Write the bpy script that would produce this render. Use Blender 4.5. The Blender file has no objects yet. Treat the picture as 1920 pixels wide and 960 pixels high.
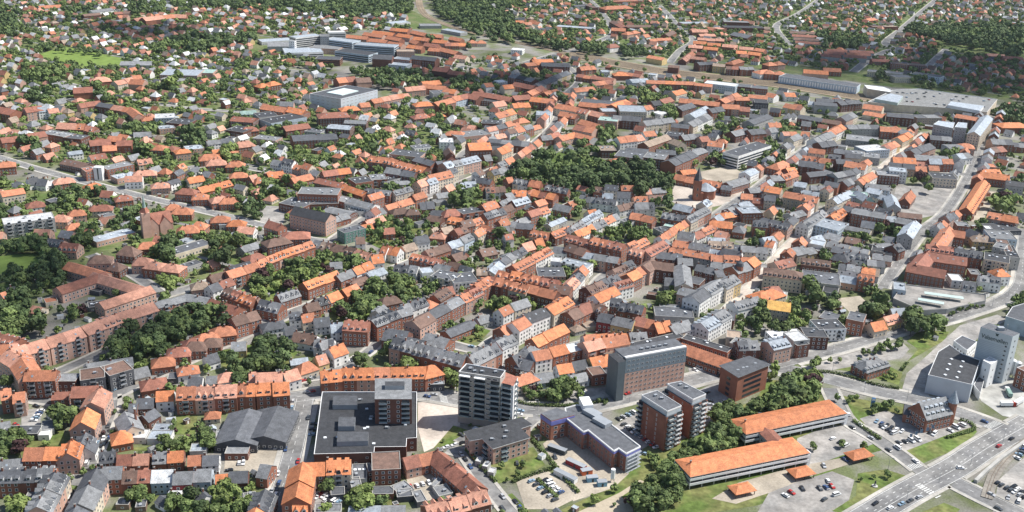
import bpy, bmesh, math, random
import numpy as np
from mathutils import Matrix, Vector
R=math.radians
sc=bpy.context.scene
col=sc.collection
rng=random.Random(7)
# ------------------------------------------------------------------ camera
CAM=(0.0,0.0,315.0); TILT=R(22.0); ROLL=R(2.0)
cam=bpy.data.cameras.new('camera'); cam.sensor_width=36; cam.lens=36; cam.clip_start=1; cam.clip_end=9000
co=bpy.data.objects.new('camera',cam); col.objects.link(co)
_f=Vector((0,math.cos(TILT),-math.sin(TILT))); _u=Vector((0,math.sin(TILT),math.cos(TILT))); _r=Vector((1,0,0))
_cx=_r*math.cos(ROLL)+_u*math.sin(ROLL); _cy=_u*math.cos(ROLL)-_r*math.sin(ROLL)
m=Matrix((_cx,_cy,-_f)).transposed().to_4x4(); m.translation=CAM; co.matrix_world=m
sc.camera=co
# ------------------------------------------------------------------ sky and sun
SUN_EL,SUN_AZ=53.0,78.0   # azimuth clockwise from the view direction
wd=bpy.data.worlds.new('World'); sc.world=wd; wd.use_nodes=True
nt=wd.node_tree; bg=nt.nodes['Background']; sk=nt.nodes.new('ShaderNodeTexSky'); sk.sky_type='NISHITA'
sk.sun_disc=False; sk.sun_elevation=R(SUN_EL); sk.sun_rotation=R(SUN_AZ); sk.air_density=1.0; sk.dust_density=1.0
nt.links.new(sk.outputs[0],bg.inputs[0]); bg.inputs[1].default_value=0.095
sl=bpy.data.lights.new('sun','SUN'); sl.energy=4.6; sl.angle=R(0.5); sl.color=(1,.965,.91)
so=bpy.data.objects.new('sun',sl); col.objects.link(so)
sd=Vector((math.sin(R(SUN_AZ))*math.cos(R(SUN_EL)),math.cos(R(SUN_AZ))*math.cos(R(SUN_EL)),math.sin(R(SUN_EL))))
so.rotation_euler=sd.to_track_quat('Z','Y').to_euler()
vs=sc.view_settings; vs.view_transform='Standard'; vs.look='None'; vs.exposure=0.55; vs.gamma=1; vs.use_curve_mapping=False
sc.cycles.max_bounces=5; sc.cycles.diffuse_bounces=2; sc.cycles.glossy_bounces=2; sc.cycles.transmission_bounces=2
sc.cycles.volume_bounces=0; sc.cycles.use_denoising=True
# ------------------------------------------------------------------ survey data, metres
ROWS="""
g -276.7 533.5 17.9 7.7 11 12 4 o r 1 SB
f -264.1 539.7 12 4.1 10 8 0 g R 1
f -249.9 541.5 14 22.7 15 10 0 b d 1 B
f -238 549.2 14.8 42.1 15 10 0 b d 1 B
g -247 561.6 26.4 23.5 11 6 3 g c 2
g -226.5 555.1 9.7 35.6 11 4 4 g c 1
h -216.5 568.2 14 19.2 12 5 4 o r 1
h -210.4 580.3 14.7 13.1 12 6 4 r r 1
h -202.2 588.8 14.9 7.9 12 6 4 b r 1
h -193.6 594.6 12.8 9.2 12 6 4 b r 1
h -197.8 558.1 12.9 22.5 10 5 4 o w 1
g -188.1 574.2 8.3 40 9 5 4 d w 1
g -175.2 592.5 9.5 12.1 10 5 4 g y 1
h -213.1 540.2 15.3 24.6 13 5 4 r r 1
f -204.7 554.8 8.9 11.4 8 3 0 d d 1
g -189.2 545.8 8.5 4.1 9 4 4 d w 1
g -180.5 549.5 6.5 10.1 9 4 3 g w 1
h -172 551 11.3 22.3 10 5 4 s w 1
g -155.9 550.9 4.2 13.4 10 6 4 s w 1
g -175.1 523.4 34.2 8.6 13 10 5 s r 3 DB
g -153.1 527.7 10.5 6.4 12 10 5 O r 2 D
g -200 523 10 11.2 10 7 4 O w 1
g -210.3 519 9.8 8.8 10 4 4 d R 1
g -215.8 514.1 4.9 8.6 9 4 3 d r 1
g -210.6 492.7 18.1 -56.7 12 6 4 g c 1
g -203.5 503.9 9.2 62.2 9 5 3 d R 1
h -210.6 480.6 10.7 24.5 12 5 5 O r 1
f -203.5 487.7 9.4 3.7 9 3.5 0 w w 1
f -191.6 487.4 12.6 3.7 9 3.5 0 l w 1
f -193.6 495.5 9.4 3.8 9 3 0 l g 1
g -233.4 488.9 15.8 -79.8 13 9 5 O p 1
g -244 518.2 15.2 8.8 12 11 4 r r 1 B
g -234.8 509 17.6 -84.2 13 11 4 s p 1 BS
g -261 521.5 8.8 10.8 9 6 1.5 r r 1
g -289.4 515.1 5.6 25.8 11 9 4 o r 1 D
g -280.3 512.1 6.5 20.4 11 9 4 o p 1 SB
g -240.7 456.3 20.6 4.6 11 9 4.5 O r 2 N
g -229 458.3 13.5 -77.1 11 9 4.5 O p 1
g -227.5 472.1 10.7 -81.1 10 6 4 d w 1
g -224.2 468.5 8.8 -81.1 9 5 4 d w 1
g -256.5 451 11.2 12.1 10 6 3 g r 2
g -249 436.2 11.2 6.8 12 9 4 d r 1 D
g -236.1 437.7 14.5 6 12 9 4 d r 2 D
g -224.2 419.8 30.4 -82.8 13 10 4 g p 4 D
g -205.9 425.1 31.3 -84.8 13 9 4 g p 2
g -204.4 403.6 9.1 -85.3 13 9 4 d p 1
g -200.6 441.3 11.3 8.4 11 9 4 g r 1
g -187.7 441.7 13.8 8.8 11 7 4 b r 2 D
g -175.2 443 10.3 8 11 7 4 w l 1
g -164.3 442.1 9.7 8.2 11 7 4 g D 1
g -155.1 445 8.9 7.7 11 7 4 g l 1
g -209.8 459.6 8.2 14.3 9 6 4 d R 1 D
g -200.2 458.4 7.7 7.4 9 5.5 4 r r 1
g -191.9 459.5 8.1 8.4 9 5.5 4 s r 1
g -182.7 461.5 7.2 9 9 5.5 4 g r 1
g -174.8 462.7 8.2 10.8 9 5.5 4 O r 1
g -163.8 460.1 7.2 10.3 9 5.5 3.5 o r 1
g -155.5 460.6 8.4 9.4 9 5.5 3.5 d w 1
g -145.5 444.6 6 12.7 9 5 3.5 O r 1
g -137.3 447.1 9.4 8.4 9 5 4 d R 1
h -169.2 510.4 8.6 11.1 7 3 3 o c 1
g -147.7 494.3 32.8 -88.8 23 5 3.5 d d 1 N
f -145.5 476.5 12.4 3.6 12 4 0 g R 1
f -158.5 490.5 6 12.5 9 3.5 0 g g 1
f -167 476.3 8.7 8.3 8 3.5 0 l g 1
f -268.9 488 19.8 5.4 9 3 0 d d 1
f -256.9 493.8 7 19.5 11 3 0 g g 1
f -255.3 486.2 5.9 7.3 6 3 0 w w 1
g -280.3 492.7 5 26.3 8 3 2 g w 1
g -312.2 568.4 10.1 18.3 11 10 4 s w 2
f -189.8 426.6 6.5 3.3 6 2.5 0 g b 1
f -180.7 425.2 5.1 11.7 6 2.5 0 d b 1
g -166.3 433.8 6.4 -3.4 8 3 1.5 w w 1
g -150.4 430 6.1 -44.4 8 4 3 d w 1
g -169.7 427.7 6.8 -33.2 7 3 2 d w 1
f -133.9 435.9 7.5 10.4 6 2.5 0 g g 1
f -128.8 434.7 6.1 17.7 7 2.5 0 d g 1
f -236.6 428.9 5.5 8.1 7 3 0 g r 1
f -235.4 418.4 6.2 10.1 9 3 0 g g 1
g -107.8 549.5 12.6 15.5 12 9 5 O r 2 D
g -87 554 29.6 7.3 12 9 5 O r 3 D
g -61.3 557.1 21.4 7.3 12 9 5 O r 2 D
h -48.2 560.4 13.1 32.2 13 9 5 O r 1 N
g -144.7 547.7 15.8 9 11 8 4 s w 1
g -133.1 552.1 9.6 37 11 7 4.5 s w 1
g -143.3 529.6 9.4 11.9 12 10 5 O r 1 D
g -133.8 530.5 9.6 14.3 13 10 5 O r 1 D
g -132.5 498.7 32.6 88.6 24 5 3.5 d d 1 N
h -126.5 567 13 40.8 10 4.5 5 o c 1
g -119.3 577.8 7.2 39.2 9 4.5 4.5 s y 1
g -110.8 585.6 11.7 47.6 11 7 5 O w 2
g -119.7 597.5 9.9 35.8 10 6 4 g w 1
f -62.9 461 15.1 8.6 17 9 0 b r 1
g -103.1 434.4 29.4 -85.2 14 10 4.5 O r 2 N
g -98.4 450.9 10.3 7.2 11 9 4.5 O b 1
g -86.6 453.8 12.6 8.1 13 9 4.5 O c 1 DB
g -100.2 421.1 7.3 11.4 11 6 4.5 O r 1
f -76.5 457.7 7.9 8.3 14 4 0 d g 1 S
f -71.5 458.7 2.2 16.8 8 6 0 d R 1
g -45.9 467.4 18.5 27 11 6 4 r r 2 N
g -32.1 464.7 16.5 -51.7 12 6 4.5 r r 1
g -23.5 453.7 11.5 -52.1 12 6 4.5 r r 1
g -16.5 444.5 11.7 -53.1 12 6 4.5 r r 1
g -23.6 426.5 32.9 26.5 13 8 4 s r 3 D
g -124.3 452.1 6.3 -11.6 12 6 4 g r 1
g -119.7 423.4 15.3 89.9 12 6 4 d r 1
g -120.2 413.3 6.4 -87.5 12 6 4 O r 1
f -43.7 557.8 8.8 8.5 10 4.5 0 l d 1
f -62.2 443.1 10.9 5 7 3 0 d r 1
f -52.7 446.1 9.3 -50.8 9 3 0 g g 1
f -51 441.5 8.2 12.1 7 3 0 d d 1
f -43.2 439.2 5.3 23.9 10 3 0 g d 1
f -35.4 452.7 3.2 -26.2 8 2.5 0 g g 1
f -31.6 445.8 7.9 26.6 9 2.5 0 g g 1
f -85.2 441.1 7.2 10.8 7 3 0 d d 1
f -77.1 447.9 5.5 16.7 9 4 0 g g 1
f -87.5 426.3 13.2 6.5 7 3 0 g g 1
g -62.9 425.6 28.2 4.8 9 3 1.5 l g 2
f -14 475.2 3.1 -19.2 5 2.5 0 w g 1
f -9.9 470.7 3.3 -20.6 5 2.5 0 w g 1
f -6.7 465.4 3.5 -16 5 2.5 0 w g 1
f -122.7 608.4 3.6 25.5 8 3 0 g g 1
g -133.7 579.5 11.3 20.5 8 3 2 l g 1
g -63.5 587.9 23.8 -23.3 13 11 5 g r 3 D
g -39.5 576.6 28.8 -25.1 13 11 5 g r 4 D
g -17.1 580.1 25.8 50.4 13 11 5 g p 4 D
g -3.3 601 16.1 50.6 12 10 4 g w 2 D
h 8.4 559.5 20.3 36 11 6 4 o c 1
f 13.5 567.5 7.8 21.3 11 5 0 b c 1
g 22 566.4 12 20.9 12 4.5 3 g l 1 S
g 35.3 576.4 10.4 21.5 10 5.5 4 O w 1
g 44.9 581.5 10.4 26.1 10 5.5 4 d c 1 S
g 20.2 587.4 11.9 26.3 12 9 4 o w 1
g 31.2 594.4 12.5 32.1 12 9 4 O r 1
f 42.8 600.9 12.5 28.4 12 9 0 w r 1
g 60 587.1 18.7 27.5 12 6 5 O c 2 S
f 55.8 572.7 9.7 18.2 11 7 0 b r 1
g 43.8 568.3 11.6 27.6 10 4 3 g w 1
f 63 580.5 6.6 14.6 10 4 0 d g 1
g 11.1 579.2 10.5 -23.1 13 6 4 d R 1
g 4.5 581.6 6 41.7 13 7 5 d r 1
h 13 592.8 14.6 66 11 8 4 g w 1
g 54.2 600.9 14.2 31.5 13 11 4 s r 2 B
g 68.9 609.3 18.8 24.8 13 10 4 o c 2
f 93.2 616 54.2 28.7 8 7 0 k r 1
g 91.6 601.3 50.3 22.6 13 6 4 o r 1 N
g 129.7 600.3 36.6 -37.6 14 6 4 o r 1 N
f 132.5 617 33.7 -34 8 7 0 k r 1
f 154.5 619.3 8.8 -32.2 11 8 0 g c 1
g 158.1 611.6 14.3 9.7 12 9 4 g R 2 D
f 126.9 594.4 22.1 -37.4 3 4 0 r r 1
g 177.9 612.2 15.2 27.8 13 11 3 l p 1 D
f 194.2 624.4 12.3 17.1 14 11 0 w g 1 B
f 194.5 621.7 9.8 20.1 14 9 0 d R 1
g -451.2 869 19.3 37.8 15 8 3 o c 1 N
f -402.6 794.9 38.6 30.9 17 12 0 w g 1 B
g -317.7 702.5 37.8 -26.7 13 7 3.5 s p 1 N
g -282 683.9 48.3 -27.8 13 7 3.5 s p 1 N
g -312.1 679.3 38.8 54.1 13 7 3.5 s p 1 N
g -272 656.6 39.8 51.1 13 7 3.5 s p 1 N
g -252.9 623.8 26.4 48.2 15 12 4 s p 2 B
g -269.1 602.7 26.2 56.6 15 12 4 s p 2 B
g -284.3 582.6 23.3 47.9 15 12 4 s p 2 BS
g -299.4 566.5 20.2 44.8 15 12 4 s p 2 BS
g -301.3 553.3 15.8 -37.3 15 12 4 s p 1 S
g -291.5 543.6 28 -52.4 14 12 4 o p 1 S
g -238 649.3 22.5 44.5 11 9 2 g r 2 B
g -220.5 655.5 20 -17.5 11 9 2.5 g r 2
g -197.3 641.8 26.9 -26.8 12 9 4 r r 2 B
g -180.1 625.1 18.9 43.2 13 9 4 b r 2
f -329.5 783.6 34.2 48.6 14 4 0 l p 1
f -260.2 762.2 34.9 49.8 14 4.5 0 g c 1 S
f -248.2 730.1 14.6 52.7 9 4 0 d g 1
h -419 843 15.2 32.3 12 6 4 o w 1
h -422.5 911.2 18.6 33.5 12 6 4 o r 1
h -390.2 898.4 15.6 38.6 12 6 4 o r 1
g -368.1 877.4 11.5 -6.4 11 6 4.5 r w 1
h -350.7 867.7 15.1 28.7 11 6 4 r r 1
h -360.8 840.4 19.9 15.9 11 6 4 s c 1
h -375.7 826.5 14.6 24.8 11 6 4 r p 1
h -382.6 810.7 14.8 0.1 11 6 4.5 s p 1
h -365.1 796.1 14.1 29.3 10 5 4 s p 1
g -380.9 772.6 12.8 2 13 7 5 s p 1
g -342.8 748.6 15.1 -3.3 13 6 5 r p 1 D
g -362.1 775.2 11.8 -14.7 11 6 4 g p 1
g -362.5 754.1 14.8 -13 11 7 4 d p 1
h -312 728.1 17.3 11.6 13 7 4.5 r p 1
h -301.6 741 15.8 -11.3 12 6 6 b R 1
h -292.1 759.6 15.5 17.5 11 5 4 o r 1
g -285.5 771.2 9.5 -11.7 10 6 4 r r 1
h -286.8 717.6 14.5 10.2 11 7 4.5 s p 1
h -294.9 716.8 11.1 -15.6 11 6 5 b R 1
h -267.2 709.3 29.8 -10.9 13 7 4 s r 2
h -270.4 795.3 17.9 16.6 12 6 5 o r 1
h -264.1 805 13.5 -5 12 6 5 r r 1
h -251.4 823.7 16.2 14 12 6 4 o r 1
h -234.9 814.4 15.5 5.8 11 6 4 o r 1
g -222.3 799.2 14.7 -7.6 11 6 4 o w 1
h -300 848 13.5 20.8 11 6 4 s p 1
h -289 839.3 17.9 6 12 6 4.5 o r 1
h -304.3 885.6 19.2 -5.4 12 7 4 r r 1
h -287.8 874.3 14.8 13.3 12 6 4 o r 1
h -267.5 871.6 16.2 30.7 12 6 4.5 s r 1
h -256.2 871.3 17.4 11.4 12 6 4.5 o r 1
h -330.9 907.5 16.4 19.1 12 6 4 s p 1
g -323.7 921.4 12.2 56 11 6 2 d w 1
g -361.1 918.4 15.9 14.6 12 7 4 s w 1
g -304.5 928.1 15.9 40.5 12 6 4 o c 1
g -282.1 912.8 34.8 50.5 12 5 4 O r 3
h -267.7 946 17.3 19 12 6 4 o r 1
h -357.4 942.7 21.5 17.4 11 6 4 s p 1
g -251.4 936.2 8.2 50 11 6 5 O r 1
f -410.1 938.9 19.2 39.2 15 9 0 r r 1
f -388.4 955.6 27.4 47 15 9 0 d r 1
f -376 939.4 21.7 47.1 14 5 0 l p 1
h -232.9 689.7 13.6 22.8 11 5 4 t p 1
g -222.5 700.7 13.7 43.5 10 7 4 b r 1
g -216.6 679.8 9 56.6 10 6 4 g w 1
g -210.5 688.9 11.5 53.1 10 6 4 s w 1
g -207.1 702.2 13.7 47.5 12 9 4 o r 1 B
g -198.2 712 12.5 49.7 12 9 4 o r 1 B
g -212.6 715.6 18 42.7 12 9 3 d r 1 S
h -204.6 730.8 16.8 45.5 13 9 4 r r 1
g -197.6 666.6 16.6 -33.4 11 8 4 b r 2 D
g -184.4 657.1 14.7 -36.8 11 8 4 o r 2 D
h -198.2 600.4 16.7 30.7 12 6 4.5 o r 1
h -190.1 608.6 16.2 20.8 12 7 4.5 o r 1
h -205.4 592.6 13.3 26.8 12 6 4 r r 1
g -412.3 768.2 2.8 5.7 10 6 4 s p 1
g -436 908.2 9.6 40.7 9 4 3 w g 1
g -450.5 908 9.5 41.3 11 5 5 d w 1
g -438.9 905.2 9.9 -9.2 10 5 5 g w 1
f -413.9 867.1 10.1 52.7 10 3 0 d d 1
f -351.9 830.5 12.2 39.8 10 4 0 d p 1
g -353.9 805.3 12.6 49.2 10 4 3 g c 1
f -340.1 850.8 11.4 44.3 12 3 0 g g 1
f -258.8 825.4 10.7 30.4 10 4 0 g g 1
f -230.4 795.8 11.7 26.4 11 4 0 l w 1
g -212 762.4 15.9 52.7 12 6 3 g g 2
h -356.6 664.8 12.5 34.3 11 5 4 d w 1
g -327.1 640.2 8.5 -19.5 10 3 3 s c 1
f -326.2 658 8.2 33.4 9 3 0 o c 1
f -291.4 653.7 12.3 26.1 10 3 0 k d 1 S
f -299.4 681.9 14.4 68.5 9 3 0 k d 1
g -357 653.2 3.9 55.9 10 6 4 r p 1
g -318.6 583.7 17.8 -20.9 11 8 4 r r 1
f -247.7 820.9 8.9 20.1 10 4 0 g g 1
g -171.7 823.7 38 -26.5 15 13 5 d p 1 N
f -195.3 872 26.2 -24.2 20 7 0 d R 1
f -172.2 877.7 26.2 12.6 16 7 0 g r 1
f -177.6 886.2 36.5 -0.1 20 14 0 d r 1 S
g -153.9 855 27.4 -25.1 14 6 2 d R 1
f -154.4 884.6 25.1 -30.5 14 7 0 g r 1
g -131.2 872.2 29.4 -29.4 14 7 3 d w 1
g -174.9 924 29.7 -27 12 9 3 o r 1
g -148.7 908.2 33.2 -39.3 12 8 3 O r 1
f -148.3 942 18.7 33.1 18 8 0 d r 1
f -133.4 952.2 15.7 17 18 8 0 g r 1 B
g -121 896.8 26.1 -13.4 12 10 3 d r 2 D
g -100.8 900.8 20.6 43.6 12 10 3 g c 2 D
g -84.5 929.2 15.1 53.2 12 9 5 s p 1
g -67.8 951.1 27.4 42.5 13 10 5 o c 1 D
g -75.6 934.7 12.1 50 10 9 4 l w 1
g -111.9 964.9 32.2 -20.4 13 9 4 d R 2
g -146.8 838.7 16.8 44.4 12 5 3 g r 2
f -134.2 863.6 14.8 24.7 13 4 0 g g 1
h -101.7 860.2 17 24.7 12 6 4 b r 1
h -90.4 859 13.3 17.4 11 6 4 b r 1
g -79.2 878.9 13.6 18.7 11 5 5 d R 2
g -67.5 860 12 -5.4 10 5 4 d w 1
g -68.3 845.6 13.5 -18.2 11 5 3.5 b R 1
h -55.3 857.5 17.2 23.2 11 6 5 r r 1
g -50.2 837.3 12.3 -15.8 12 7 4 O r 1 D
h -177.4 785.6 22.6 12.3 15 9 4 r r 1
h -190.3 768.4 21.5 36.9 14 9 4 b R 1
g -190 729.4 18.9 55.5 10 8 4 o r 2 D
g -179.6 744.8 17 54.2 10 8 4 O r 2 D
g -168.3 759.9 19.3 50.3 10 8 4 o r 2 D
g -152.5 772.8 19 -24.5 10 5 4.5 t w 3 D
g -134.4 765 19.4 -23.3 10 5 4.5 b c 2
g -116.1 753.8 21.2 -33.4 10 5 4.5 s w 3
f -141.3 805.8 20.8 40.7 12 9 0 d T 1
g -125.4 784.8 7.3 15.2 11 6 4 b w 1
g -126.1 819.2 11.7 34.7 10 5 3.5 O r 1
g -120.5 831.1 20 48.3 11 6 4 o r 1
g -101.7 762.5 5.7 -22.8 11 6 5 o w 1
g -93 759.3 13.1 -26.4 11 6 5 o w 2
g -101.3 742.7 9.4 23.8 11 7 5 O w 1
g -115.2 722.4 18.3 51.1 11 8 4 O w 2
g -125.9 708.6 17.5 56.6 10 7 4 g r 2
g -141.1 689.9 33.1 52.4 11 8 4 O r 2
g -155.2 665.6 17.1 46.8 10 7 4 g r 1
g -135.7 662.2 10.7 39.8 10 7 4 d r 1 D
g -130.4 670.4 13.8 55 10 7 4 O r 1
g -122.2 682.2 14.9 56 10 7 4 o r 2
g -113.1 697.8 17 56.6 11 8 2 b r 1 B
g -103 711.2 16.4 49 11 9 3 l w 1
g -139.9 653.8 9.9 35.8 10 6 4 b r 1
g -167.2 649.7 17.6 -21.3 12 7 5 g r 2 D
g -177.6 654.1 2.7 39 11 8 4 b r 1
g -148.3 637.3 7.6 15.6 10 6 4 d w 1 D
g -139.2 635.6 9.1 26.8 10 6 4 o c 1
g -128.2 629.4 10.5 20.1 11 6 4.5 d w 1
g -116.6 621.5 8.3 16 10 6 5 l w 2
h -160 623.2 16.2 26.4 12 6 3 d w 1
g -146.8 615.7 8 24.4 10 6 4 d w 1
g -134.5 607 16.6 -14 11 5 4.5 b w 3
g -120.6 598.6 12.8 -1.3 11 6 4 g w 2
g -101.9 616.6 17.1 -4.6 14 11 4 r r 1 D
g -89.3 624.8 11.1 47.2 12 11 3 g r 1 D
g -81.8 633.5 10.3 46.3 12 11 3 d r 1 D
g -74.4 644.1 10.4 38.6 11 9 3 g r 1
g -68.6 656.6 21.3 48.7 11 9 4 d w 3 D
h -87 667.1 16.4 31.3 11 7 4 b r 1
g -60.9 629.6 17.8 56.9 14 10 4 b p 1
g -51 645.4 17.8 55.2 12 10 3.5 d r 1
g -41 661.2 18 55.8 12 10 3 g r 1
g -30.1 675.1 20.6 52.2 12 10 4 o r 2 D
g -21.8 695.3 19.6 59 12 10 4 o r 2 D
g -7.9 699.8 19.5 -28.2 12 10 4 o r 3 D
g -4.7 717 11.9 -30.5 12 8 4 o r 2 D
g -51.3 679.6 16.9 62.3 12 7 4 b r 1
g -46.9 689.4 8.5 27.3 11 6 4 o r 1
h -58.9 666.2 10.9 -29.7 10 6 4 o w 1
f -49.6 712.7 19 -23.9 15 9 0 g c 1 B
f -36.4 709.2 19.1 19.4 18 9 0 d w 1
g -80.8 728.7 19.4 -14.2 11 6 4 d w 3 D
f -65.1 724.1 9.8 19.6 11 8 0 l w 1
g -66.2 742.9 26.9 -23.5 12 9 3 r r 3 D
g -65.7 762.5 22.6 46 11 8 4 b r 3
g -52.6 729.2 14.1 -25.1 11 7 4 g r 2
g -44.7 735.3 10.2 -15.5 10 7 4 b r 1
g -34.7 729.4 10.8 -24.4 10 6 4.5 d w 2
g -75.2 787.1 11 27.4 11 8 4 g w 1
g -82.9 770.2 12.7 43.8 11 6 4 t c 1
g -53.9 781.3 13.4 49.3 10 8 4 l w 2
g -45.3 792.6 14 55.9 10 8 4 g l 2
g -41.4 805.6 13.8 48.4 10 8 4 b r 2
g -56.5 812.5 11.2 40.8 10 7 4 t r 1
h -62.7 804.4 13.2 -10.2 10 5 4 O r 1
g -66.9 815.1 6.1 35.3 10 5 4 t y 1
g -35.6 822.3 12.2 38.7 12 9 4 r r 1
g -22.9 817 17.4 -33 12 9 4 r r 2 D
g -10.3 815.1 13.6 20.5 11 9 3 d w 2
g -4 800.7 7.2 22.5 10 8 3 r w 1
g -17 854 24.1 45.8 11 8 4 d r 3 D
g -7.1 872.8 21.2 59.1 10 7 4 b r 2
g -23.1 875 18.1 48.8 12 8 5 O r 1
f -36.8 866.1 26.6 32.6 14 8 0 d r 1 B
g -7.9 890 18.3 49.3 11 7 4 g r 2
g -43.9 761.5 12.2 44.2 12 4 4 b r 1
g -20.8 774.7 14.4 33.1 12 4 4 b R 1
g -42.5 767.4 12.5 -32.9 10 4 4 d r 1
g -13.5 734.4 21.9 69.5 12 7 3 l g 2
g -4.9 752 18.6 59 12 8 3 g w 2
g -22.9 726.6 8.2 5.2 11 7 4 t r 2
g -34.3 631.4 26.1 46.5 11 4.5 2.5 d r 1
g -74.5 612 16.4 -14.5 16 7 5 d R 1
g -61 603.9 12.3 -20.5 12 6 4 d R 1
g -47 607.5 17.8 -26.6 14 7 4 g r 2
g -19 647.7 10.6 37.5 10 4 3 g g 1
g -2.6 625.2 13.2 51.4 12 8 4 o r 1
f -81.2 841.6 9 35.8 8 3 0 g g 1
g -13.7 987.5 29.5 44.6 10 7 4 d c 3
g -45.5 937.4 17.4 24.9 10 7 4 l c 3 D
g -30.6 953.2 20.3 -27.4 10 7 4 d r 4
g -31.6 931 9.1 -30.3 10 6 4 o r 2
g -18.3 928.4 19.1 14.5 10 6 4 b w 4
g -5.7 957.4 7 30.6 11 7 4 o r 1
g -5.4 909.5 8.9 42.3 11 7 4 g r 2
f -122.3 954.1 22.2 46.1 12 6 0 d g 1
g -108.9 949.9 15.7 16.8 12 4 2 d g 1
g -68.1 914.6 13 30.1 12 4 3 g c 1
f -69.6 902.9 11.3 32.9 10 3 0 g g 1
f -99.4 844.3 10.3 31.9 8 3 0 t c 1
f -232.6 957.1 24.6 -21.3 10 6 0 o r 1
g -234 953 16.8 37.7 11 5 4.5 o r 1
g -203 949.6 22.6 45.7 12 5 4 O r 1
h -220.7 949.5 15.3 13.7 11 5 4 O r 1
h -237.8 904.3 11.3 36.5 11 5 4 s r 1
h -244.8 933.1 11.5 37.5 11 5 5 O r 1
g -178.7 952.6 28.3 30.9 12 9 4 o r 2
g 7.3 949.5 15.8 -21.1 11 8 4 g w 3 D
g 20.2 943.1 11.9 -21.3 11 8 5 o r 2
g 30.9 910.5 23.8 -28.4 12 8 4 o r 3
g 41 929.8 23.5 -24 10 8 4 g r 4 D
g 4.7 921.6 13.8 -2.5 14 6 4 O c 2
g 5.1 888.5 19 43.6 11 9 4 l r 2
g 16.2 885.1 15.5 -65.5 10 5 3 g r 1
g 40.9 886.9 17.3 -28.7 12 6 4 g r 1
g 68.4 912.2 17.2 -26.5 10 6 4 g w 3
g 85.7 902.6 19.9 -16.4 10 7 4 d w 3 D
g 88.1 915.5 10 -8.8 12 6 6 l w 1
g 103 892.7 20.2 30.9 10 6 4 b w 3
g 119.9 892.5 18.5 9.2 10 7 5 g w 3
g 157.9 898 18.3 -32.8 13 5 4 l r 1 S
g 146.6 862.5 23.2 -21.8 12 8 4 g r 4 D
g 169.3 873.4 38 52.7 12 8 4 g p 3 D
g 110.6 867.4 10.7 -20.4 12 6 4 O r 1
g 120.7 861.7 12 -29.7 12 6 4 o r 1
f 103.2 864.5 13.6 48.9 12 4 0 d g 1
f 131.2 842.3 10.7 30.1 14 4 0 d g 1
f 139.7 856.7 9.7 -22.1 12 4 0 n g 1
g 131.9 818.5 20.4 56.4 10 6 4 o w 2
g 145.9 839.7 30.4 56.6 10 6 4 o c 3
g 122.5 797.6 18.3 69.1 10 7 4 g w 2
g 71.6 784.9 14.4 -28.6 13 12 4 o r 2 D
g 84.8 777.5 15.9 -29.6 13 12 4 r r 2 D
g 97.3 770.2 13 -31.4 13 12 4 o r 1 D
g 112 778.7 30 52.3 13 12 4 r p 3 D
g 55.2 791.8 22.3 -25.4 12 10 4 r r 2 D
g 52.5 771 17.9 -35.4 13 10 4 b R 2
g 161.5 832.3 30.6 47.9 11 6 4 o w 2
g 184 854.5 20.2 -10 13 6 4 O r 1
g 180.4 828 11 -30.7 11 6 4 s r 1
h 191.9 884.3 16.3 27.8 13 6 3 O r 1
g 174.3 842.6 8.6 -18.9 11 6 3 o w 1
f 215 886.3 19.7 10.2 18 10 0 g r 1
f 202 889 12.1 42.8 14 7 0 d r 1
g 217.2 849.4 13 -8.3 14 10 4 d r 1
g 214.6 910.8 16.8 43.2 14 6 3 l r 1
g 201.4 898.1 17.3 51.7 12 6 3 d R 2
g 170.3 801.4 20.6 -6 13 6 4 t r 2 D
g 174.2 820.2 15.1 -2.5 10 4 3 g g 1
g 133.6 777.7 10.4 -21.7 12 9 4 o w 2 D
g 151.8 772.4 27.5 -22.3 12 9 3 o g 2
g 181.1 761.9 34.1 -5.5 12 9 4 o r 3
g 191 801.5 13.2 -12.5 14 5 3 d R 2
g 201.2 793.9 21.9 -5.1 13 6 3 g c 2
g 127.1 768.5 20.7 -10.8 14 9 3 d R 2
g 135.4 751.6 11.9 -3.7 15 10 3 g R 1
g 134.3 729.3 39.3 84.8 13 10 3 g c 1
g 148.2 741.1 15.7 -25.1 14 9 3 d R 2
g 167.4 750.2 19.7 -14.4 14 9 3 g g 2
f 145.2 727.4 15.8 -28.1 14 7 0 d R 1
g 158.5 733.2 7 19.7 12 8 3 d c 1
g 183.9 742.5 18.4 41.3 14 10 4 g r 2
g 194.8 753.8 13 53.1 13 10 4 o r 1
g 164.2 718.5 21 48.4 14 11 4 g c 2 D
g 149.7 701.7 23.3 50.1 14 11 4 g w 2 D
g 136.1 684.8 18.1 53.8 14 11 4 d w 1
g 132 691.8 15.6 -26.1 14 11 3 g p 1
g 79.4 732.9 16.2 46.6 12 9 4 b r 2 D
g 89.8 744 11.9 43.2 12 9 4 g r 1
g 80.4 754.1 20.3 -18.6 12 9 3 g r 2
g 64.1 763.6 14.9 -20.4 12 8 3 g g 1
g 91.7 721.5 13.2 50.4 12 10 4 O r 1
g 98.4 731.3 13.4 46.6 12 10 4 o p 1
g 107.1 741.1 17.7 56.8 13 11 4 b p 1
g 120.7 745.8 18 -10.1 13 11 4 b R 2
g 82.7 705.4 15.5 36.2 12 9 4 r w 1 D
g 67.7 713.6 20.6 46.5 12 9 4 d w 3 D
g 55.4 696.6 17.8 45.3 13 10 4 b r 2 D
g 41.6 686.7 15.7 -16.6 12 10 4 b r 2
g 15.6 707.6 15.1 -24.6 12 10 4 o r 2 D
g 29.1 701.4 14 -20.3 12 10 4 r r 2 D
g 4.4 713.1 8.5 -18.6 12 10 4 o r 1 D
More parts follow.
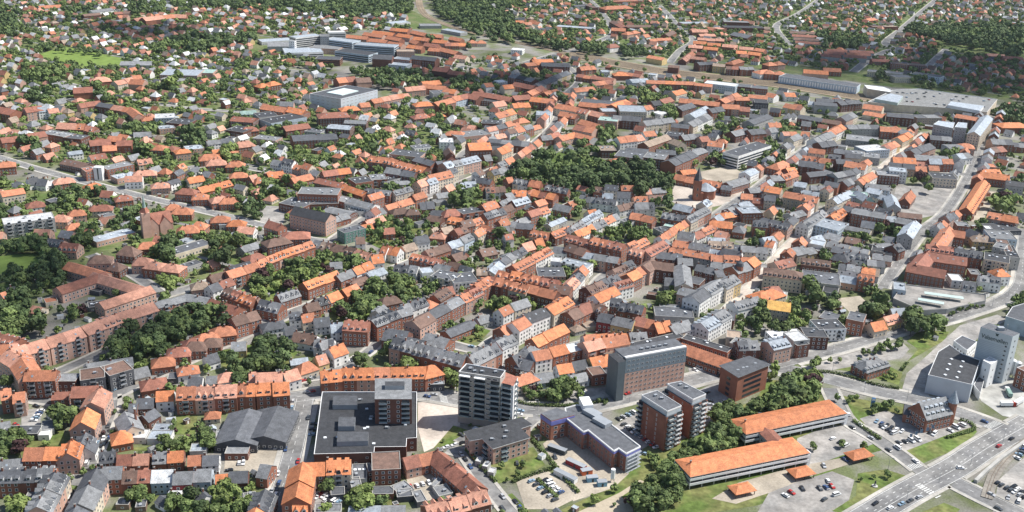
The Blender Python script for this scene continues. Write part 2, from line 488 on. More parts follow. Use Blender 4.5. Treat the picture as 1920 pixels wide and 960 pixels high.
g 7.2 688.4 14.8 -28.2 12 11 4 o c 2 D
g 25.9 678.5 25.8 -26.9 12 11 4 o r 2
g 33.1 659 26.4 54.6 13 11 4 O p 2
g 16.3 641.9 21.2 44.5 13 11 4 d w 1
g 5.8 627.5 14 53.4 13 11 4 o w 1
g 25.8 618.5 32.4 47.4 12 8 4 O r 3
f 30.2 726.6 21.4 5.1 18 9 0 d p 1
f 50.9 746.3 23.9 -27.2 12 9 0 l w 1 B
g 39.9 776 12.4 -7.4 13 8 3 d w 1
f 35.1 754.6 7.8 -8.5 10 8 0 w w 1
g 7.1 738.3 23.9 54.9 12 9 4 o r 2 D
g 21.5 759.1 25.1 54.9 12 9 4 o w 2 D
g 11.7 778.2 11.2 42.6 11 8 5 O r 1
g 4.3 764.5 15.2 54.9 11 8 4 d w 2
g 21.3 790.6 7.8 27 11 7 5 O r 1
g 23.4 810.4 16.5 -22 12 7 4 o r 2 D
g 39.6 816.8 23.5 46.8 12 7 4 o r 3 D
g 10.9 829.2 14.9 -11.5 13 8 3 d r 2
g 1.3 831.5 5 -20.9 12 8 3 g w 1
g 52 829 27.9 57.9 10 7 4 g w 4 D
g 68.2 857.4 35.9 60.7 10 7 4 l w 3 D
g 69.8 867.1 9.3 36.6 11 7 5 O c 1
g 60.3 824.8 26.9 52.5 10 6 4 O c 3
g 73.9 841.7 16.5 48.7 10 6 4 g w 2
g 82.5 854 15.8 52.7 10 6 4 o w 2
g 88.2 861.6 11.7 42.9 10 6 4 g w 2
g 37.5 852.4 24.7 53.5 8 4 2 l g 2
g 68.5 688.1 24.4 48 13 8 4 O w 1
g 76.1 673 8.1 -10.7 12 9 4 d r 1 D
g 87.2 666.1 17.6 -22.9 12 8 4 d r 3 D
g 67.6 647.8 11.7 -17.1 12 8 4 d D 1
g 79.1 642.3 15.1 -22.2 12 8 4 g y 1
g 48.3 656.7 25.9 48.3 14 9 4 b r 2
g 61.8 662.8 11.1 -28.2 13 9 4 b r 2
g 95 642.4 15.6 -26 13 8 4 r r 2
g 104.5 637 11.9 22.5 13 8 5 O r 2
g 57.8 620.1 17.1 16.2 11 6 4 o w 2
g 73.4 622 14.7 12.9 11 6 4 O c 2 D
g 86.8 624.3 12.3 13.3 11 6 4 g r 2 D
g 116.7 640 17.6 35.4 14 7 4 g w 2
g 141.2 647.6 30.8 48.5 14 10 4 l w 2 D
f 114.9 666.9 27.9 -2.7 16 5 0 d g 1
f 115.9 678.9 14.1 -5.2 12 4 0 g g 1
g 165.1 683.1 24.2 31.7 13 8 4 g w 3 D
g 155.7 662.9 7.5 -18.5 12 7 3 d R 1
h 186.4 704.7 27.5 36.6 16 6 4 O c 1
h 45.3 644.2 14.6 -57.2 9 3 2 t g 1
f 55.9 649.1 9.6 21.8 10 3 0 t t 1
f 107.3 705.4 9.4 -15.4 6 3 0 b R 1
g 121.2 721.7 7.4 -8.3 8 5 5 g g 1
g 172.5 988.7 22.3 -25.4 13 5 4 o r 2
g 193.9 976.5 26.2 -28.2 13 5 4 o r 2
g 208.8 961.6 10.4 -19 12 6 3 d R 1
g 225.2 973.9 29.5 42.2 15 7 4 d r 1
g 240.2 1009.8 21 53.4 13 8 3 l w 1
g 177.1 1010.4 18.6 25.9 12 6 3 O r 1
g 243 951.5 6.8 -17.5 12 8 4 o w 2
g 231.7 950.6 17.1 15.6 13 8 3 g r 2
f 0.8 817.6 3 5.6 8 6 0 o r 1
f 154.2 634 10.2 -11 12 6 0 t c 1
g 159.9 625.7 7.1 -6.4 10 5 3 g w 1
g 68.1 944.2 12.3 -35.7 10 5 3 o w 1
g 250.7 937.8 15.4 -25.5 14 11 4 o t 1
g 272.6 927.6 32.3 -25.3 14 11 4 o t 2
g 236.9 849.9 27.3 -35.8 14 9 4 d r 3 D
g 262.9 864.1 47.7 54.5 12 9 4 g w 5 D
g 263.6 885.8 18.8 36.9 13 7 3 g g 2
f 247.2 908.4 11.5 -19.8 10 4 0 g g 1
g 288.5 951.9 16.9 -22.5 12 6 3 l g 2
g 307 936.2 37.4 48.3 12 9 4 l c 4
g 300 969.6 13.8 -5.4 12 7 3 g g 2
g 318.5 974.1 14.1 -30.8 14 9 3 d R 2
g 333.4 980 26.6 47.1 13 9 4 d r 3
g 354.2 1004.7 38.2 51.7 12 9 4 o c 4
g 360.9 973.7 23.6 -22.2 16 9 2 d l 1
g 352.3 958.2 13.7 -30.9 14 9 3 g g 1
f 331.8 946.9 20 -9.4 16 10 0 n l 1
g 334.8 938.3 21.6 -75 12 9 4 l n 1
g 313.1 899.7 15 -35.4 15 10 3 d R 1
g 327.8 885 29.7 -26.5 15 12 3 g r 2
g 294.2 884.2 28.8 52 12 8 4 O r 2
g 358 950.1 18.5 -54.7 12 6 3 l c 1
g 360.2 928.3 32.8 78.7 12 8 4 l g 1
f 356.8 946.9 6.6 -17.6 10 5 0 d r 1
g 346.6 885.5 14.3 -3.7 13 8 3 g g 1
g 355.6 869.8 16.1 -29.6 14 11 3 d R 1
g 353.3 850.3 41.3 60.3 13 10 4 l g 1
g 370.1 893.6 21.7 -13.6 10 6 3 b R 1
g 383 951.3 30.1 60 11 5 5 O R 1
f 446.6 1014.3 24.6 -7.5 20 9 0 d c 1
f 384.1 1022.3 21.3 -10.1 18 9 0 d R 1
f 398 1026.7 17.6 -13.9 16 12 0 l w 1
f 389.3 1023.1 15.8 -16.1 14 7 0 d r 1
g 444.8 954.6 107.4 59 13 7 5 O r 1 D
f 474.6 987.1 7.7 18.9 7 3 0 r r 1
f 464.2 970.6 7.2 14.9 7 3 0 r r 1
f 454.5 955.5 7.1 14.8 7 3 0 r r 1
f 444.4 940.7 7.5 14 7 3 0 r r 1
f 435.3 926.4 7.7 13.5 7 3 0 r r 1
f 427.6 913.3 7.9 16.6 7 3 0 r r 1
g 499 1026.1 28.2 -19.2 15 8 4 O r 1
g 509.6 1002.4 16.6 -20.8 15 8 3 d g 1
g 450.2 895.2 24.5 -27.8 14 8 4 O r 2
g 463 887.9 7.6 -12.4 14 7 4 O c 1
f 448.5 877.3 30.2 10.1 20 4 0 k d 1
g 363.7 827.2 58 58.2 13 9 4.5 o p 2 S
g 388 845.9 16.3 -21.8 13 8 4 O r 1
f 406.4 876.6 10.9 -6.6 12 7 0 g r 1
g 405.2 849.8 12.4 -57.3 11 6 5 g c 1
h 410 840.8 18.3 -7.9 13 6 4 t y 1
f 429.9 875.8 6.3 -2.6 9 5 0 w g 1
g 358.7 804 22.4 -15.8 14 9 4 r r 1 D
g 379.3 795.7 21.7 -22 14 9 4 d R 2 D
g 353.3 778.7 32.8 -18.2 14 10 4.5 r r 1
g 325.1 770.1 38.4 55.9 14 10 4.5 r r 1
g 328.2 751.9 29.2 -24.8 14 10 4.5 r r 1
f 396.9 782.1 19.4 -24.4 18 12 0 k c 1 B
f 431.7 840.7 21.7 -5.9 22 10 0 g l 1
f 412.5 811.5 9.2 -36.3 15 12 0 g g 1
f 419.4 809.8 30.3 75.5 10 11 0 b g 1
f 421.2 797.8 29.3 76.7 10 11 0 k g 1
g 380.3 741.4 15.3 -13.7 13 8 3 g w 2 D
h 394.1 754.4 12.2 12.6 12 8 5 O w 1
f 352.3 751.5 9.6 -5.7 14 6 0 w w 1
g 356 734.6 9 -17.6 13 6 4 d w 1 D
f 373.5 766.6 8.2 -7.8 12 5 0 g r 1
g 259.5 825 14.8 31.1 12 6 4 l w 2
f 258.9 813.2 11.9 -26 12 8 0 l w 1
g 278 831.1 14.8 -41.2 16 7 3 g c 1
f 282.6 858.7 23.1 -37.8 26 9 0 l l 1
g 304.6 853 23.2 -29.8 11 7 2 g c 1
g 292.9 826.6 11.9 -26.8 14 6 3 b R 1
g 276.6 812.4 17.9 -29.7 16 6 3 g g 2
g 275.1 798.4 15.2 -26.4 14 7 3 d R 2
g 289.9 797.3 14.5 -28.3 14 8 3 g g 2
g 285.7 785.9 16 -32.4 12 7 4 g w 2 D
h 270.4 783.5 13.8 -27.7 12 6 5 g D 1
g 236 792.6 14.1 30.8 15 8 4 g t 2
g 245.9 795.6 9.9 29.3 13 7 3 g y 1
f 260.1 804.5 10.2 16.8 12 5 0 g g 1
g 317.6 820.8 18.1 18.8 14 4 2 g g 1
f 318.4 809 17.2 -22.7 18 5 0 k g 1
g 327.4 803.4 10.8 39.7 13 8 4 d r 2 D
g 311.8 787.9 15.4 -17.1 12 5 3 g r 2
h 209.9 734.5 29.6 -14.8 16 11 4 b c 1 D
g 218 762.5 19.5 34.3 13 10 4 r c 2
g 247.4 774 23.1 -14 13 5 3.5 r R 1
g 240.3 752.5 13 -19.6 14 6 3 d g 2
f 241.6 737 28.2 -13.1 24 8 0 d c 1
g 270.8 759.3 17.5 -19.8 12 7 3 g w 3
g 283.8 752.7 10.4 -19.7 12 7 3 O w 2
g 301.3 772 13.8 -10.6 12 6 3 g g 2
g 292.3 750.2 7.4 -24 12 6 4 t g 1
f 243.9 717.8 11.2 -21.6 14 6 0 k g 1
f 298.2 729.5 9.1 -17 16 7 0 l l 1
g 259.1 656.3 12.5 26.3 10 5 4.5 O c 1
g 271 662.8 14.7 30.7 10 5 4.5 O y 1 D
g 284.3 674.3 11.4 12.3 11 6 4 l c 1
f 245.3 659.3 11.6 -25.6 15 11 0 d r 1
f 229.1 667.1 12.2 -32.6 14 7 0 d r 1
f 222.7 649.4 20.4 8.6 16 9 0 k w 1 B
f 209.5 635.7 15.9 -0.5 15 9 0 k R 1
f 189 631.4 24 14.3 14 9 0 w w 1 B
g 194.7 677.5 16.3 -13.9 15 9 4 Y t 1
g 198 710.6 9.9 24.6 14 7 3 r c 1
f 202.7 710.7 9 -41.9 12 5 0 w w 1
g 221.2 805 7.5 -27.5 12 7 4 o w 2
g 220.9 813.3 11.5 27 14 7 4 l w 1
g 501.6 1043.7 21.9 15 12 7 4 o r 1
g 262.5 994 15.3 17.8 12 8 4 g r 2
g 277.9 1001.9 24.6 44.2 12 8 4 o r 2
g 286.2 981.2 12.2 -21.6 14 6 3 l g 1
g 308.1 1013.2 21.3 23.3 13 8 3 d R 2
g 326.1 1013.8 17.7 -52.6 14 8 3 d r 2
g 341.6 1010.8 27 33.3 14 9 3 d g 2
g -862.2 1913.1 38.7 36.4 16 5 4 s w 1
g -758.9 1873.6 42.3 52.7 16 8 3 g w 2
g -758.5 1829.3 30.2 44.4 12 7 3 b R 1
g -717.7 1867.8 29.9 37 14 6 3 b r 2
g -666.4 1802.1 22.7 69.4 14 6 4 O r 1
g -635.5 1813.4 60.6 52.4 20 8 5 s r 3
g -605.5 1840.5 24.9 3.5 16 7 5 s r 2
g -544.1 1450.4 43.6 10 26 5 3 g g 1
f -458.6 1383.9 50.3 2.9 40 9 0 l p 1
f -428.5 1401.3 19.4 2.6 26 8 0 n p 1
f -459.2 1352.4 33.1 -20.4 20 6 0 g r 1
h -549.5 1316.2 25.2 29.9 18 8 5 s r 1
g -517.2 1322.7 28.1 59 15 7 4 s p 2
g -494.4 1314.3 19.4 -6.6 16 8 5 o p 1
g -510.8 1353.2 11.8 37.6 14 6 4 o w 1
g -544.1 1259.6 22.7 21.5 18 8 5 r r 2
g -583.1 1148.2 31.3 -24.3 18 10 4 r r 2
g -561.6 1147.9 19 40.4 18 10 4 r p 2
g -549.6 1156.7 10.5 32.2 14 9 4 l w 1
g -538.1 1157.3 11.8 38.5 13 8 4 s c 2
g -510 1193.1 25 40.8 14 8 4 r r 3
g -488.4 1191.5 23.3 -26.4 14 8 3 d R 2
g -489 1092.1 30.2 0.6 15 8 5 s r 3 D
g -469 1098.6 16.5 -5.6 14 6 4 r r 2
g -527.8 1032 20.7 37.6 14 9 4 r r 3
g -512.6 1049.9 23.9 44.2 15 9 4 r p 2
f -492.7 1065.6 35.5 -22.9 16 8 0 g r 2 B
f -469.6 1056 21.3 -12 16 8 0 d R 1 B
g -466.7 1181.4 24.6 -23.7 13 7 4 s r 3
g -446.2 1165 37.8 -55.4 13 7 4 s p 2
f -406 1151.2 22.4 18.6 22 9 0 w l 1
f -381.2 1132.1 26.1 -9.8 22 8 0 k R 1
f -392.6 1113.8 17.4 28.4 15 6 0 l p 1
g -368 1106.7 16.6 -19.8 13 7 4 s r 1
g -434.9 1031.9 20.9 26.5 16 9 4 r R 2
g -418.6 1015.5 13.7 21.2 14 8 4 r r 1
g -424.7 1049.1 15.7 -5.4 13 8 4 r R 1
g -410.2 1035.3 16.2 7.4 14 8 4 r r 2
g -430.8 965.4 35.2 -24 15 6 3 b R 1
g -450.2 1004.1 13.8 35 12 6 2 l w 1
g -422.9 992.8 16.2 42.8 12 5 4 r w 2
g -404.9 1073.4 18.2 19.1 14 7 4 g r 2
h -366 1029.2 26.3 -3.5 15 6 4 o r 2
f -338.9 1038.3 18.3 28.7 16 6 0 l p 1
g -322.9 1057.4 28.4 36.8 13 6 3 d w 2
g -304.1 1028.7 18.4 28.5 14 6 4 O c 3
h -343.9 1015.2 15.3 31 13 8 3 o p 1
h -315.4 996 21.9 19.4 13 6 5 o r 1
h -297.2 988.8 20.1 20.8 13 6 5 s r 1
h -279.6 980.1 17.9 6.9 12 6 5 o r 1
g -370.3 978.6 13.8 33.3 13 6 4 s c 3
g -312.8 1146.3 28 -8.9 20 9 3 r R 1
f -308.4 1108.8 23.6 -21.1 22 8 0 d R 1
g -319.6 1189 18.6 21.6 13 6 3 n l 1
h -299.6 1114 19 26.6 13 6 4 r r 1
h -290.2 1047.3 23.2 33.8 14 7 5 o r 1
h -494.5 949.2 17.1 25.4 14 8 4 o r 1
g -406.6 1162.8 21.2 -15 12 5 0.5 l w 1
h -424.9 1147.7 14.4 26.3 12 5 4 o r 1
g -292.2 1015.2 12.5 22.2 13 5 5 o c 2
f -340 1634.1 46.6 41.8 20 19 0 l w 1 R
f -351.3 1590.1 4 59.7 12 19 0 w w 1
f -309.4 1632.6 13.9 11.3 22 21 0 g g 1
f -300.8 1692.4 27.7 18.4 16 17 0 w w 1 R
f -279.9 1627.1 52.3 -25.2 24 16 0 l l 1 R
f -222.1 1595.9 64.5 -9.4 26 16 0 l l 1 R
f -247.8 1559.4 61 -24.7 26 11 0 k l 1 R
f -332.5 1573.9 58 17.6 40 8 0 l w 1 R
f -300.9 1605.7 46.2 -8 30 8 0 g p 1
f -281.7 1514.9 37 -0.2 24 9 0 d r 1 R
g -377.9 1609.2 32.7 10.9 26 8 5 g g 1
g -201.2 1515.3 29.2 -3 20 12 5 d R 1
f -172.2 1526 28.9 -17.5 20 10 0 g r 1
g -140.1 1523.1 40.7 -19.5 18 11 4 d R 2
f -175.2 1505.6 28.5 -17.1 22 6 0 l l 1
f -176.3 1588.6 27.5 10.5 18 10 0 t p 1
g -268.5 1704.2 38 -14.5 14 6 4 o r 2
g -244.2 1730.4 40.1 -27.9 14 6 4 o r 3
g -230.4 1750.6 42.8 -25.7 14 6 4 O r 3
g -207.4 1786.7 34.1 -19.9 14 6 4 O r 3
g -229.8 1678.7 32.1 -18.8 14 6 4 o r 2
g -206.7 1703.9 32.7 -37.6 14 6 4 o r 2
g -192.2 1732.3 33.3 -38.1 14 6 4 O r 2
g -171.2 1762.7 33.8 -38.9 14 6 4 o r 2
g -162.2 1708.5 28.6 -23.8 14 6 4 o r 2
g -197.6 1651.3 31.4 -36.9 14 7 4 o r 2
g -168.8 1678.5 25.6 -57.5 14 6 4 o r 2
g -164.7 1630.3 27.2 -22.9 14 7 4 o r 2
g -140.8 1655.9 26.4 -25 14 6 4 r r 2
g -128.1 1614.4 29.1 -19.9 15 7 4 o r 2
g -129.1 1690.3 26.9 -25.5 14 6 4 O r 2
g -104.4 1670.8 34.9 10.9 14 6 4 o r 3
g -105.4 1719.8 23.9 -32.6 14 6 4 o r 2
g -108.5 1601.7 43.4 -46.4 16 8 4 o r 2
g -140.7 1742.6 21.8 -11.5 14 6 4 o r 2
g -88.3 1568.7 22.4 -28.2 14 6 4 s c 2
h -70.4 1701.7 30 11 14 6 4 o p 2
g -289.4 1205.8 33.7 -23.6 16 9 4 o r 2
g -262 1192 27.9 -30.3 16 9 4 o r 1
f -295.6 1177 23.3 29.2 24 8 0 k g 1
f -272.1 1161.6 47.9 44.8 26 8 0 k l 1
g -249.5 1123 30.7 38.3 16 8 4 r r 2
h -214.6 1167.3 35.9 18.3 22 12 4 r R 1
g -199.6 1129.6 27.3 -8.9 18 9 2 g R 1
g -185.7 1153.6 25.8 -1.1 16 9 2 d R 1
g -220.7 1083.2 48.4 20.6 24 9 3 d r 2
f -226.5 1121.5 19.7 -15.1 16 6 0 d g 1
f -271.9 1083.7 28 -15.3 16 6 0 g p 1
g -137.7 1004.7 23.7 -16.6 16 9 4 o r 3 D
g -107.4 986.7 49.2 -36.2 16 9 4 o r 4 D
f -113.4 1039.6 34.1 -15.7 20 7 0 d p 1
f -102.3 1071.7 20.6 26.9 14 6 0 d w 1
f -76.6 1089.2 15.6 7.4 18 9 0 w w 1
g -91.4 1009.2 26.5 -38.7 15 8 3 d R 2
g -73.2 1005.1 17.7 27.5 15 8 3 d r 2
g -51.3 1005.8 46.1 44.8 15 10 4 l p 4 D
g -42.2 1049 24.1 15.5 22 14 5 O r 1
f -45.8 1122.9 42.3 28.4 22 8 0 g p 1
f -29.1 1178.6 24.2 -1.9 18 8 0 d R 1
g -17.2 1089.7 25.8 -8.8 16 10 2 d g 2
h -68.5 1122.1 23 -6.8 14 7 4 o r 1
g -9.2 1048.5 18 55.9 14 10 5 O c 2
g -24.9 1025.2 8.4 29.7 12 7 5 g r 1
g -178 1263.3 15.5 46.3 14 7 4 s r 1
g -163.6 1278.2 25.2 44 15 8 4 s p 2
g -147.7 1292.1 17 36.5 15 8 4 s c 2
g -136.7 1335.1 27.5 26.8 16 8 4 s p 3
g -118.8 1371.7 27.2 33.1 16 8 4 O r 3
g -110.9 1348.3 33.6 -19.3 15 8 4 o r 2
g -88.2 1327.9 18.6 -24.9 15 8 4 o p 2
f -102.5 1325.1 23.1 21.5 18 8 0 d g 2
g -93.4 1260.4 33.6 53.1 16 9 4 o r 2
g -74.1 1290.1 29.7 50.1 16 9 4 o l 2
g -56.3 1295.3 20.7 -36.9 16 9 4 r R 2
g -32.3 1308.4 57.5 -28.8 16 8 4 r R 3
f -36.7 1295.9 24 -15.4 14 6 0 k R 1
h -116.8 1247.4 24.6 25 15 9 4 o p 1
g -24 1263.5 18.4 39.3 14 8 5 s c 1
g -16.8 1218.3 36.3 54.7 15 7 5 o c 3
g -189.1 1240.3 12.8 29.5 14 7 4 o p 1
h -204.6 1223.8 23.8 25.1 15 6 4 O R 1
h -102.1 1205.2 31.2 29.7 14 6 4 o r 3
h -116.3 1196.6 19.3 29.7 14 6 4 o r 1
g -14.6 1363.6 15 30 14 8 4 o c 1
g -41.3 1374.8 12.8 34.3 14 7 4 o w 1
f -24.5 1411.6 14.4 32.2 13 6 0 w w 1
g -109.5 1461.8 24 -21.2 18 8 4 r R 1
g -87.4 1445.7 22.5 -22.7 16 7 4 r R 1
g -210.9 1376.3 20 25.5 16 7 5 r p 1
g -234.3 1375.3 27.4 33.4 20 7 5 r R 2
h -194.6 1406.8 21.4 34.5 14 7 4 r p 1
h -330.2 1333.9 33.5 48.5 15 7 4 O r 2
f -222.1 1880.9 40.6 40.6 22 5 0 l w 1
f -161.7 1864.2 38.6 11.9 24 5 0 g g 1
f -115 1808.3 46.4 -38.8 18 5 0 l g 1
f -401.2 2084.4 62.2 36.6 20 10 0 w l 1
f -396.1 1666.3 51.3 29 26 5 0 l w 1
h 195.5 2133.3 67.1 26.4 26 7 5 o r 1
f 223.5 2248.4 63.4 20.7 16 6 0 o r 1
g 122.7 2163 34.5 34 16 5 2 d g 1
f 144.3 2156.5 48.7 -68.9 14 6 0 b R 1
h 76.3 2036.6 26.1 48.4 13 6 4 o r 1
g -1.2 1917.3 15.1 12.2 12 6 4 o w 2
g 12.7 1900.1 16.7 12.1 12 6 4 s w 2
g 27.5 1913.3 25.3 -39.3 12 6 4 o w 2
f 102.8 1889.5 70.6 -12 20 6 0 l g 2
g 35.1 1789.5 35.5 -2.8 18 5 3 O r 2
g 52.6 1745.4 33.2 -18.9 18 5 3 O r 2
g 70.5 1766 29.5 -23.8 18 5 3 O r 2
g 82.2 1734.4 35.5 -16.4 18 5 3 O r 2
f -2.3 1648.1 19 -12.6 18 7 0 w w 1
g 183.3 1915.9 68.6 -75.3 16 8 3 b R 2
g 217.8 1913.8 48 11.9 16 7 3 b R 3
g 177 1859.1 25.5 -9.6 16 8 4 r r 2
f 204.6 1892.5 21.9 -47.7 10 5 0 l l 1
h 197.3 1836.6 38.8 47.2 14 7 4 o r 2
f 327 1993.4 58.8 22.1 20 5 0 l p 2
g 320.3 1886.5 30.7 11.7 15 6 4 o r 1
g 265.9 1847.3 45.4 64.5 15 6 4 r r 1
g 220.3 1815.2 15.3 46.5 13 6 4 o w 1
g 241.9 1785.5 47.2 32.3 14 6 3 o r 3
g 326.2 1842.8 31.6 17.9 15 7 3 s r 2
g 332.8 1797.7 45.8 -10.8 15 7 3 s r 3
g 307.5 1759.9 22.5 -10.6 15 7 3.5 O r 1
g 329.7 1747.5 22.3 -10.6 15 7 3.5 O r 1
g 355 1737.5 25.2 -15.8 15 7 3.5 O r 1
g 379.2 1720.3 23.3 -13.2 15 7 3.5 O r 1
g 400 1709.9 17.3 -35.3 15 7 3.5 o r 1
g 294.6 1720.3 23.5 -13.1 15 7 3.5 O r 1
g 317.9 1708.7 23.3 -13.1 15 7 3.5 O r 1
g 363.2 1683.5 17.2 -4.8 15 7 3.5 O r 1
g 383.4 1675.7 20.5 -25.5 15 7 3.5 O r 1
f 410.2 1978.1 47.3 -0.3 18 12 0 g R 1
f 417.4 1943.1 74.5 4.3 22 8 0 d R 1
f 370.4 1930.5 21.6 -51 18 6 0 s r 1
g 399.9 1856 40.7 -50.9 26 6 4 d R 1
g 215.9 1607.9 28.9 -37.1 16 8 3 o y 1
g 233.7 1541.9 16.1 -14.2 16 9 2 b R 1
f 306.8 1935.3 7 11.7 5 3 0 g g 1
g 262.3 1632.8 67.8 68.7 13 6 4 s r 3
g 284.6 1626.9 23.5 -27.3 15 6 3 s r 3
h 153.2 1697.2 24 39.8 14 7 5 o w 1
g 352.4 1914.5 17.3 -50.9 12 6 4 o r 1
g 284.6 1567.8 28.7 23.5 16 10 3 d R 3
g 304.6 1557.6 18.7 -11 16 10 3 t y 2
g 321.7 1540.6 18.4 -10.9 16 10 3 b R 2
g 341.8 1540.7 22.5 9.8 15 10 3 g r 3
h 338.5 1606.4 38.4 52.9 14 6 4 o r 1
h 365.7 1526.9 27.6 30.7 18 8 4 o w 1
g 22.4 1523.4 33.4 33.1 18 9 3 O r 2
g 34.9 1559.4 33.7 21.7 15 7 3 O r 2
g 58.7 1521.4 42.4 1.1 16 9 4 d R 4
g 94.7 1511.3 25.2 24.5 16 7 4 o r 4
g 105.1 1454.1 56.3 -22.4 14 6 3 r r 5
f 127.1 1501 12.1 9.6 14 7 0 l w 1
h 147.9 1479.1 21.5 9.5 15 7 4 O r 1
g 162.7 1485 37.3 -31.5 14 6 3 r r 3
g 171.2 1451.6 28.3 21.2 22 5 3 l l 2
f 197.3 1495.6 12.1 -21.1 12 6 0 l w 1
g 214.4 1430.1 68.7 -0.4 16 8 3 o r 5
g 259.6 1420.2 24.8 -17.8 18 9 2 o r 2
f 284.5 1424.2 43.9 -21.8 22 11 0 w l 1 B
g 215.1 1367.3 25.2 47.8 15 8 4 O c 2
g 237.1 1314.1 52.3 -19.4 15 8 4 o r 4
g 279 1339.1 55 56.1 16 9 4 o r 3
g 297.2 1345 19.7 8.6 16 8 3 o r 2
g 322.6 1359.2 25.7 -14.9 16 8 3 o w 2
f 321.1 1333.4 18.4 -7.1 18 8 0 k d 1 B
g 272.8 1290.7 22.5 -3.8 16 9 4 o r 2
g 249.5 1270.8 22.4 32.6 15 9 4 d R 2
g 290.5 1287.3 13.4 -12.2 15 7 4 o r 1
g 301.7 1253.7 21.8 -16.1 16 7 3 d g 2
f 328.6 1424.8 42.8 -14 18 8 0 d R 2
g 7.2 1416.3 43.9 -42.7 16 10 3 k R 3
g 35.8 1398.1 55.7 63 15 9 4 d g 3
g 59.3 1448.8 45.4 61.8 14 9 4 g c 3
g 9.2 1371.1 32.8 -32.4 16 9 4 r R 2
g 21.9 1348 44.6 64.4 16 8 4 o r 2
g 3.7 1306.2 25.6 31.6 18 8 4 r R 2
g 3.9 1260.6 22.5 20.4 16 9 4 O c 3
g 32.6 1289 31.1 -19.3 18 9 4 o R 2 D
g 64 1250.9 47.1 -34.6 18 9 4 o c 3 D
g 57.1 1222.1 22.7 -27.2 15 8 4 o r 2
g 45.6 1347.2 29.3 54.2 14 6 4 o r 2
g 57.8 1343.8 37.2 -25 14 6 4 o r 3
g 86.4 1370.4 32.3 28.3 14 7 4 o w 4
g 115.8 1414.2 31.4 30.3 14 7 4 r r 3
f 108.4 1302.8 54.5 -12.3 30 6 0 d g 1
g 101.9 1285.2 46.3 -15.8 14 6 4 o r 2
g 129.6 1290.1 38.3 57 22 7 4 O r 1
g 141.2 1294.1 17.8 -45.4 20 7 4 o r 1
f 143.8 1260.7 33.5 0.4 34 10 0 g c 1
f 113.7 1257.6 18.2 8.2 18 8 0 l p 1
g 98.6 1234.3 22.7 -43.3 16 7 4 s r 2
g 133 1207.4 34.5 -13.8 15 10 4 d R 3 D
g 167.9 1197.4 43.7 30.5 15 10 4 g c 5 D
f 110.7 1204.9 23.7 -12.9 20 10 0 n p 1
g 87.4 1177.6 30.8 -45.1 15 9 4 o r 3
g 77.5 1126.2 25.3 -40.5 16 8 3 o g 2
g 80 1156.1 25.5 -30.7 18 9 4 o p 2
g 35.1 1227.4 17.5 -6.5 14 8 3 l w 3
h 6.4 1185 16.2 35.5 13 8 5 o y 1
g -1.2 1168.6 12.4 48.5 12 6 4 o c 2
g 8.2 1085.8 25.6 -8.8 15 8 4 d r 3
g 27.2 1119.5 13.2 24 13 7 4 g r 2
g 40.4 1127 22.5 49.9 13 7 4 o r 2
g 56.4 1123.5 28.5 48.7 13 7 4 o p 2
g 122.3 1111.8 23.1 26.1 16 10 5 o w 2
g 135.7 1121 13.3 41.8 15 9 5 O w 1
g 132 1076.8 25 -8.9 20 8 3 d R 1
f 123.6 1058.7 31.1 -18.4 26 9 0 g R 1
f 149.6 1053.4 23.1 -18.5 24 10 0 g R 1
g 156.2 1118 48.3 51 15 8 4 t r 3
f 182.5 1149.3 18.5 -17 18 9 0 k g 1
g 180.6 1111.7 16.3 -56.2 14 8 4 t t 1
g 173.2 1041.3 47 51.2 18 11 4 d r 3 D
g 162.7 1075.4 21.1 -2.2 18 8 3 d R 1
g 196.8 1078 21 48.2 16 9 3 g r 1
f 99.8 1083.2 17.8 7.2 20 8 0 t R 1
g 151.3 1144 15 22.5 15 9 4 o w 2
g 218.8 1213 56.6 56.8 15 9 4 g w 4
g 225.5 1256.1 52.6 59.1 15 9 4 l w 4
g 212.4 1282 34.8 50.9 16 9 4 d R 2
g 194.7 1187.8 21.1 -15.1 15 9 3 d r 2
g 224.4 1117.3 16.9 -18.3 16 7 4 o w 2
f 251.6 1078.3 65.5 46.3 20 14 0 d w 1 R
g 259.6 1168.2 29.3 40.3 16 8 4 d R 3
g 279.3 1171 22.6 28.3 16 9 4 d r 3
g 296 1231.9 51.1 50.8 16 9 3 d g 3
g 199.4 1140.5 26.3 24.4 16 8 4 g r 3
g 212.3 1132.7 12.1 25.5 15 8 4 s p 1
g 164.7 1278.4 11.5 32.4 14 7 4 o w 2
g 176.7 1295.9 13.9 28.8 16 9 4 d R 1
g 192.7 1321.6 23.8 47.3 15 7 4 r R 2
f 179.4 1257.3 16.5 41.1 16 7 0 w w 1
h 105.7 1038.2 17.8 24.6 13 6 4 O r 1
g 517.8 1903.1 47.4 0.2 14 7 3 r g 1
g 512.9 1867.5 43.8 -7.9 14 7 3 r g 1
g 507.6 1833.9 43.1 -7.8 14 7 3 r g 1
g 502.7 1799.7 43.6 -11.8 14 7 3 r g 1
g 532.8 1730.2 33.3 -8.7 14 7 3 r g 1
g 521.8 1706.9 32.7 -11.5 14 7 3 r g 1
g 510 1681.7 31.4 -18 14 7 3 r g 1
g 578.5 1728.3 43.4 10.5 14 7 3 r g 2
g 566.2 1702.7 40.1 1.7 14 7 3 r g 2
g 554 1679.2 36.5 -8.7 14 7 3 r g 1
g 448.3 1542.5 36.4 -11 18 7 4 O r 2
g 478.4 1564 26.7 -4.5 16 7 4 o r 2
h 396.4 1592.4 33.1 26.4 16 8 4 o r 2
h 380.2 1518.1 29.3 -9.4 18 9 4 o r 2
f 713.3 2022.1 53.1 11.8 16 6 0 t r 2
g 726.6 2059.6 42.3 -74.6 13 6 3 b w 1
h 632.4 2122.6 19.6 -58.4 14 5 4 o r 1
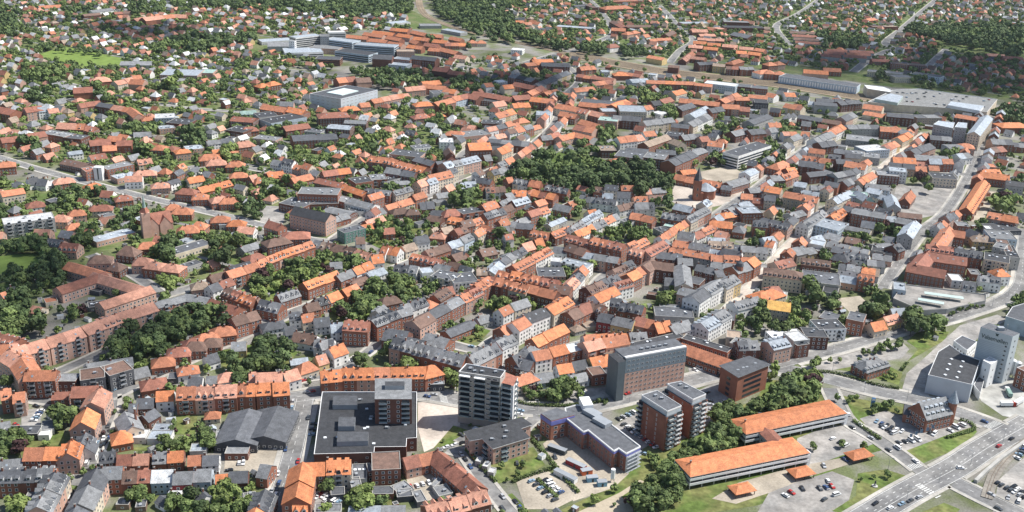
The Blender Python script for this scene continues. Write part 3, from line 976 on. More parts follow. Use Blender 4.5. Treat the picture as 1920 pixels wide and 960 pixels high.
h 705.6 2104.5 35.4 35.3 13 5 4 o r 1
f 616.6 1625 53.5 -12.9 16 9 0 b R 2
f 559.9 1562.7 51.7 -20.4 18 8 0 g c 2
f 618.5 1545.2 42.6 -38.3 18 9 0 d l 2
f 574.4 1533 28.7 9.4 18 8 0 g c 1
g 591.2 1663.5 43.3 0.5 14 6 3 b R 3
g 809.6 1753.7 29.3 -5.1 15 5 3 s r 3
g 829.6 1733.9 32.1 -3.5 15 5 3 r r 3
h 664.8 1793.4 23.4 10.8 15 6 4 o r 2
g 463.2 1313.9 24.6 -27.5 20 9 4 o c 2
g 457.7 1289 26.3 -36.2 16 6 3 o c 1
g 482.9 1270.3 31.9 -17.1 18 11 3 d R 2
f 519.7 1279.4 33.7 8 18 9 0 d t 2
g 565.3 1266.7 25.7 -36.1 16 12 3 o R 2
g 448.3 1202 24.5 -11.9 16 9 4 o p 2 D
g 465.9 1193.8 15.5 -43.9 16 9 3 g g 2
g 416.3 1352.7 34.6 -8.4 16 8 3 d R 3
g 391.7 1328.9 15.3 -31.4 14 8 3 l w 2
g 402.2 1318.5 29.2 -11 18 11 0.5 d g 1 B
g 436.6 1337.2 35.8 24.6 16 10 3 d R 3
g 369.9 1382.3 15.3 8.8 15 7 4 o w 2
g 344.8 1373.1 13.5 -42.1 15 7 4 o w 2
g 364.2 1245.7 29.7 -28.3 16 9 3 d R 2
g 386.7 1233.5 21.6 -28.8 16 9 3 b R 2
g 411.7 1257.5 38.2 52.5 15 9 4 d p 3
g 358.3 1305.1 25.2 -41.1 15 8 4 o c 3
g 416.7 1210.2 40.7 7.8 18 10 3 g g 3
f 404.2 1166.3 35.8 -18 26 7 0 d g 1
g 350 1126.3 23.2 25.9 16 9 4 d R 2
g 348 1152.8 45.9 49.6 15 9 4 g w 4
g 376.4 1188.4 45.2 53.4 15 9 4 o c 4
g 362.6 1102.2 19 -14.6 20 8 2 d R 2
f 387.1 1094.6 31.9 -18.5 22 8 0 g g 2
f 402.3 1117.8 31.4 20.4 22 9 0 w l 1
g 429.7 1132.8 32.2 50.6 15 8 4 o c 3
g 453.4 1166.3 33.9 50.7 14 8 4 O c 3
g 418.6 1067.9 23.9 -9.2 18 8 4 O p 2
g 448.6 1120.7 47.5 44.7 16 9 4 d r 3
g 456.9 1092.9 36.4 -3.8 22 7 3 g r 2
g 495.2 1168.1 23.6 -11.7 18 10 3 d R 2
g 499.6 1137.6 19.4 7.2 18 9 1 g l 1
h 520 1138.7 17.7 -15.6 15 8 4 o p 1
g 499.8 1098.4 19.7 27.7 15 8 4 l w 2
g 563.9 1163.4 24.6 -1.5 18 9 4 g r 3
g 545.9 1132.8 20.7 27.9 15 8 4 b R 2
h 617.7 1254 38.3 7.8 22 7 4 O r 1
g 583.3 1161.4 13.7 -8.6 16 7 3 g r 2
f 514.6 1074.5 12.9 -7.9 15 6 0 o r 1
g 312.9 1041.9 25.7 -23.2 18 9 4 d R 3
g 351.5 1061.4 16.8 -4.4 16 9 3 d r 2
g 365.4 1041.8 22 -28.7 18 9 4 o w 2
h 273.7 1037.3 27.9 48.8 16 7 5 O r 1
g 285.6 1024.5 11.2 23 14 7 4 O r 1
g 319.8 1171.9 17.4 7.6 14 8 3 s w 2
g 310 1207.8 15.6 7.8 14 8 4 o w 2
g 301.5 1183.9 11 29.2 14 8 4 g w 2
g 320.3 1152.6 22.6 50.2 13 8 4 g c 2
"""
SPEC={'supermarket':[(-110.0,532.7),(-54.0,536.6),(-49.0,485.8),(-54.4,484.7),(-53.8,476.5),(-70.8,475.1),(-70.3,469.5),(-102.1,466.1)],'super_box1':[(-101.8,524.5),(-87.9,525.4),(-86.2,514.7),(-100.4,513.7)],'super_box2':[(-94.7,500.9),(-85.2,501.5),(-84.2,491.5),(-93.3,490.9)],'super_box3':[(-92.7,485.4),(-75.8,486.5),(-74.7,477.2),(-91.3,475.2)],'super_tower':[(-77.1,523.4),(-55.8,525.0),(-53.3,501.1),(-73.9,499.7)],'super_tower_box':[(-70.2,515.8),(-59.1,516.6),(-58.5,511.5),(-69.6,510.7)],'balcony_tower':[(-28.2,517.7),(-24.4,527.7),(-1.4,521.0),(-4.2,511.9)],'balcony_tower_low':[(-4.1,518.6),(-1.2,527.1),(5.8,521.8),(3.5,511.0),(-4.3,514.2)],'twin_tower_a':[(75.4,512.7),(86.3,519.6),(99.1,501.8),(88.9,494.2)],'twin_tower_b':[(91.8,526.9),(101.8,531.5),(115.2,516.1),(105.2,508.2)],'hotel':[(71.8,556.7),(111.5,574.7),(105.8,587.4),(66.0,569.5)],'hotel_stair':[(66.3,547.7),(71.0,550.1),(65.6,560.8),(60.9,558.4)],'hotel_west':[(62.7,557.4),(67.0,554.3),(75.9,566.4),(71.6,569.5)],'glass_office':[(132.2,565.8),(152.5,579.4),(162.7,570.1),(140.3,552.7)],'building_site':[(34.0,518.0),(41.0,522.1),(47.7,520.2),(73.4,479.8),(65.2,472.5),(61.6,477.5),(58.7,474.7),(46.0,495.0),(43.2,493.1),(34.8,506.2)],'site_block':[(19.6,509.1),(28.9,516.3),(38.8,508.7),(25.5,501.4)],'black_l':[(-22.6,490.1),(8.7,507.0),(13.9,500.4),(7.6,496.0),(12.6,486.9),(-6.5,475.0),(-12.6,484.7),(-19.2,482.1)],'garage_near':(129.9,479.1,65.3,21.4),'garage_far':(165.5,523.4,61.0,22.9),'garage_link':(150.8,501.0,15.1,-72.1),'pavilions':[(125.6,456.9,9.2,21.8),(161.2,474.4,9.7,21.9),(198.5,493.9,11.0,23.9)],'castle':(252.5,534.9,19.6,24.5),'old_church':(-299.7,805.2,23.3,32.9),'castle_annex':(243.5,539.0,6.3,-19.3),'castle_turret':(265.3,535.8),'mill_hall':[(264.2,572.6),(283.0,606.0),(294.6,617.0),(298.1,604.1),(306.6,595.8),(287.4,561.9)],'mill_silo':[(304.8,601.3),(320.0,588.6),(326.7,593.7),(313.0,608.3)],'mill_tower':[(303.8,587.0),(310.6,592.7),(313.7,587.8),(306.6,581.5)],'mill_brick':[(325.8,586.0),(334.5,591.0),(338.9,585.6),(330.3,577.9)],'mill_low':[(304.2,632.1),(313.2,641.0),(320.1,631.8),(307.8,618.1)],'mill_store':[(355.4,669.1),(367.7,686.5),(393.2,701.9),(371.3,654.7)],'mill_side':[(295.6,575.9),(306.7,592.3),(308.7,588.8),(295.5,565.1)],'mill_bins':[(330.0,598.8),(332.0,596.0)],'villa':(236.9,596.8,13.1,31.2),'glass_cube':[(-258.8,1255.7),(-221.8,1309.9),(-178.8,1288.9),(-216.5,1233.4)],'glass_cube_top':[(-239.5,1263.1),(-221.9,1289.9),(-201.7,1277.9),(-218.2,1251.8)],'mall':[(464.9,1343.9),(524.4,1423.7),(567.4,1439.3),(656.1,1387.8),(609.3,1309.4),(572.7,1323.2),(499.4,1334.0)],'mall_left':[(490.2,1443.3),(514.8,1433.5),(519.6,1417.4),(513.8,1400.1),(487.5,1418.0)],'mall_shed_a':[(475.3,1348.8),(508.6,1385.2),(520.8,1371.2),(499.5,1329.3)],'mall_shed_b':[(564.0,1327.0),(577.1,1348.9),(612.8,1329.3),(595.3,1300.8)],'train_shed':[(380.5,1491.7),(395.9,1512.8),(489.3,1455.6),(477.8,1434.3)],'mall_flats_a':[(495.3,1194.2),(508.6,1212.8),(525.5,1206.7),(512.5,1178.6)],'mall_flats_b':[(513.5,1176.8),(527.1,1200.9),(537.0,1198.9),(526.2,1172.9)],'mall_flats_c':(555.1,1202.3,100.8,59.2),'parking_deck':[(306.8,738.2),(365.1,723.5),(360.5,712.5),(323.6,693.5),(303.2,690.0),(289.4,709.8)],'church_tower':(176.1,941.8),'church_nave':(186.0,949.8),'old_church_tower':(-304.7,794.0),'dome':(177.6,739.3),'white_column':(-400.4,939.6),'brick_stack':(-208.2,496.8),'site_silo':(57.8,462.8),'site_boxes':[((29.1,490.3),'dark'),((38.9,475.9),'red'),((44.2,469.5),'orange'),((46.9,463.0),'blue'),((32.7,464.6),'white'),((51.9,459.2),'blue')],'deck_canopy':[(328.6,713.7,27.9,-15.8),(314.5,701.9,18.1,-21.3)],'retaining_wall':[(256.0,473.4),(267.1,484.8),(282.1,499.0),(309.3,522.0)],'lamps':[(213.1,456.8),(236.0,472.7),(261.2,492.3),(289.5,516.2),(171.6,517.2),(150.4,527.6),(212.1,484.0),(225.4,571.0),(249.1,561.3),(268.1,541.5),(211.7,594.6),(182.4,588.8),(18.6,534.0),(44.5,529.6),(74.8,547.3),(106.8,567.4),(-48.5,540.8),(-81.1,543.0),(254.5,636.0),(219.4,622.2),(322.8,684.1),(365.4,711.0),(387.0,732.5)],'flags':[(231.9,509.6),(235.8,512.1),(239.8,514.7),(244.2,517.3),(248.4,520.4)],'blue_sign':(224.3,551.2),'trucks':[((311.0,559.0),5),((319.0,562.2),40),((317.9,574.1),80)],'statue':(199.4,467.1),'hedges':[[(13.4,505.2),(21.7,488.0),(28.7,472.7)],[(4.2,458.8),(15.6,466.9),(27.8,473.7)],[(17.8,462.0),(27.9,445.9)],[(29.4,468.7),(39.2,451.2)],[(274.0,540.1),(278.9,536.1),(278.1,529.4),(267.5,523.4),(257.8,518.7)],[(3.1,544.3),(16.0,540.1),(35.4,540.2),(48.5,543.6),(61.8,548.4)],[(198.0,595.7),(214.8,593.3),(235.2,580.6),(249.1,576.1)],[(207.8,534.4),(217.4,514.4)],[(-21.5,488.0),(-11.8,470.3),(-4.3,458.3)],[(-66.9,440.3),(-54.8,442.4)],[(259.5,601.7),(266.5,611.9)]],'crosswalk':[[(223.4,470.0),(231.1,458.3)],[(224.2,485.8),(233.9,491.2)],[(286.9,532.4),(298.7,540.5)],[(174.5,591.8),(181.2,583.8)],[(-39.4,547.8),(-36.9,536.5)]]}
ROADS=[('street',11,3,'c',[(-121.6,538.3),(-117.9,495.5),(-115.6,458.9),(-115.2,424.0)]),('main_road',13,3,'c',[(-165.8,532.7),(-132.0,538.8),(-110.8,546.1),(-82.2,550.7),(-55.9,549.9),(-32.6,544.4),(-6.5,537.3),(16.0,535.1),(38.5,536.6),(65.1,548.6),(94.8,565.2),(135.5,587.6),(165.1,597.0),(184.5,597.7),(209.1,585.1),(232.8,572.9),(256.4,563.1),(274.7,550.1),(289.3,538.0),(296.0,531.2)]),('street',9,2.5,'',[(-238.0,534.0),(-232.2,517.0),(-227.7,492.3),(-221.8,457.3),(-216.7,418.2)]),('street',10,2.5,'',[(-282.1,529.0),(-258.8,526.2),(-238.0,534.0),(-226.3,552.5),(-210.4,575.9),(-187.7,610.0),(-171.0,634.1),(-154.9,657.0),(-132.0,683.7)]),('street',8,2,'',[(-94.1,742.8),(-69.5,773.2),(-49.1,792.9),(-28.3,826.2),(8.5,863.5),(38.0,895.3),(69.8,934.0)]),('street',9,2,'c',[(-540.3,1007.4),(-465.1,960.9),(-360.0,902.9),(-267.1,856.2),(-223.5,833.2),(-180.5,804.9),(-151.8,795.3)]),('street',8,2.5,'',[(-155.1,788.8),(-128.9,863.5),(-111.7,887.0),(-87.4,915.4),(-59.9,955.7),(-36.9,993.0),(-9.0,1037.2)]),('street',7,2,'c',[(92.9,765.3),(127.7,809.7),(166.8,865.6),(212.9,939.9),(245.6,989.9),(301.9,1090.6),(353.0,1173.2)]),('shopping_street',7,2,'',[(131.8,641.3),(149.8,670.2),(175.8,714.6),(209.5,775.9),(251.0,847.0),(298.3,925.6),(343.4,992.2),(394.0,1065.7),(456.5,1163.5),(501.9,1228.7)]),('street',9,2,'c',[(291.7,739.7),(304.1,762.1),(368.2,869.2),(414.0,931.6),(487.7,1059.3),(540.5,1162.9),(625.9,1333.6)]),('main_road',11,3,'c',[(165.1,597.0),(195.6,614.2),(220.9,627.8),(247.6,643.6),(285.8,667.8),(313.6,680.7),(344.7,699.8),(379.1,723.9),(406.1,754.9),(432.5,807.9),(471.0,889.1)]),('main_road',16.5,2,'m',[(177.5,431.9),(214.7,461.6),(250.6,488.0),(278.0,510.9),(318.3,541.8)]),('side_road',9,2,'',[(231.3,480.0),(224.3,498.1),(215.2,517.1),(204.6,534.2),(203.7,556.2),(204.4,574.3)]),('side_road',12,2,'c',[(244.9,473.3),(256.4,459.3),(272.5,441.7)]),('side_road',7,2,'',[(-118.0,567.1),(-106.5,578.5),(-92.8,601.7),(-85.3,626.0),(-73.7,652.1)]),('side_road',7,2,'',[(-31.9,488.9),(-22.8,485.2),(-13.1,465.1),(-2.5,444.1),(4.6,430.9)]),('side_road',7,1.5,'',[(-26.7,501.4),(-2.1,486.5),(11.2,515.4),(19.1,527.9)]),('street',8,2,'',[(-105.3,571.5),(-130.3,561.4),(-139.9,545.4)]),('street',8,2,'',[(16.3,587.5),(2.5,586.5),(-17.3,607.5),(9.2,650.1),(46.2,679.8),(71.9,741.5),(92.9,765.3)]),('street',8,2,'',[(-17.3,607.5),(-44.9,621.0),(-73.7,652.1)]),('street',8,2.5,'',[(-257.7,673.0),(-243.2,688.6),(-228.2,704.7),(-213.9,726.7)]),('street',8,2,'',[(11.1,594.5),(38.0,615.5),(72.1,638.3),(107.6,656.3),(131.8,641.3)]),('street',8,2,'',[(92.9,765.3),(138.3,736.8),(175.8,714.6)]),('street',8,2,'',[(209.5,775.9),(248.2,757.2),(291.7,739.7)]),('street',8,2,'',[(127.7,809.7),(165.1,797.4),(209.5,775.9)]),('street',8,2,'',[(298.3,925.6),(334.9,896.7),(368.2,869.2)]),('street',8,2,'',[(212.9,939.9),(254.2,933.3),(298.3,925.6)]),('street',8,2,'',[(301.9,1090.6),(344.9,1075.6),(394.0,1065.7)]),('street',8,2,'',[(394.0,1065.7),(437.1,1057.2),(487.7,1059.3)]),('street',7,2,'',[(69.8,934.0),(110.0,925.7),(153.4,938.3)]),('street',7,2,'',[(-281.6,557.4),(-271.6,573.5),(-260.1,594.4),(-242.7,628.4),(-226.9,648.4)]),('street',7,2,'',[(-257.6,684.4),(-293.8,719.5),(-334.8,750.7)]),('street',8,2,'',[(-35.3,993.1),(-60.2,1046.6),(-40.3,1111.4),(-4.8,1149.9),(26.5,1189.9)]),('street',8,2,'',[(-9.0,1037.2),(19.6,1119.1),(46.3,1217.7),(64.3,1361.9),(87.3,1466.0),(72.0,1578.4)]),('street',7,2,'',[(-339.4,979.2),(-296.7,999.0),(-225.4,971.2),(-188.0,941.3)]),('bridge_road',11,2,'',[(10.2,1575.9),(48.5,1638.1),(96.9,1706.4),(134.5,1782.5),(169.5,1875.1),(169.5,2006.5),(159.8,2176.1),(149.6,2290.7)]),('street',10,2,'',[(237.5,1615.6),(269.5,1724.3),(308.1,1831.8),(299.7,1942.0),(300.4,2101.1),(296.2,2246.1)]),('street',11,2,'',[(473.7,1811.8),(495.8,2012.9),(567.8,2160.6),(614.8,2259.0),(686.8,2422.1)]),('street',11,2,'',[(521.8,1594.5),(580.2,1702.1),(640.9,1793.0),(661.1,1811.7),(662.6,1874.0),(746.0,2034.0),(864.2,2263.2),(984.9,2495.1)]),('street',9,2,'',[(649.3,1636.4),(702.1,1732.9),(756.9,1829.6)]),('street',6,2,'',[(-604.5,1165.0),(-542.1,1136.7),(-455.6,1101.8),(-374.7,1090.2),(-301.5,1036.8)]),('street',6,2,'',[(-718.5,1404.0),(-621.7,1350.9),(-507.9,1274.9),(-419.4,1231.2),(-336.8,1216.1),(-264.8,1213.2)]),('street',6,2,'',[(-922.5,2028.2),(-808.9,1854.7),(-741.8,1932.9),(-630.0,1894.4)]),('street',6,2,'',[(-412.0,1419.7),(-347.9,1466.9),(-281.5,1441.3),(-188.0,1421.3),(-129.0,1430.9)])]
RAIL=[('railway',46,[(75.0,1665.3),(147.8,1599.9),(224.3,1544.5),(299.9,1515.2),(365.7,1489.4),(439.7,1445.5),(502.0,1402.7)]),('railway',14,[(-219.3,2240.4),(-202.3,2099.0),(-179.9,1994.4),(-146.5,1920.0),(-96.8,1843.3),(-12.7,1753.9),(79.2,1661.5)]),('railway_siding',6,[(256.4,459.3),(268.5,479.7),(283.1,498.0),(306.8,520.1)])]
GROUND=[('lawn',[(26.2,433.5),(55.0,457.0),(73.9,475.5),(86.1,492.1),(123.8,528.8),(155.5,559.4),(167.3,582.8),(197.6,580.7),(204.2,567.5),(246.1,552.6),(261.5,541.1),(228.1,509.4),(210.1,501.0),(196.1,494.7),(168.2,468.6),(131.8,445.9),(105.5,438.0)]),('lawn',[(216.2,505.8),(222.4,492.6),(233.9,491.2),(261.7,508.7),(279.0,527.1),(281.3,540.6),(271.1,532.6),(253.0,518.4),(229.3,503.9)]),('lawn',[(193.7,478.8),(210.6,483.9),(220.9,477.9),(219.5,471.2),(202.7,459.5),(182.2,447.9),(173.6,441.9),(169.9,443.5),(186.5,457.6)]),('lawn',[(208.4,601.6),(226.6,597.8),(251.0,581.7),(258.9,598.0),(250.5,612.2),(230.9,612.3)]),('lawn',[(258.2,597.9),(268.3,615.1),(306.6,649.9),(315.1,664.1),(294.7,665.9),(278.2,646.0),(282.2,634.1),(260.7,605.5)]),('lawn',[(-193.5,514.8),(-179.6,515.7),(-174.8,494.6),(-186.0,493.9)]),('lawn',[(-40.0,489.5),(-30.6,513.8),(-13.2,505.1),(-23.5,497.2)]),('lawn',[(-14.7,469.1),(3.8,486.9),(15.7,494.2),(22.1,476.4),(11.3,465.6),(-4.2,456.8)]),('lawn',[(-7.1,441.5),(4.6,426.5),(15.4,431.5),(4.3,449.2)]),('lawn',[(53.1,469.2),(75.5,491.4),(86.1,492.1),(69.7,462.7),(57.7,454.7)]),('lawn',[(212.2,442.3),(231.8,454.1),(238.2,448.9),(231.2,441.6)]),('lawn',[(251.4,473.7),(256.6,476.5),(256.2,469.0),(251.7,467.2)]),('sports_field',[(-402.8,742.1),(-381.0,749.8),(-363.9,728.1),(-375.4,710.1),(-386.1,707.1)]),('sports_field',[(-711.6,1509.0),(-704.6,1578.8),(-587.5,1506.9),(-554.9,1442.8),(-615.9,1443.6),(-682.4,1478.0)]),('sports_field',[(-752.9,1565.3),(-738.3,1599.6),(-718.4,1563.0),(-730.6,1539.1)]),('park_lawn',[(-22.4,1016.6),(19.5,1091.1),(78.2,1087.9),(159.1,988.8),(153.9,930.4),(110.3,928.9),(65.8,956.3),(-2.4,965.5)]),('square_paving',[(160.1,989.0),(182.9,1003.9),(233.1,968.1),(217.1,940.4),(162.8,903.9),(151.7,933.3)]),('square_paving',[(-53.5,538.5),(-26.9,546.7),(-26.8,512.9),(-30.6,513.8),(-40.0,489.5),(-44.9,484.9),(-51.1,511.3)]),('gravel_yard',[(21.2,497.8),(35.2,517.0),(49.1,489.8),(67.6,471.1),(57.9,457.1),(36.1,444.0),(27.2,472.7)]),('gravel_yard',[(6.5,458.9),(19.1,472.2),(24.3,469.9),(40.5,449.0),(26.3,436.6),(11.3,435.7)]),('gravel_yard',[(109.0,450.6),(126.0,466.1),(156.9,481.7),(183.2,491.7),(196.6,496.3),(201.5,492.9),(170.2,476.3),(139.8,457.2),(120.8,446.7)]),('car_park',[(169.0,513.0),(189.9,527.2),(206.3,531.3),(216.8,512.6),(202.4,503.8),(176.3,488.1),(165.2,485.3),(163.6,497.0)]),('car_park',[(212.7,537.8),(231.6,548.5),(258.0,531.7),(278.5,539.1),(279.2,533.1),(257.1,521.0),(229.3,503.9),(219.3,506.0)]),('car_park',[(130.4,439.5),(142.0,460.7),(180.0,480.0),(190.1,472.5),(181.6,453.5),(163.8,441.4)]),('car_park',[(270.4,477.3),(303.1,508.6),(274.6,446.4),(254.9,447.5)]),('car_park',[(192.2,600.4),(217.6,615.9),(252.6,635.9),(274.4,645.7),(275.8,633.6),(265.5,619.5),(245.0,611.8),(212.9,599.0)]),('car_park',[(249.6,572.7),(261.8,598.2),(286.1,626.5),(327.2,675.5),(363.4,696.6),(367.5,687.8),(343.5,668.0),(289.9,607.6),(264.4,567.0)]),('concrete_yard',[(298.4,576.1),(323.3,602.7),(340.2,589.5),(318.3,541.8),(302.8,547.0),(297.0,564.6)]),('car_park',[(76.8,534.9),(112.4,559.7),(135.6,578.4),(140.2,548.6),(120.5,528.6),(103.7,521.5),(72.5,491.2),(62.7,518.8)]),('car_park',[(29.4,557.2),(63.1,566.3),(65.3,551.2),(35.4,541.4)]),('car_park',[(117.6,595.0),(135.9,600.0),(136.2,581.9),(117.8,573.7)]),('gravel_yard',[(-155.1,487.6),(-125.6,495.0),(-120.4,458.6),(-149.5,461.8)]),('car_park',[(-99.4,452.5),(-83.1,455.9),(-82.0,432.6),(-96.7,431.7)]),('gravel_yard',[(-52.9,462.7),(-33.4,468.9),(-23.4,447.5),(-39.4,439.6),(-48.0,443.7)]),('car_park',[(-231.5,881.7),(-204.8,880.1),(-200.2,828.8),(-219.8,833.5)]),('car_park',[(391.4,1006.2),(458.0,1022.6),(410.6,926.7),(365.7,899.9),(360.4,929.1)]),('gravel_yard',[(465.1,1005.7),(492.8,1000.1),(435.1,899.7),(420.4,912.7)]),('gravel_yard',[(186.6,1028.0),(231.9,1062.1),(241.8,1025.2),(203.0,993.8)]),('gravel_yard',[(247.3,715.7),(268.5,722.5),(272.4,698.5),(252.7,685.7)]),('car_park',[(-281.4,513.7),(-270.7,517.4),(-263.4,497.3),(-273.6,496.6)]),('lawn',[(-126.3,803.9),(-115.3,857.9),(-76.9,854.8),(-60.8,829.5),(-81.1,802.1),(-105.4,781.5)]),('lawn',[(-196.5,723.0),(-155.1,765.2),(-116.1,735.4),(-155.1,681.7),(-175.9,670.6)]),('lawn',[(-136.3,664.8),(-98.3,726.4),(-68.7,718.7),(-72.7,679.2),(-102.2,641.3),(-129.1,626.6)]),('lawn',[(8.5,870.5),(38.0,895.3),(45.0,881.4),(17.9,844.0)]),('lawn',[(75.5,863.4),(119.8,874.8),(120.8,840.9),(110.0,826.8),(82.6,830.6)]),('lawn',[(-207.0,478.9),(-162.4,487.1),(-159.4,476.6),(-203.2,476.5)]),('lawn',[(-177.9,436.1),(-130.3,453.1),(-123.4,424.9),(-173.1,422.0)]),('lawn',[(-285.3,495.9),(-250.2,498.2),(-239.0,471.6),(-271.5,466.9)]),('lawn',[(-83.9,443.9),(-56.8,447.9),(-54.6,429.7),(-81.3,428.2)]),('lawn',[(-262.8,604.2),(-234.2,647.8),(-201.3,650.5),(-199.3,617.1),(-221.4,607.4),(-236.5,579.8)]),('lawn',[(-192.8,594.2),(-162.1,612.0),(-137.9,598.3),(-142.6,572.3),(-180.1,573.1)]),('lawn',[(-14.9,698.4),(13.0,695.9),(16.8,668.3),(-9.8,657.3)]),('lawn',[(-37.2,613.7),(-19.7,623.0),(-13.0,639.9),(-24.5,647.5),(-41.6,625.3)]),('gardens',[(-1094.8,2060.1),(-557.4,2196.3),(-318.8,2256.7),(-154.7,1936.6),(-108.3,1829.8),(-263.0,1854.1),(-380.6,1774.4),(-347.9,1466.9),(-297.1,1370.0),(-267.4,1226.0),(-155.0,1035.1),(-131.3,870.4),(-168.8,838.7),(-233.5,874.1),(-337.3,924.6),(-480.3,995.6),(-579.9,1042.4)]),('gardens',[(-526.3,936.4),(-447.3,920.4),(-349.4,873.6),(-217.2,807.6),(-195.2,717.9),(-258.6,687.3),(-325.9,760.7),(-354.6,597.1)]),('gardens',[(-160.4,2296.9),(1328.9,2674.2),(761.8,1468.0),(688.2,1440.3),(533.7,1501.8),(388.1,1592.0),(236.5,1641.1),(106.1,1766.8),(-73.2,1893.9)]),('gardens',[(-278.6,1280.2),(-141.6,1271.7),(-41.2,1133.6),(-37.6,1049.3),(-118.3,1059.5),(-189.1,1071.2)]),('path',[(68.5,436.8),(37.1,434.1),(60.3,452.5),(72.8,465.4),(75.0,464.0),(61.4,449.3)])]
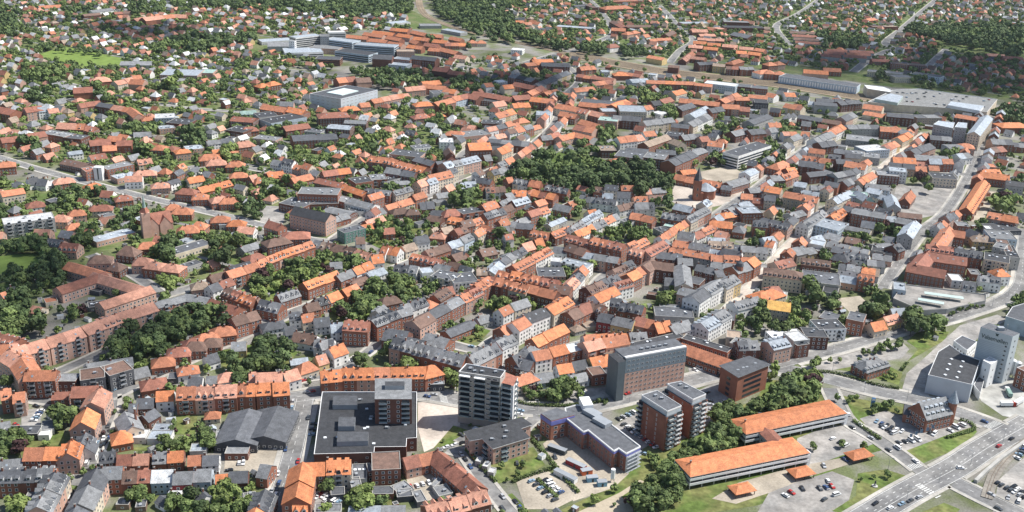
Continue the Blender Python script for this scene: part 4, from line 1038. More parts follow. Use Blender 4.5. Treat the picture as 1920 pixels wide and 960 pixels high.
WOODS=[([(-427.4,899.2),(-386.3,903.8),(-368.7,874.8),(-372.4,835.9),(-401.0,837.5)],20,4,6,'d'),([(-449.6,841.8),(-425.2,839.7),(-415.3,817.8),(-437.0,815.5)],7,4,6,'d'),([(-345.9,807.2),(-335.5,853.9),(-324.6,836.2),(-315.4,797.4),(-331.1,791.6)],14,4,6,'d'),([(-408.5,755.7),(-365.4,767.8),(-338.6,714.1),(-365.9,733.2),(-384.8,735.1),(-396.4,730.3)],34,4,6,'d'),([(-381.8,699.8),(-358.7,722.9),(-335.8,707.3),(-330.0,681.0),(-346.3,679.6),(-356.1,675.5),(-375.7,686.9)],34,4,6,'d'),([(-365.4,665.2),(-352.0,669.5),(-334.0,643.6),(-341.9,631.3),(-350.2,633.5)],17,4,6,'d'),([(-348.9,630.7),(-321.9,633.0),(-307.8,609.1),(-315.8,597.9),(-333.8,599.1)],26,4,6.5,'d'),([(-367.3,800.7),(-350.1,802.4),(-335.1,778.8),(-348.3,757.6)],10,4,6,'d'),([(-287.7,759.5),(-273.1,780.8),(-261.9,754.2),(-274.0,727.1)],12,4,6,'d'),([(-249.3,775.3),(-235.2,776.6),(-218.9,732.1),(-232.6,727.2)],8,6,7.5,'d'),([(-235.8,788.5),(-216.8,807.2),(-209.8,778.8),(-227.6,769.1)],8,4,6,'d'),([(-262.2,607.4),(-230.2,640.5),(-200.4,648.8),(-189.5,626.7),(-210.0,614.2),(-221.3,597.5),(-257.5,594.7)],44,4,6,'d'),([(-259.7,594.5),(-223.6,597.3),(-219.9,582.5),(-249.4,572.9)],18,4,6,'d'),([(-176.9,571.1),(-162.8,586.8),(-152.1,543.3),(-162.1,536.1)],12,4,6,'d'),([(-264.6,706.8),(-245.3,705.1),(-245.4,688.4),(-258.9,693.8)],6,3,4.5,'b'),([(-256.0,681.0),(-248.4,681.7),(-243.7,663.2),(-251.4,659.5)],3,4,5.5,'b'),([(-314.9,651.1),(-296.8,646.7),(-293.7,626.7),(-311.2,636.7)],8,2.5,4,'m'),([(-291.0,684.4),(-284.8,681.7),(-284.0,669.1)],2,3,4,'b'),([(-195.4,720.0),(-181.7,750.3),(-157.4,748.8),(-143.3,717.7),(-155.9,692.9),(-159.0,676.6),(-182.8,668.3)],30,3,5.5,'m'),([(-157.5,756.4),(-125.3,759.4),(-111.4,742.0),(-124.1,733.6),(-136.0,714.9),(-143.2,724.7)],14,3,5,'m'),([(-110.8,700.2),(-97.6,721.8),(-70.2,720.7),(-70.9,700.3),(-76.6,668.0),(-91.1,651.9),(-107.1,641.9),(-127.1,643.1),(-112.1,674.3)],42,3.5,6,'m'),([(-128.8,842.7),(-109.2,835.6),(-93.9,850.9),(-83.4,824.9),(-73.9,821.4),(-83.0,791.1),(-108.1,780.6),(-119.1,795.8)],24,3,5,'m'),([(-59.3,920.5),(-36.1,928.4),(-26.1,888.0),(-38.1,867.1),(-55.6,889.8)],14,5,7,'m'),([(-17.1,682.3),(1.1,680.7),(1.4,659.4),(-12.5,658.3)],8,4,6,'m'),([(-21.6,809.5),(-0.5,807.3),(-1.6,778.8),(-16.1,777.4)],7,4,6,'m'),([(-67.3,704.0),(-51.9,712.0),(-56.4,685.3),(-69.3,684.2)],7,4,5,'m'),([(-48.7,638.0),(-35.6,644.8),(-38.6,633.2)],4,2,4,'m'),([(-252.3,952.2),(-207.7,946.0),(-200.0,908.7),(-217.7,891.2),(-235.7,884.2)],16,4,6,'d'),([(-101.6,971.8),(-85.9,973.7),(-84.6,939.4),(-96.4,938.1)],4,5,6.5,'d'),([(-123.4,935.0),(-111.6,936.4),(-109.1,915.0),(-120.7,913.7)],3,5,6,'d'),([(-23.0,640.1),(-11.8,635.4),(-15.0,624.1),(-32.9,620.0)],6,2,3.5,'b'),([(69.2,997.8),(153.5,1007.7),(152.7,933.2),(145.5,903.8),(114.9,913.3),(93.0,932.0),(64.2,934.2)],60,6,8,'d'),([(13.2,1061.9),(62.9,1061.3),(125.9,1023.1),(146.1,1006.9),(139.8,953.6),(49.0,937.9),(7.9,944.3),(-13.2,964.6),(0.5,995.8)],56,6,8,'d'),([(50.5,932.7),(61.5,912.7),(61.1,872.7),(51.1,862.1)],5,5,7,'m'),([(80.3,845.7),(121.9,854.5),(114.9,818.6),(101.8,808.9),(83.9,811.3),(68.2,826.9)],20,3.5,5.5,'m'),([(-1.4,874.6),(37.7,893.4),(45.1,869.9),(17.7,843.9)],14,2.5,4.5,'m'),([(111.6,702.9),(124.1,707.3),(120.7,681.4),(101.6,673.7)],12,3,5.5,'m'),([(29.9,754.9),(54.0,753.4),(55.7,731.9),(43.1,727.3)],8,3,5,'m'),([(62.9,761.7),(70.1,762.4),(67.3,740.1)],2,4,5,'m'),([(174.8,692.2),(190.9,693.5),(180.2,645.0),(167.5,649.6)],9,4,6,'m'),([(1.0,693.4),(18.0,685.3),(14.1,663.5),(1.4,659.4)],9,3,5,'m'),([(169.6,836.9),(179.0,837.8),(173.7,815.8)],2,3,5,'m'),([(118.5,737.5),(128.4,738.4),(122.3,713.7)],3,3,4,'b'),([(224.6,719.2),(235.7,720.1),(228.1,696.5),(218.7,695.7)],2,6,8,'m'),([(259.3,699.1),(277.0,700.6),(267.8,671.9),(252.0,670.6)],5,6,8,'m'),([(287.3,676.5),(317.7,685.1),(303.3,657.1),(281.6,652.5)],7,6,8,'m'),([(327.5,870.6),(359.0,883.1),(343.0,836.5),(320.6,834.3)],9,4,6,'m'),([(256.7,803.2),(269.4,800.4),(263.4,784.0),(252.9,783.0)],4,4,5,'m'),([(209.9,701.5),(226.3,702.9),(214.4,662.0),(204.2,667.1)],8,3,5,'m'),([(186.1,656.4),(200.2,657.5),(193.5,639.9),(182.3,639.0)],3,5,6.5,'m'),([(470.4,968.1),(498.2,971.1),(475.9,921.1),(451.8,923.6)],10,5,7,'m'),([(422.0,894.3),(435.7,895.7),(424.2,875.7)],4,3,4,'m'),([(420.6,1020.5),(429.8,1015.5),(414.5,978.7),(407.4,983.6)],3,5,6.5,'m'),([(385.9,723.0),(394.4,723.7),(382.3,696.9),(367.1,689.4)],9,3,4.5,'m'),([(324.7,695.2),(359.7,712.5),(357.6,707.5),(323.6,688.9)],14,1.5,2.2,'m'),([(295.0,858.2),(313.6,846.7),(307.8,833.1),(291.4,840.1)],6,3,4.5,'m'),([(232.6,706.7),(247.3,711.2),(240.4,691.4),(228.3,690.4)],5,3.5,5,'m'),([(-264.6,507.2),(-249.3,508.3),(-242.3,491.2),(-257.7,490.2)],4,5,6.5,'m'),([(-279.1,484.4),(-264.9,483.5),(-256.3,464.5),(-265.3,455.4)],12,3,5,'m'),([(-201.1,475.0),(-180.6,483.5),(-164.4,491.9),(-159.4,477.6),(-171.6,473.3),(-180.5,471.0),(-198.4,469.9)],20,2.5,4.5,'m'),([(-188.0,432.9),(-178.3,433.5),(-177.1,424.5),(-184.0,424.1)],5,3.5,5,'m'),([(-164.9,428.2),(-127.9,444.3),(-121.7,419.0),(-163.0,416.6)],30,2.5,4.5,'m'),([(-248.6,423.3),(-238.7,423.9),(-233.6,412.5)],5,4,5.5,'m'),([(-178.3,510.2),(-173.8,510.5),(-169.3,491.6),(-172.2,491.4)],6,1.8,2.5,'m'),([(-192.8,509.2),(-190.3,509.4),(-183.2,487.0),(-185.6,486.8)],5,1.8,2.5,'m'),([(-227.8,513.8),(-226.8,513.9),(-226.7,512.3)],1,1.8,2.6,'m'),([(-223.0,516.8),(-222.0,516.9),(-221.9,515.3)],1,1.8,2.6,'m'),([(-225.6,490.1),(-224.7,490.2),(-224.6,488.7)],1,1.8,2.6,'m'),([(-220.9,451.9),(-220.0,451.9),(-220.0,450.6)],1,1.8,2.6,'m'),([(-225.4,446.1),(-224.5,446.1),(-224.4,444.9)],1,1.8,2.6,'m'),([(-219.8,438.0),(-218.9,438.1),(-218.8,436.8)],1,1.8,2.6,'m'),([(-216.5,455.1),(-215.6,455.2),(-215.6,453.9)],1,1.8,2.6,'m'),([(-220.8,491.9),(-219.8,492.0),(-219.7,490.5)],1,1.8,2.6,'m'),([(-166.4,601.7),(-148.0,603.1),(-141.3,588.4),(-143.3,571.2),(-157.0,563.2)],22,4,6,'d'),([(-98.3,582.2),(-93.3,582.5),(-93.1,574.1)],2,5,6.5,'m'),([(-66.8,579.7),(-61.2,580.1),(-62.6,572.8)],2,5,6.5,'m'),([(-82.1,597.2),(-76.3,597.6),(-76.8,587.5)],2,4.5,6,'d'),([(-36.8,564.1),(-30.7,564.5),(-31.0,550.9)],3,5,6.5,'b'),([(-80.9,437.8),(-69.9,449.4),(-66.6,426.5),(-77.0,424.5)],13,2.5,4.5,'b'),([(-66.8,434.0),(-53.7,437.8),(-53.4,427.3),(-62.9,425.3)],10,1.5,3,'m'),([(-94.0,444.8),(-89.5,445.1),(-89.3,438.8)],2,3,4,'m'),([(-93.3,426.5),(-88.3,428.2),(-88.4,423.8)],2,2.5,3,'b'),([(7.1,559.0),(50.7,569.0),(49.8,553.2),(37.2,537.2),(9.4,537.4)],20,2.5,4.5,'m'),([(32.2,555.4),(41.1,558.3),(39.4,544.9),(30.7,542.2)],4,5,6,'m'),([(80.4,485.8),(86.0,482.6),(81.8,471.9)],4,3,4,'m'),([(89.9,482.8),(131.9,519.1),(127.9,492.4),(96.3,472.8),(90.3,443.3),(67.0,429.8),(60.6,438.5),(79.3,458.4)],70,3.5,5.5,'m'),([(122.5,530.6),(135.0,535.5),(132.6,517.2),(121.8,514.5)],8,4,5.5,'m'),([(133.1,525.2),(157.5,541.2),(160.4,554.3),(154.6,547.4),(138.9,533.7)],14,3.5,5,'m'),([(54.9,547.0),(61.4,547.4),(59.8,540.9)],4,1.5,2,'b'),([(158.0,543.4),(170.7,570.7),(197.2,581.9),(191.6,552.1),(171.2,540.1),(155.7,532.8)],32,4,6,'m'),([(198.3,603.2),(206.0,603.8),(201.0,593.5)],2,4.5,5.5,'b'),([(212.9,610.1),(249.5,628.5),(274.2,644.0),(267.9,632.6),(239.5,612.1),(213.2,602.5)],22,2.2,3.4,'m'),([(203.5,559.5),(217.0,560.5),(215.3,554.9),(201.9,553.9)],4,2.2,3,'m'),([(221.7,554.2),(240.0,550.1),(238.5,545.7),(222.7,543.6)],6,2.2,3,'m'),([(242.7,592.4),(254.6,593.3),(252.9,588.4),(242.3,587.6)],4,2,3,'m'),([(168.6,591.8),(174.5,592.3),(170.0,577.6),(165.4,577.3)],3,3,4,'b'),([(174.7,500.9),(175.8,501.0),(174.8,499.4)],1,1.8,2.6,'m'),([(192.2,504.8),(193.2,504.9),(192.3,503.3)],1,1.8,2.6,'m'),([(203.3,503.1),(204.4,503.2),(203.4,501.6)],1,1.8,2.6,'m'),([(160.6,504.1),(161.6,504.1),(160.7,502.6)],1,1.8,2.6,'m'),([(192.6,472.0),(193.6,472.0),(192.7,470.6)],1,1.8,2.6,'m'),([(200.6,475.0),(201.6,475.0),(200.6,473.6)],1,1.8,2.6,'m'),([(208.0,475.4),(209.0,475.5),(208.0,474.1)],1,1.8,2.6,'m'),([(-562.4,1563.7),(-529.3,1680.2),(-438.0,1698.6),(-423.6,1652.0),(-473.3,1565.8),(-511.0,1530.1),(-546.1,1523.7)],46,6,8,'d'),([(-752.2,1573.8),(-740.7,1591.3),(-689.3,1541.5),(-685.0,1500.1),(-722.2,1507.1)],18,3.5,5,'d'),([(-697.5,1554.5),(-599.2,1515.8),(-587.4,1484.0),(-681.0,1521.7)],22,3.5,5,'d'),([(-685.2,1419.3),(-653.1,1437.4),(-607.1,1423.0),(-559.5,1409.2),(-500.4,1402.4),(-510.2,1374.0),(-574.1,1383.0),(-634.7,1400.0)],40,3,4.4,'d'),([(-683.6,1395.0),(-658.6,1399.3),(-618.9,1314.5),(-642.7,1310.6)],12,6,8,'m'),([(-646.5,1377.4),(-592.7,1340.7),(-591.0,1297.7),(-618.9,1314.5)],12,5,7,'m'),([(-828.4,1880.8),(-798.9,1954.3),(-770.0,1831.7),(-794.1,1806.3)],16,5,7,'d'),([(-765.5,2009.4),(-677.9,1983.3),(-659.8,1898.3),(-707.0,1866.4)],26,6,8,'d'),([(-699.7,2050.1),(-531.3,2091.7),(-506.3,1989.4),(-645.7,1956.5)],40,6,8,'d'),([(-951.6,1895.5),(-889.8,1845.6),(-788.4,1611.9),(-821.0,1621.4)],26,5,7,'d'),([(-540.2,1285.1),(-523.1,1287.8),(-504.0,1231.6),(-516.4,1229.8)],7,6,8,'d'),([(-438.7,1112.3),(-411.5,1131.9),(-393.6,1073.2),(-422.4,1062.2)],18,5,7,'d'),([(-413.3,1063.4),(-390.8,1059.2),(-379.6,1026.1),(-393.7,1024.3)],9,5,7,'d'),([(-517.3,1035.8),(-501.4,1037.8),(-484.6,999.8),(-500.0,997.8)],6,6,8,'d'),([(-373.0,1105.8),(-343.9,1094.6),(-333.6,1052.5),(-351.8,1050.2)],16,5,7,'d'),([(-471.8,1360.6),(-453.6,1363.6),(-436.4,1301.4),(-449.5,1299.4)],6,6,8,'m'),([(-618.6,1272.7),(-589.3,1267.2),(-573.7,1221.1),(-595.9,1227.2)],12,5,7,'d'),([(-306.2,1028.7),(-290.1,1024.1),(-283.6,992.7),(-297.5,997.3)],8,5,7,'b'),([(-531.3,2091.7),(-217.9,2169.3),(-210.3,2024.1),(-260.8,1935.3),(-315.2,1902.3),(-393.9,1937.5),(-501.0,1967.9)],110,5,7.5,'d'),([(-196.2,2174.7),(-19.1,2218.6),(-12.5,1716.0),(-61.5,1757.0),(-139.5,1910.0)],120,5,7.5,'d'),([(-238.7,1459.2),(-155.9,1448.5),(-118.9,1430.5),(-130.8,1371.3),(-153.3,1356.8),(-185.1,1362.6),(-226.4,1412.7)],46,5,7.5,'d'),([(-95.1,1411.0),(-56.8,1440.9),(-55.2,1350.8),(-81.8,1357.3)],20,5,7,'d'),([(-176.0,1087.2),(-140.2,1114.1),(-144.5,1055.8),(-158.5,1047.2)],16,4.5,6.5,'m'),([(-151.0,1275.2),(-126.2,1298.6),(-126.0,1250.4),(-142.4,1238.8)],10,4.5,6,'m'),([(-112.0,1219.3),(-76.3,1270.1),(-68.0,1243.5),(-97.1,1170.5)],18,4,6,'m'),([(-398.8,1550.8),(-375.0,1541.1),(-353.9,1439.4),(-365.1,1413.2)],12,5,7,'m'),([(-89.6,1717.5),(-78.7,1736.4),(-80.5,1654.9)],5,5,6,'d'),([(-156.8,1738.0),(-146.4,1757.4),(-143.7,1690.5)],4,5,6,'d'),([(-285.7,1121.1),(-261.7,1140.0),(-251.3,1110.5),(-276.6,1099.6)],10,4,6,'d'),([(-231.1,1015.5),(-199.9,1025.8),(-193.1,988.8),(-219.9,979.5)],14,4,6,'m'),([(-14.6,1876.9),(95.1,1736.9),(95.8,1627.1),(57.3,1665.4),(-13.6,1802.0)],50,5,7,'d'),([(149.2,1404.8),(181.8,1432.8),(209.1,1392.1),(201.0,1348.4),(153.6,1301.2),(141.4,1319.1)],28,5,7,'m'),([(98.8,1385.8),(125.0,1379.0),(119.4,1336.0),(98.7,1343.1)],10,5,6,'d'),([(94.1,1160.9),(117.1,1164.0),(114.1,1102.8),(97.1,1086.4)],15,4.5,6.5,'m'),([(47.0,1348.1),(72.8,1341.7),(61.9,1300.1)],9,4,6,'d'),([(212.2,1086.8),(230.2,1089.0),(223.9,1054.3),(207.3,1045.7)],9,4.5,6,'m'),([(175.8,1294.8),(203.8,1298.9),(194.9,1233.2),(171.6,1221.2)],12,4.5,6.5,'m'),([(71.4,1115.3),(108.3,1127.5),(101.0,1083.3),(73.2,1072.9)],12,4,6,'m'),([(251.0,1241.1),(278.1,1244.9),(254.5,1166.4),(236.8,1172.0)],10,4.5,6.5,'m'),([(265.3,1096.8),(281.1,1105.8),(268.9,1050.1),(257.3,1048.7)],8,4,6,'m'),([(165.4,1717.5),(212.1,1710.3),(199.4,1646.1),(163.3,1624.7)],16,5,7,'d'),([(94.4,1720.2),(147.4,1714.1),(135.8,1634.5),(95.1,1612.4)],22,5,7,'d'),([(745.6,2016.8),(840.4,2057.7),(1022.2,2118.0),(841.4,1716.9),(816.3,1791.2),(787.9,1836.3),(727.0,1933.4)],150,6,8,'d'),([(552.1,1936.5),(635.9,1896.3),(594.7,1782.7),(520.3,1768.6)],34,5,7,'d'),([(281.6,1109.7),(308.2,1113.0),(296.2,1063.1),(266.3,1039.9)],14,5,6.5,'d'),([(319.7,1224.5),(333.2,1226.4),(313.2,1150.8),(302.6,1149.4)],6,4.5,6,'m'),([(542.1,1566.2),(561.0,1582.7),(539.1,1514.7)],4,6,7,'d'),([(581.6,1498.9),(602.9,1514.3),(622.2,1481.6),(590.2,1465.0)],12,4,6,'d'),([(587.5,1562.0),(635.2,1544.4),(625.4,1518.0),(581.7,1529.4)],14,4,6,'d'),([(648.9,1364.3),(684.9,1369.6),(639.3,1268.5),(614.8,1274.0)],16,5,7,'d'),([(483.2,1127.9),(503.1,1137.7),(486.4,1099.9),(471.3,1091.2)],6,5,6,'m'),([(411.6,1163.6),(422.4,1165.0),(410.3,1133.3)],3,5,6,'d'),([(-233.3,874.5),(-227.0,875.2),(-218.1,838.1),(-224.2,837.4)],4,4,5,'d'),([(-250.5,872.6),(-234.5,879.3),(-225.3,841.9),(-241.6,844.9)],8,4,6,'d')]
ZONES=[([(-1059.4,2031.3),(-731.8,2112.8),(-530.6,2086.7),(-486.8,1991.4),(-447.0,1709.2),(-376.1,1425.6),(-311.1,1367.7),(-254.5,1105.9),(-155.0,1035.1),(-131.3,870.4),(-168.8,838.7),(-231.8,867.1),(-337.3,924.6),(-476.4,986.7),(-555.2,1015.3)],16,19,-27.2,'osssotrgggdww',0.66,1.1),([(-512.6,929.5),(-443.9,912.6),(-347.9,869.3),(-215.7,801.5),(-174.3,775.0),(-190.4,698.0),(-258.6,687.3),(-330.0,760.3),(-424.2,751.4)],17,21,-27.2,'ossorrdg',0.5,0.8),([(-269.5,1021.2),(-149.5,1035.7),(-21.2,1071.5),(-20.1,1032.0),(-131.3,870.4),(-168.8,838.7),(-192.7,864.0)],15,18,15.5,'oooorrgd',0.8,0.7),([(-275.7,1266.2),(-144.7,1300.1),(-24.3,1183.0),(-20.6,1051.4),(-146.8,1016.8),(-238.5,1086.1)],15,19,-27.2,'ossotrggdww',0.75,0.9),([(-560.9,1549.0),(-342.3,1589.0),(-252.0,1446.2),(-266.4,1253.5),(-331.1,1272.3),(-475.8,1341.6)],16,20,-27.2,'ossotrgggdww',0.75,1.0),([(-514.1,2019.2),(-402.1,1977.4),(-220.0,1985.5),(-191.6,1812.9),(-256.9,1810.5),(-393.9,1670.5),(-459.3,1758.4)],17,20,-27.2,'osrgdwww',0.6,1),([(-19.8,2290.1),(573.2,2437.8),(392.8,1613.3),(236.5,1641.1),(104.8,1741.7),(5.1,1852.9),(-81.2,2084.4)],17,22,-26.2,'osssrtgggd',0.65,1.1),([(573.2,2437.8),(1273.2,2612.1),(1018.6,2059.1),(757.2,2036.3),(596.1,1669.6),(521.8,1594.5),(397.6,1635.1)],17,22,-38.4,'ostrggddw',0.65,1.1),([(701.8,1994.6),(745.9,2003.6),(755.8,1814.3),(860.4,1715.6),(721.2,1413.2),(688.2,1440.3),(546.1,1540.4)],17,22,-38.4,'orrrgdb',0.65,1.1),([(650.7,1387.3),(713.5,1396.5),(487.2,905.0),(461.1,902.3),(517.1,1057.0),(531.3,1118.4)],20,24,-38.4,'orrgdb',0.6,0.6),([(74.2,1642.7),(221.8,1524.9),(358.5,1456.6),(487.0,1378.7),(630.8,1340.0),(531.3,1118.4),(264.7,1027.8),(161.3,997.9),(78.5,1094.2),(-3.8,1073.6),(-42.2,1156.6),(-84.3,1438.1)],17,20,-26.2,'oorrgggdd',0.6,0.35),([(-202.6,1418.9),(-93.6,1591.0),(73.5,1620.8),(64.3,1361.9),(-42.2,1156.6),(-144.7,1300.1)],17,20,-27.2,'oorrgd',0.5,0.6),([(-131.3,870.4),(-35.3,993.1),(-2.4,965.5),(65.8,956.3),(110.0,925.7),(69.8,934.0),(18.0,857.6),(-26.7,789.0),(-78.2,772.4),(-105.4,781.5)],14,18,15.5,'ooorgdd',0.4,0.6),([(162.4,900.9),(224.4,938.0),(380.5,1041.2),(475.1,1052.1),(415.9,927.2),(297.4,750.7),(212.1,787.6)],17,20,-23.8,'gggddlor',0.5,0.2),([(54.5,653.8),(208.3,770.1),(290.0,734.4),(285.6,690.3),(222.5,633.6),(172.4,606.4),(134.5,634.9)],17,20,-23.8,'gggddlor',0.25,0.3),([(-208.4,771.8),(-95.3,770.8),(17.9,844.0),(92.9,765.3),(16.8,659.4),(-73.7,652.1),(-149.5,654.8),(-253.9,673.4)],16,20,15.5,'ogdb',0.08,0.6),([(-320.7,569.9),(-184.6,602.4),(-131.9,569.6),(-132.8,542.6),(-208.8,537.3),(-240.1,535.1),(-302.0,530.8)],16,20,56.5,'ordg',0.25,0.5)]
CARROWS=[(221.7,534.3,233.1,524.1,6,'p',0),(223.3,529.4,228.2,521.8,5,'p',0),(227.2,511.2,239.6,515.8,4,'p',0),(249.9,524.2,251.9,522.4,2,'p',0),(263.1,527.1,272.6,533.7,3,'p',0),(189.8,513.5,195.4,506.4,3,'p',0),(176.8,484.5,176.8,484.3,1,'a',0),(190.6,491.5,190.8,491.1,1,'a',0),(148.3,455.3,152.2,457.9,2,'p',0),(158.9,462.0,161.4,462.5,1,'p',0),(168.5,462.6,175.8,465.0,3,'p',0),(174.8,469.9,175.3,469.9,1,'p',0),(176.2,457.8,176.3,457.6,1,'p',0),(168.3,452.9,168.5,452.7,1,'p',0),(201.0,447.2,208.3,451.0,2,'a',0),(214.0,454.1,219.9,457.6,2,'a',0),(253.3,487.3,253.4,487.3,1,'a',0),(288.0,538.7,291.6,535.9,1,'a',0),(311.9,545.5,315.7,547.8,2,'a',0),(244.2,624.6,270.6,634.6,16,'p',0),(250.1,631.7,272.2,642.8,13,'p',0),(281.2,624.8,305.9,646.8,17,'p',0),(265.0,605.8,263.4,599.5,2,'p',0),(258.1,574.4,283.0,614.6,12,'p',0),(268.3,473.8,277.2,461.3,7,'p',0),(275.8,471.0,278.4,466.2,3,'p',0),(268.1,460.0,272.5,457.1,2,'p',0),(293.1,503.3,299.7,511.1,4,'p',0),(290.4,499.5,296.2,503.5,2,'p',0),(14.6,460.2,26.5,444.2,6,'p',0),(21.7,461.5,29.9,450.7,6,'p',0),(6.3,441.5,9.0,436.4,2,'a',0),(6.9,476.5,9.8,476.7,2,'p',0),(66.5,527.0,75.7,534.8,4,'p',0),(69.2,521.2,85.2,497.5,10,'p',0),(77.4,490.6,77.6,490.5,1,'a',0),(124.4,551.8,124.8,528.9,6,'p',0),(133.8,552.5,138.9,547.5,2,'p',0),(125.1,562.8,127.0,560.7,1,'p',0),(121.7,591.6,128.2,595.8,3,'p',0),(47.1,558.5,47.2,558.3,1,'a',0),(27.5,483.9,27.9,482.2,1,'a',0),(15.1,570.9,15.3,570.5,1,'a',0),(7.5,528.1,9.6,527.7,1,'a',0),(-127.9,534.4,-121.3,482.5,8,'a',0),(-117.6,450.6,-116.9,435.1,4,'a',0),(-112.2,449.4,-111.3,438.5,3,'a',0),(-110.8,509.3,-109.6,497.9,3,'p',0),(-96.5,442.4,-84.3,435.5,7,'p',0),(-95.5,439.4,-86.0,434.6,3,'p',0),(-48.8,450.8,-36.3,457.1,5,'p',0),(-80.7,470.8,-74.1,471.5,2,'a',0),(-121.6,545.6,-101.6,549.1,2,'a',0),(-44.8,547.7,-43.7,547.7,1,'a',0),(-33.0,490.0,-23.8,495.1,3,'a',0),(-126.6,559.6,-121.8,563.4,3,'a',0),(-107.7,585.7,-101.3,588.6,4,'p',0),(-137.7,483.3,-127.1,484.0,3,'p',0),(-276.1,570.8,-271.3,578.4,5,'p',0),(-266.8,579.9,-264.9,582.5,2,'p',0),(-269.3,502.7,-270.0,513.4,5,'p',0),(-274.7,518.2,-274.0,520.2,1,'p',0),(-277.0,497.4,-276.7,497.2,1,'a',0),(-220.7,481.6,-220.6,488.0,3,'a',0),(-223.8,470.8,-224.2,474.3,2,'a',0),(-225.3,482.2,-222.8,462.3,3,'a',0),(-219.0,429.1,-220.1,435.1,3,'a',0),(-170.1,503.5,-167.8,502.6,2,'p',0),(-158.6,504.2,-159.2,512.0,3,'p',0),(-142.9,467.3,-140.6,467.7,2,'p',0),(-153.5,459.0,-146.3,460.3,2,'a',0),(-212.4,568.4,-212.0,568.9,1,'a',0),(-204.8,582.1,-204.5,582.4,1,'a',0),(-319.2,630.9,-308.1,627.6,6,'p',0),(-312.0,647.3,-300.1,641.0,4,'p',0),(-347.9,702.6,-347.1,702.4,1,'p',0),(319.2,746.5,359.9,725.9,22,'p',4.2),(317.4,722.3,326.8,718.1,4,'p',4.2),(308.0,703.5,323.3,701.6,7,'p',4.2),(323.2,719.5,343.7,716.2,6,'p',4.2),(312.3,668.5,337.5,688.4,8,'p',0),(371.1,714.7,371.4,714.7,1,'a',0),(384.0,728.9,384.2,729.0,1,'a',0),(303.7,650.7,312.4,657.0,4,'p',0),(379.3,954.6,409.3,936.8,14,'p',0),(405.3,973.6,430.5,965.4,14,'p',0),(419.3,997.7,444.3,991.9,12,'p',0),(375.5,938.4,394.7,925.0,9,'p',0),(437.9,914.5,487.8,988.2,7,'p',0),(356.7,846.4,379.1,880.0,9,'p',0),(347.3,828.5,363.2,855.8,4,'a',0),(424.4,954.0,451.5,1001.3,4,'a',0),(251.2,717.7,260.5,716.8,5,'p',0),(244.3,835.5,252.3,849.4,3,'a',0),(191.0,832.5,206.1,838.3,7,'p',0),(192.9,826.3,207.5,829.9,6,'p',0),(86.5,702.1,86.6,701.8,1,'a',0),(37.8,664.1,38.0,663.8,1,'a',0),(195.2,756.1,178.1,719.8,6,'a',0),(145.9,830.3,154.1,844.1,3,'a',0),(-225.1,872.6,-209.9,862.2,7,'p',0),(-220.2,858.8,-204.2,851.1,7,'p',0),(-256.4,1236.6,-238.7,1212.5,8,'p',0),(-264.2,1253.8,-237.7,1230.3,8,'p',0),(130.8,1415.3,162.2,1431.5,12,'p',0),(131.6,1393.5,155.0,1408.0,10,'p',0)]
CLOUDS=[(653.8, 1637.2, 330, 210, 46, 'broad fair weather cloud over the far right suburbs', 1), (-31.5, 1446.7, 170, 120, 26, 'small fair weather cloud over the hospital quarter', 2), (-360.2, 703.2, 130, 110, 15, 'small fair weather cloud over the left gardens', 3), (-646.2, 1720.4, 170, 120, 22, 'loose fair weather cloud over the far left suburbs', 4)]
LMK=[('the balcony tower',-10.7, 519.9), ('the supermarket',-79.5, 509.4), ('the hotel block',90.1, 568.3), ('the twin towers',97.4, 509.5), ('the glass-cornered office',145.4, 558.7), ('the building site',45.5, 489.5), ('the parking garage',132.9, 479.2), ('the turreted house',255.4, 537.6), ('the lettered silo',323.3, 602.7), ('the black-roofed warehouse',282.2, 578.4), ('the parking deck',333.5, 723.0), ('the square church',183.5, 946.3), ('the spired church',-306.3, 801.4), ('the wooded park',72.7, 987.8), ('the glass cube',-219.8, 1274.5), ('the hospital',-281.5, 1622.2), ('the shopping mall',559.8, 1359.1), ('the train shed',433.2, 1478.8), ('the domed turret',182.3, 756.7), ('the grey sports hall',-549.0, 1462.7), ('the playing field',-639.2, 1501.7), ('the salmon school',-302.1, 698.2), ('the grey-roofed school',-172.1, 831.6), ('the long salmon block',-292.2, 624.4), ('the curved orange row',-84.1, 564.7), ('the roadside villa',236.7, 596.4), ('the railway bridge',57.1, 1639.6), ('the L-shaped flats',-5.1, 486.3), ('the twin grey halls',-142.6, 491.2), ('the red courtyard',-24.0, 457.1), ('the teal building',-142.8, 808.6), ('the far forest',797.7, 1873.3), ('the pine wood',-348.8, 2023.0), ('the corner pitch',-386.8, 730.3), ('the chimney stack',-208.7, 498.1), ('the retaining wall',277.1, 494.4), ('the striped red roofs',507.3, 1833.6), ('the cream hotel',213.8, 738.2), ('the long white offices',253.7, 1084.7), ('the copper garden',-93.5, 832.9), ('the long brick block',83.9, 787.5), ('the market hall',124.0, 614.3), ('the red garages',451.8, 946.4), ('the white stair tower',-401.6, 942.3), ('the grey corner block',-245.0, 446.2), ('the yellow block',197.2, 692.3), ('the big orange gym',146.2, 1313.7), ('the railway curve',-174.3, 1932.3), ('the orange estate',252.9, 1769.8), ('the brick apartment pair',-83.4, 1128.1), ('the slate corner block',16.7, 650.7), ('the west courtyard',-173.1, 503.3)]

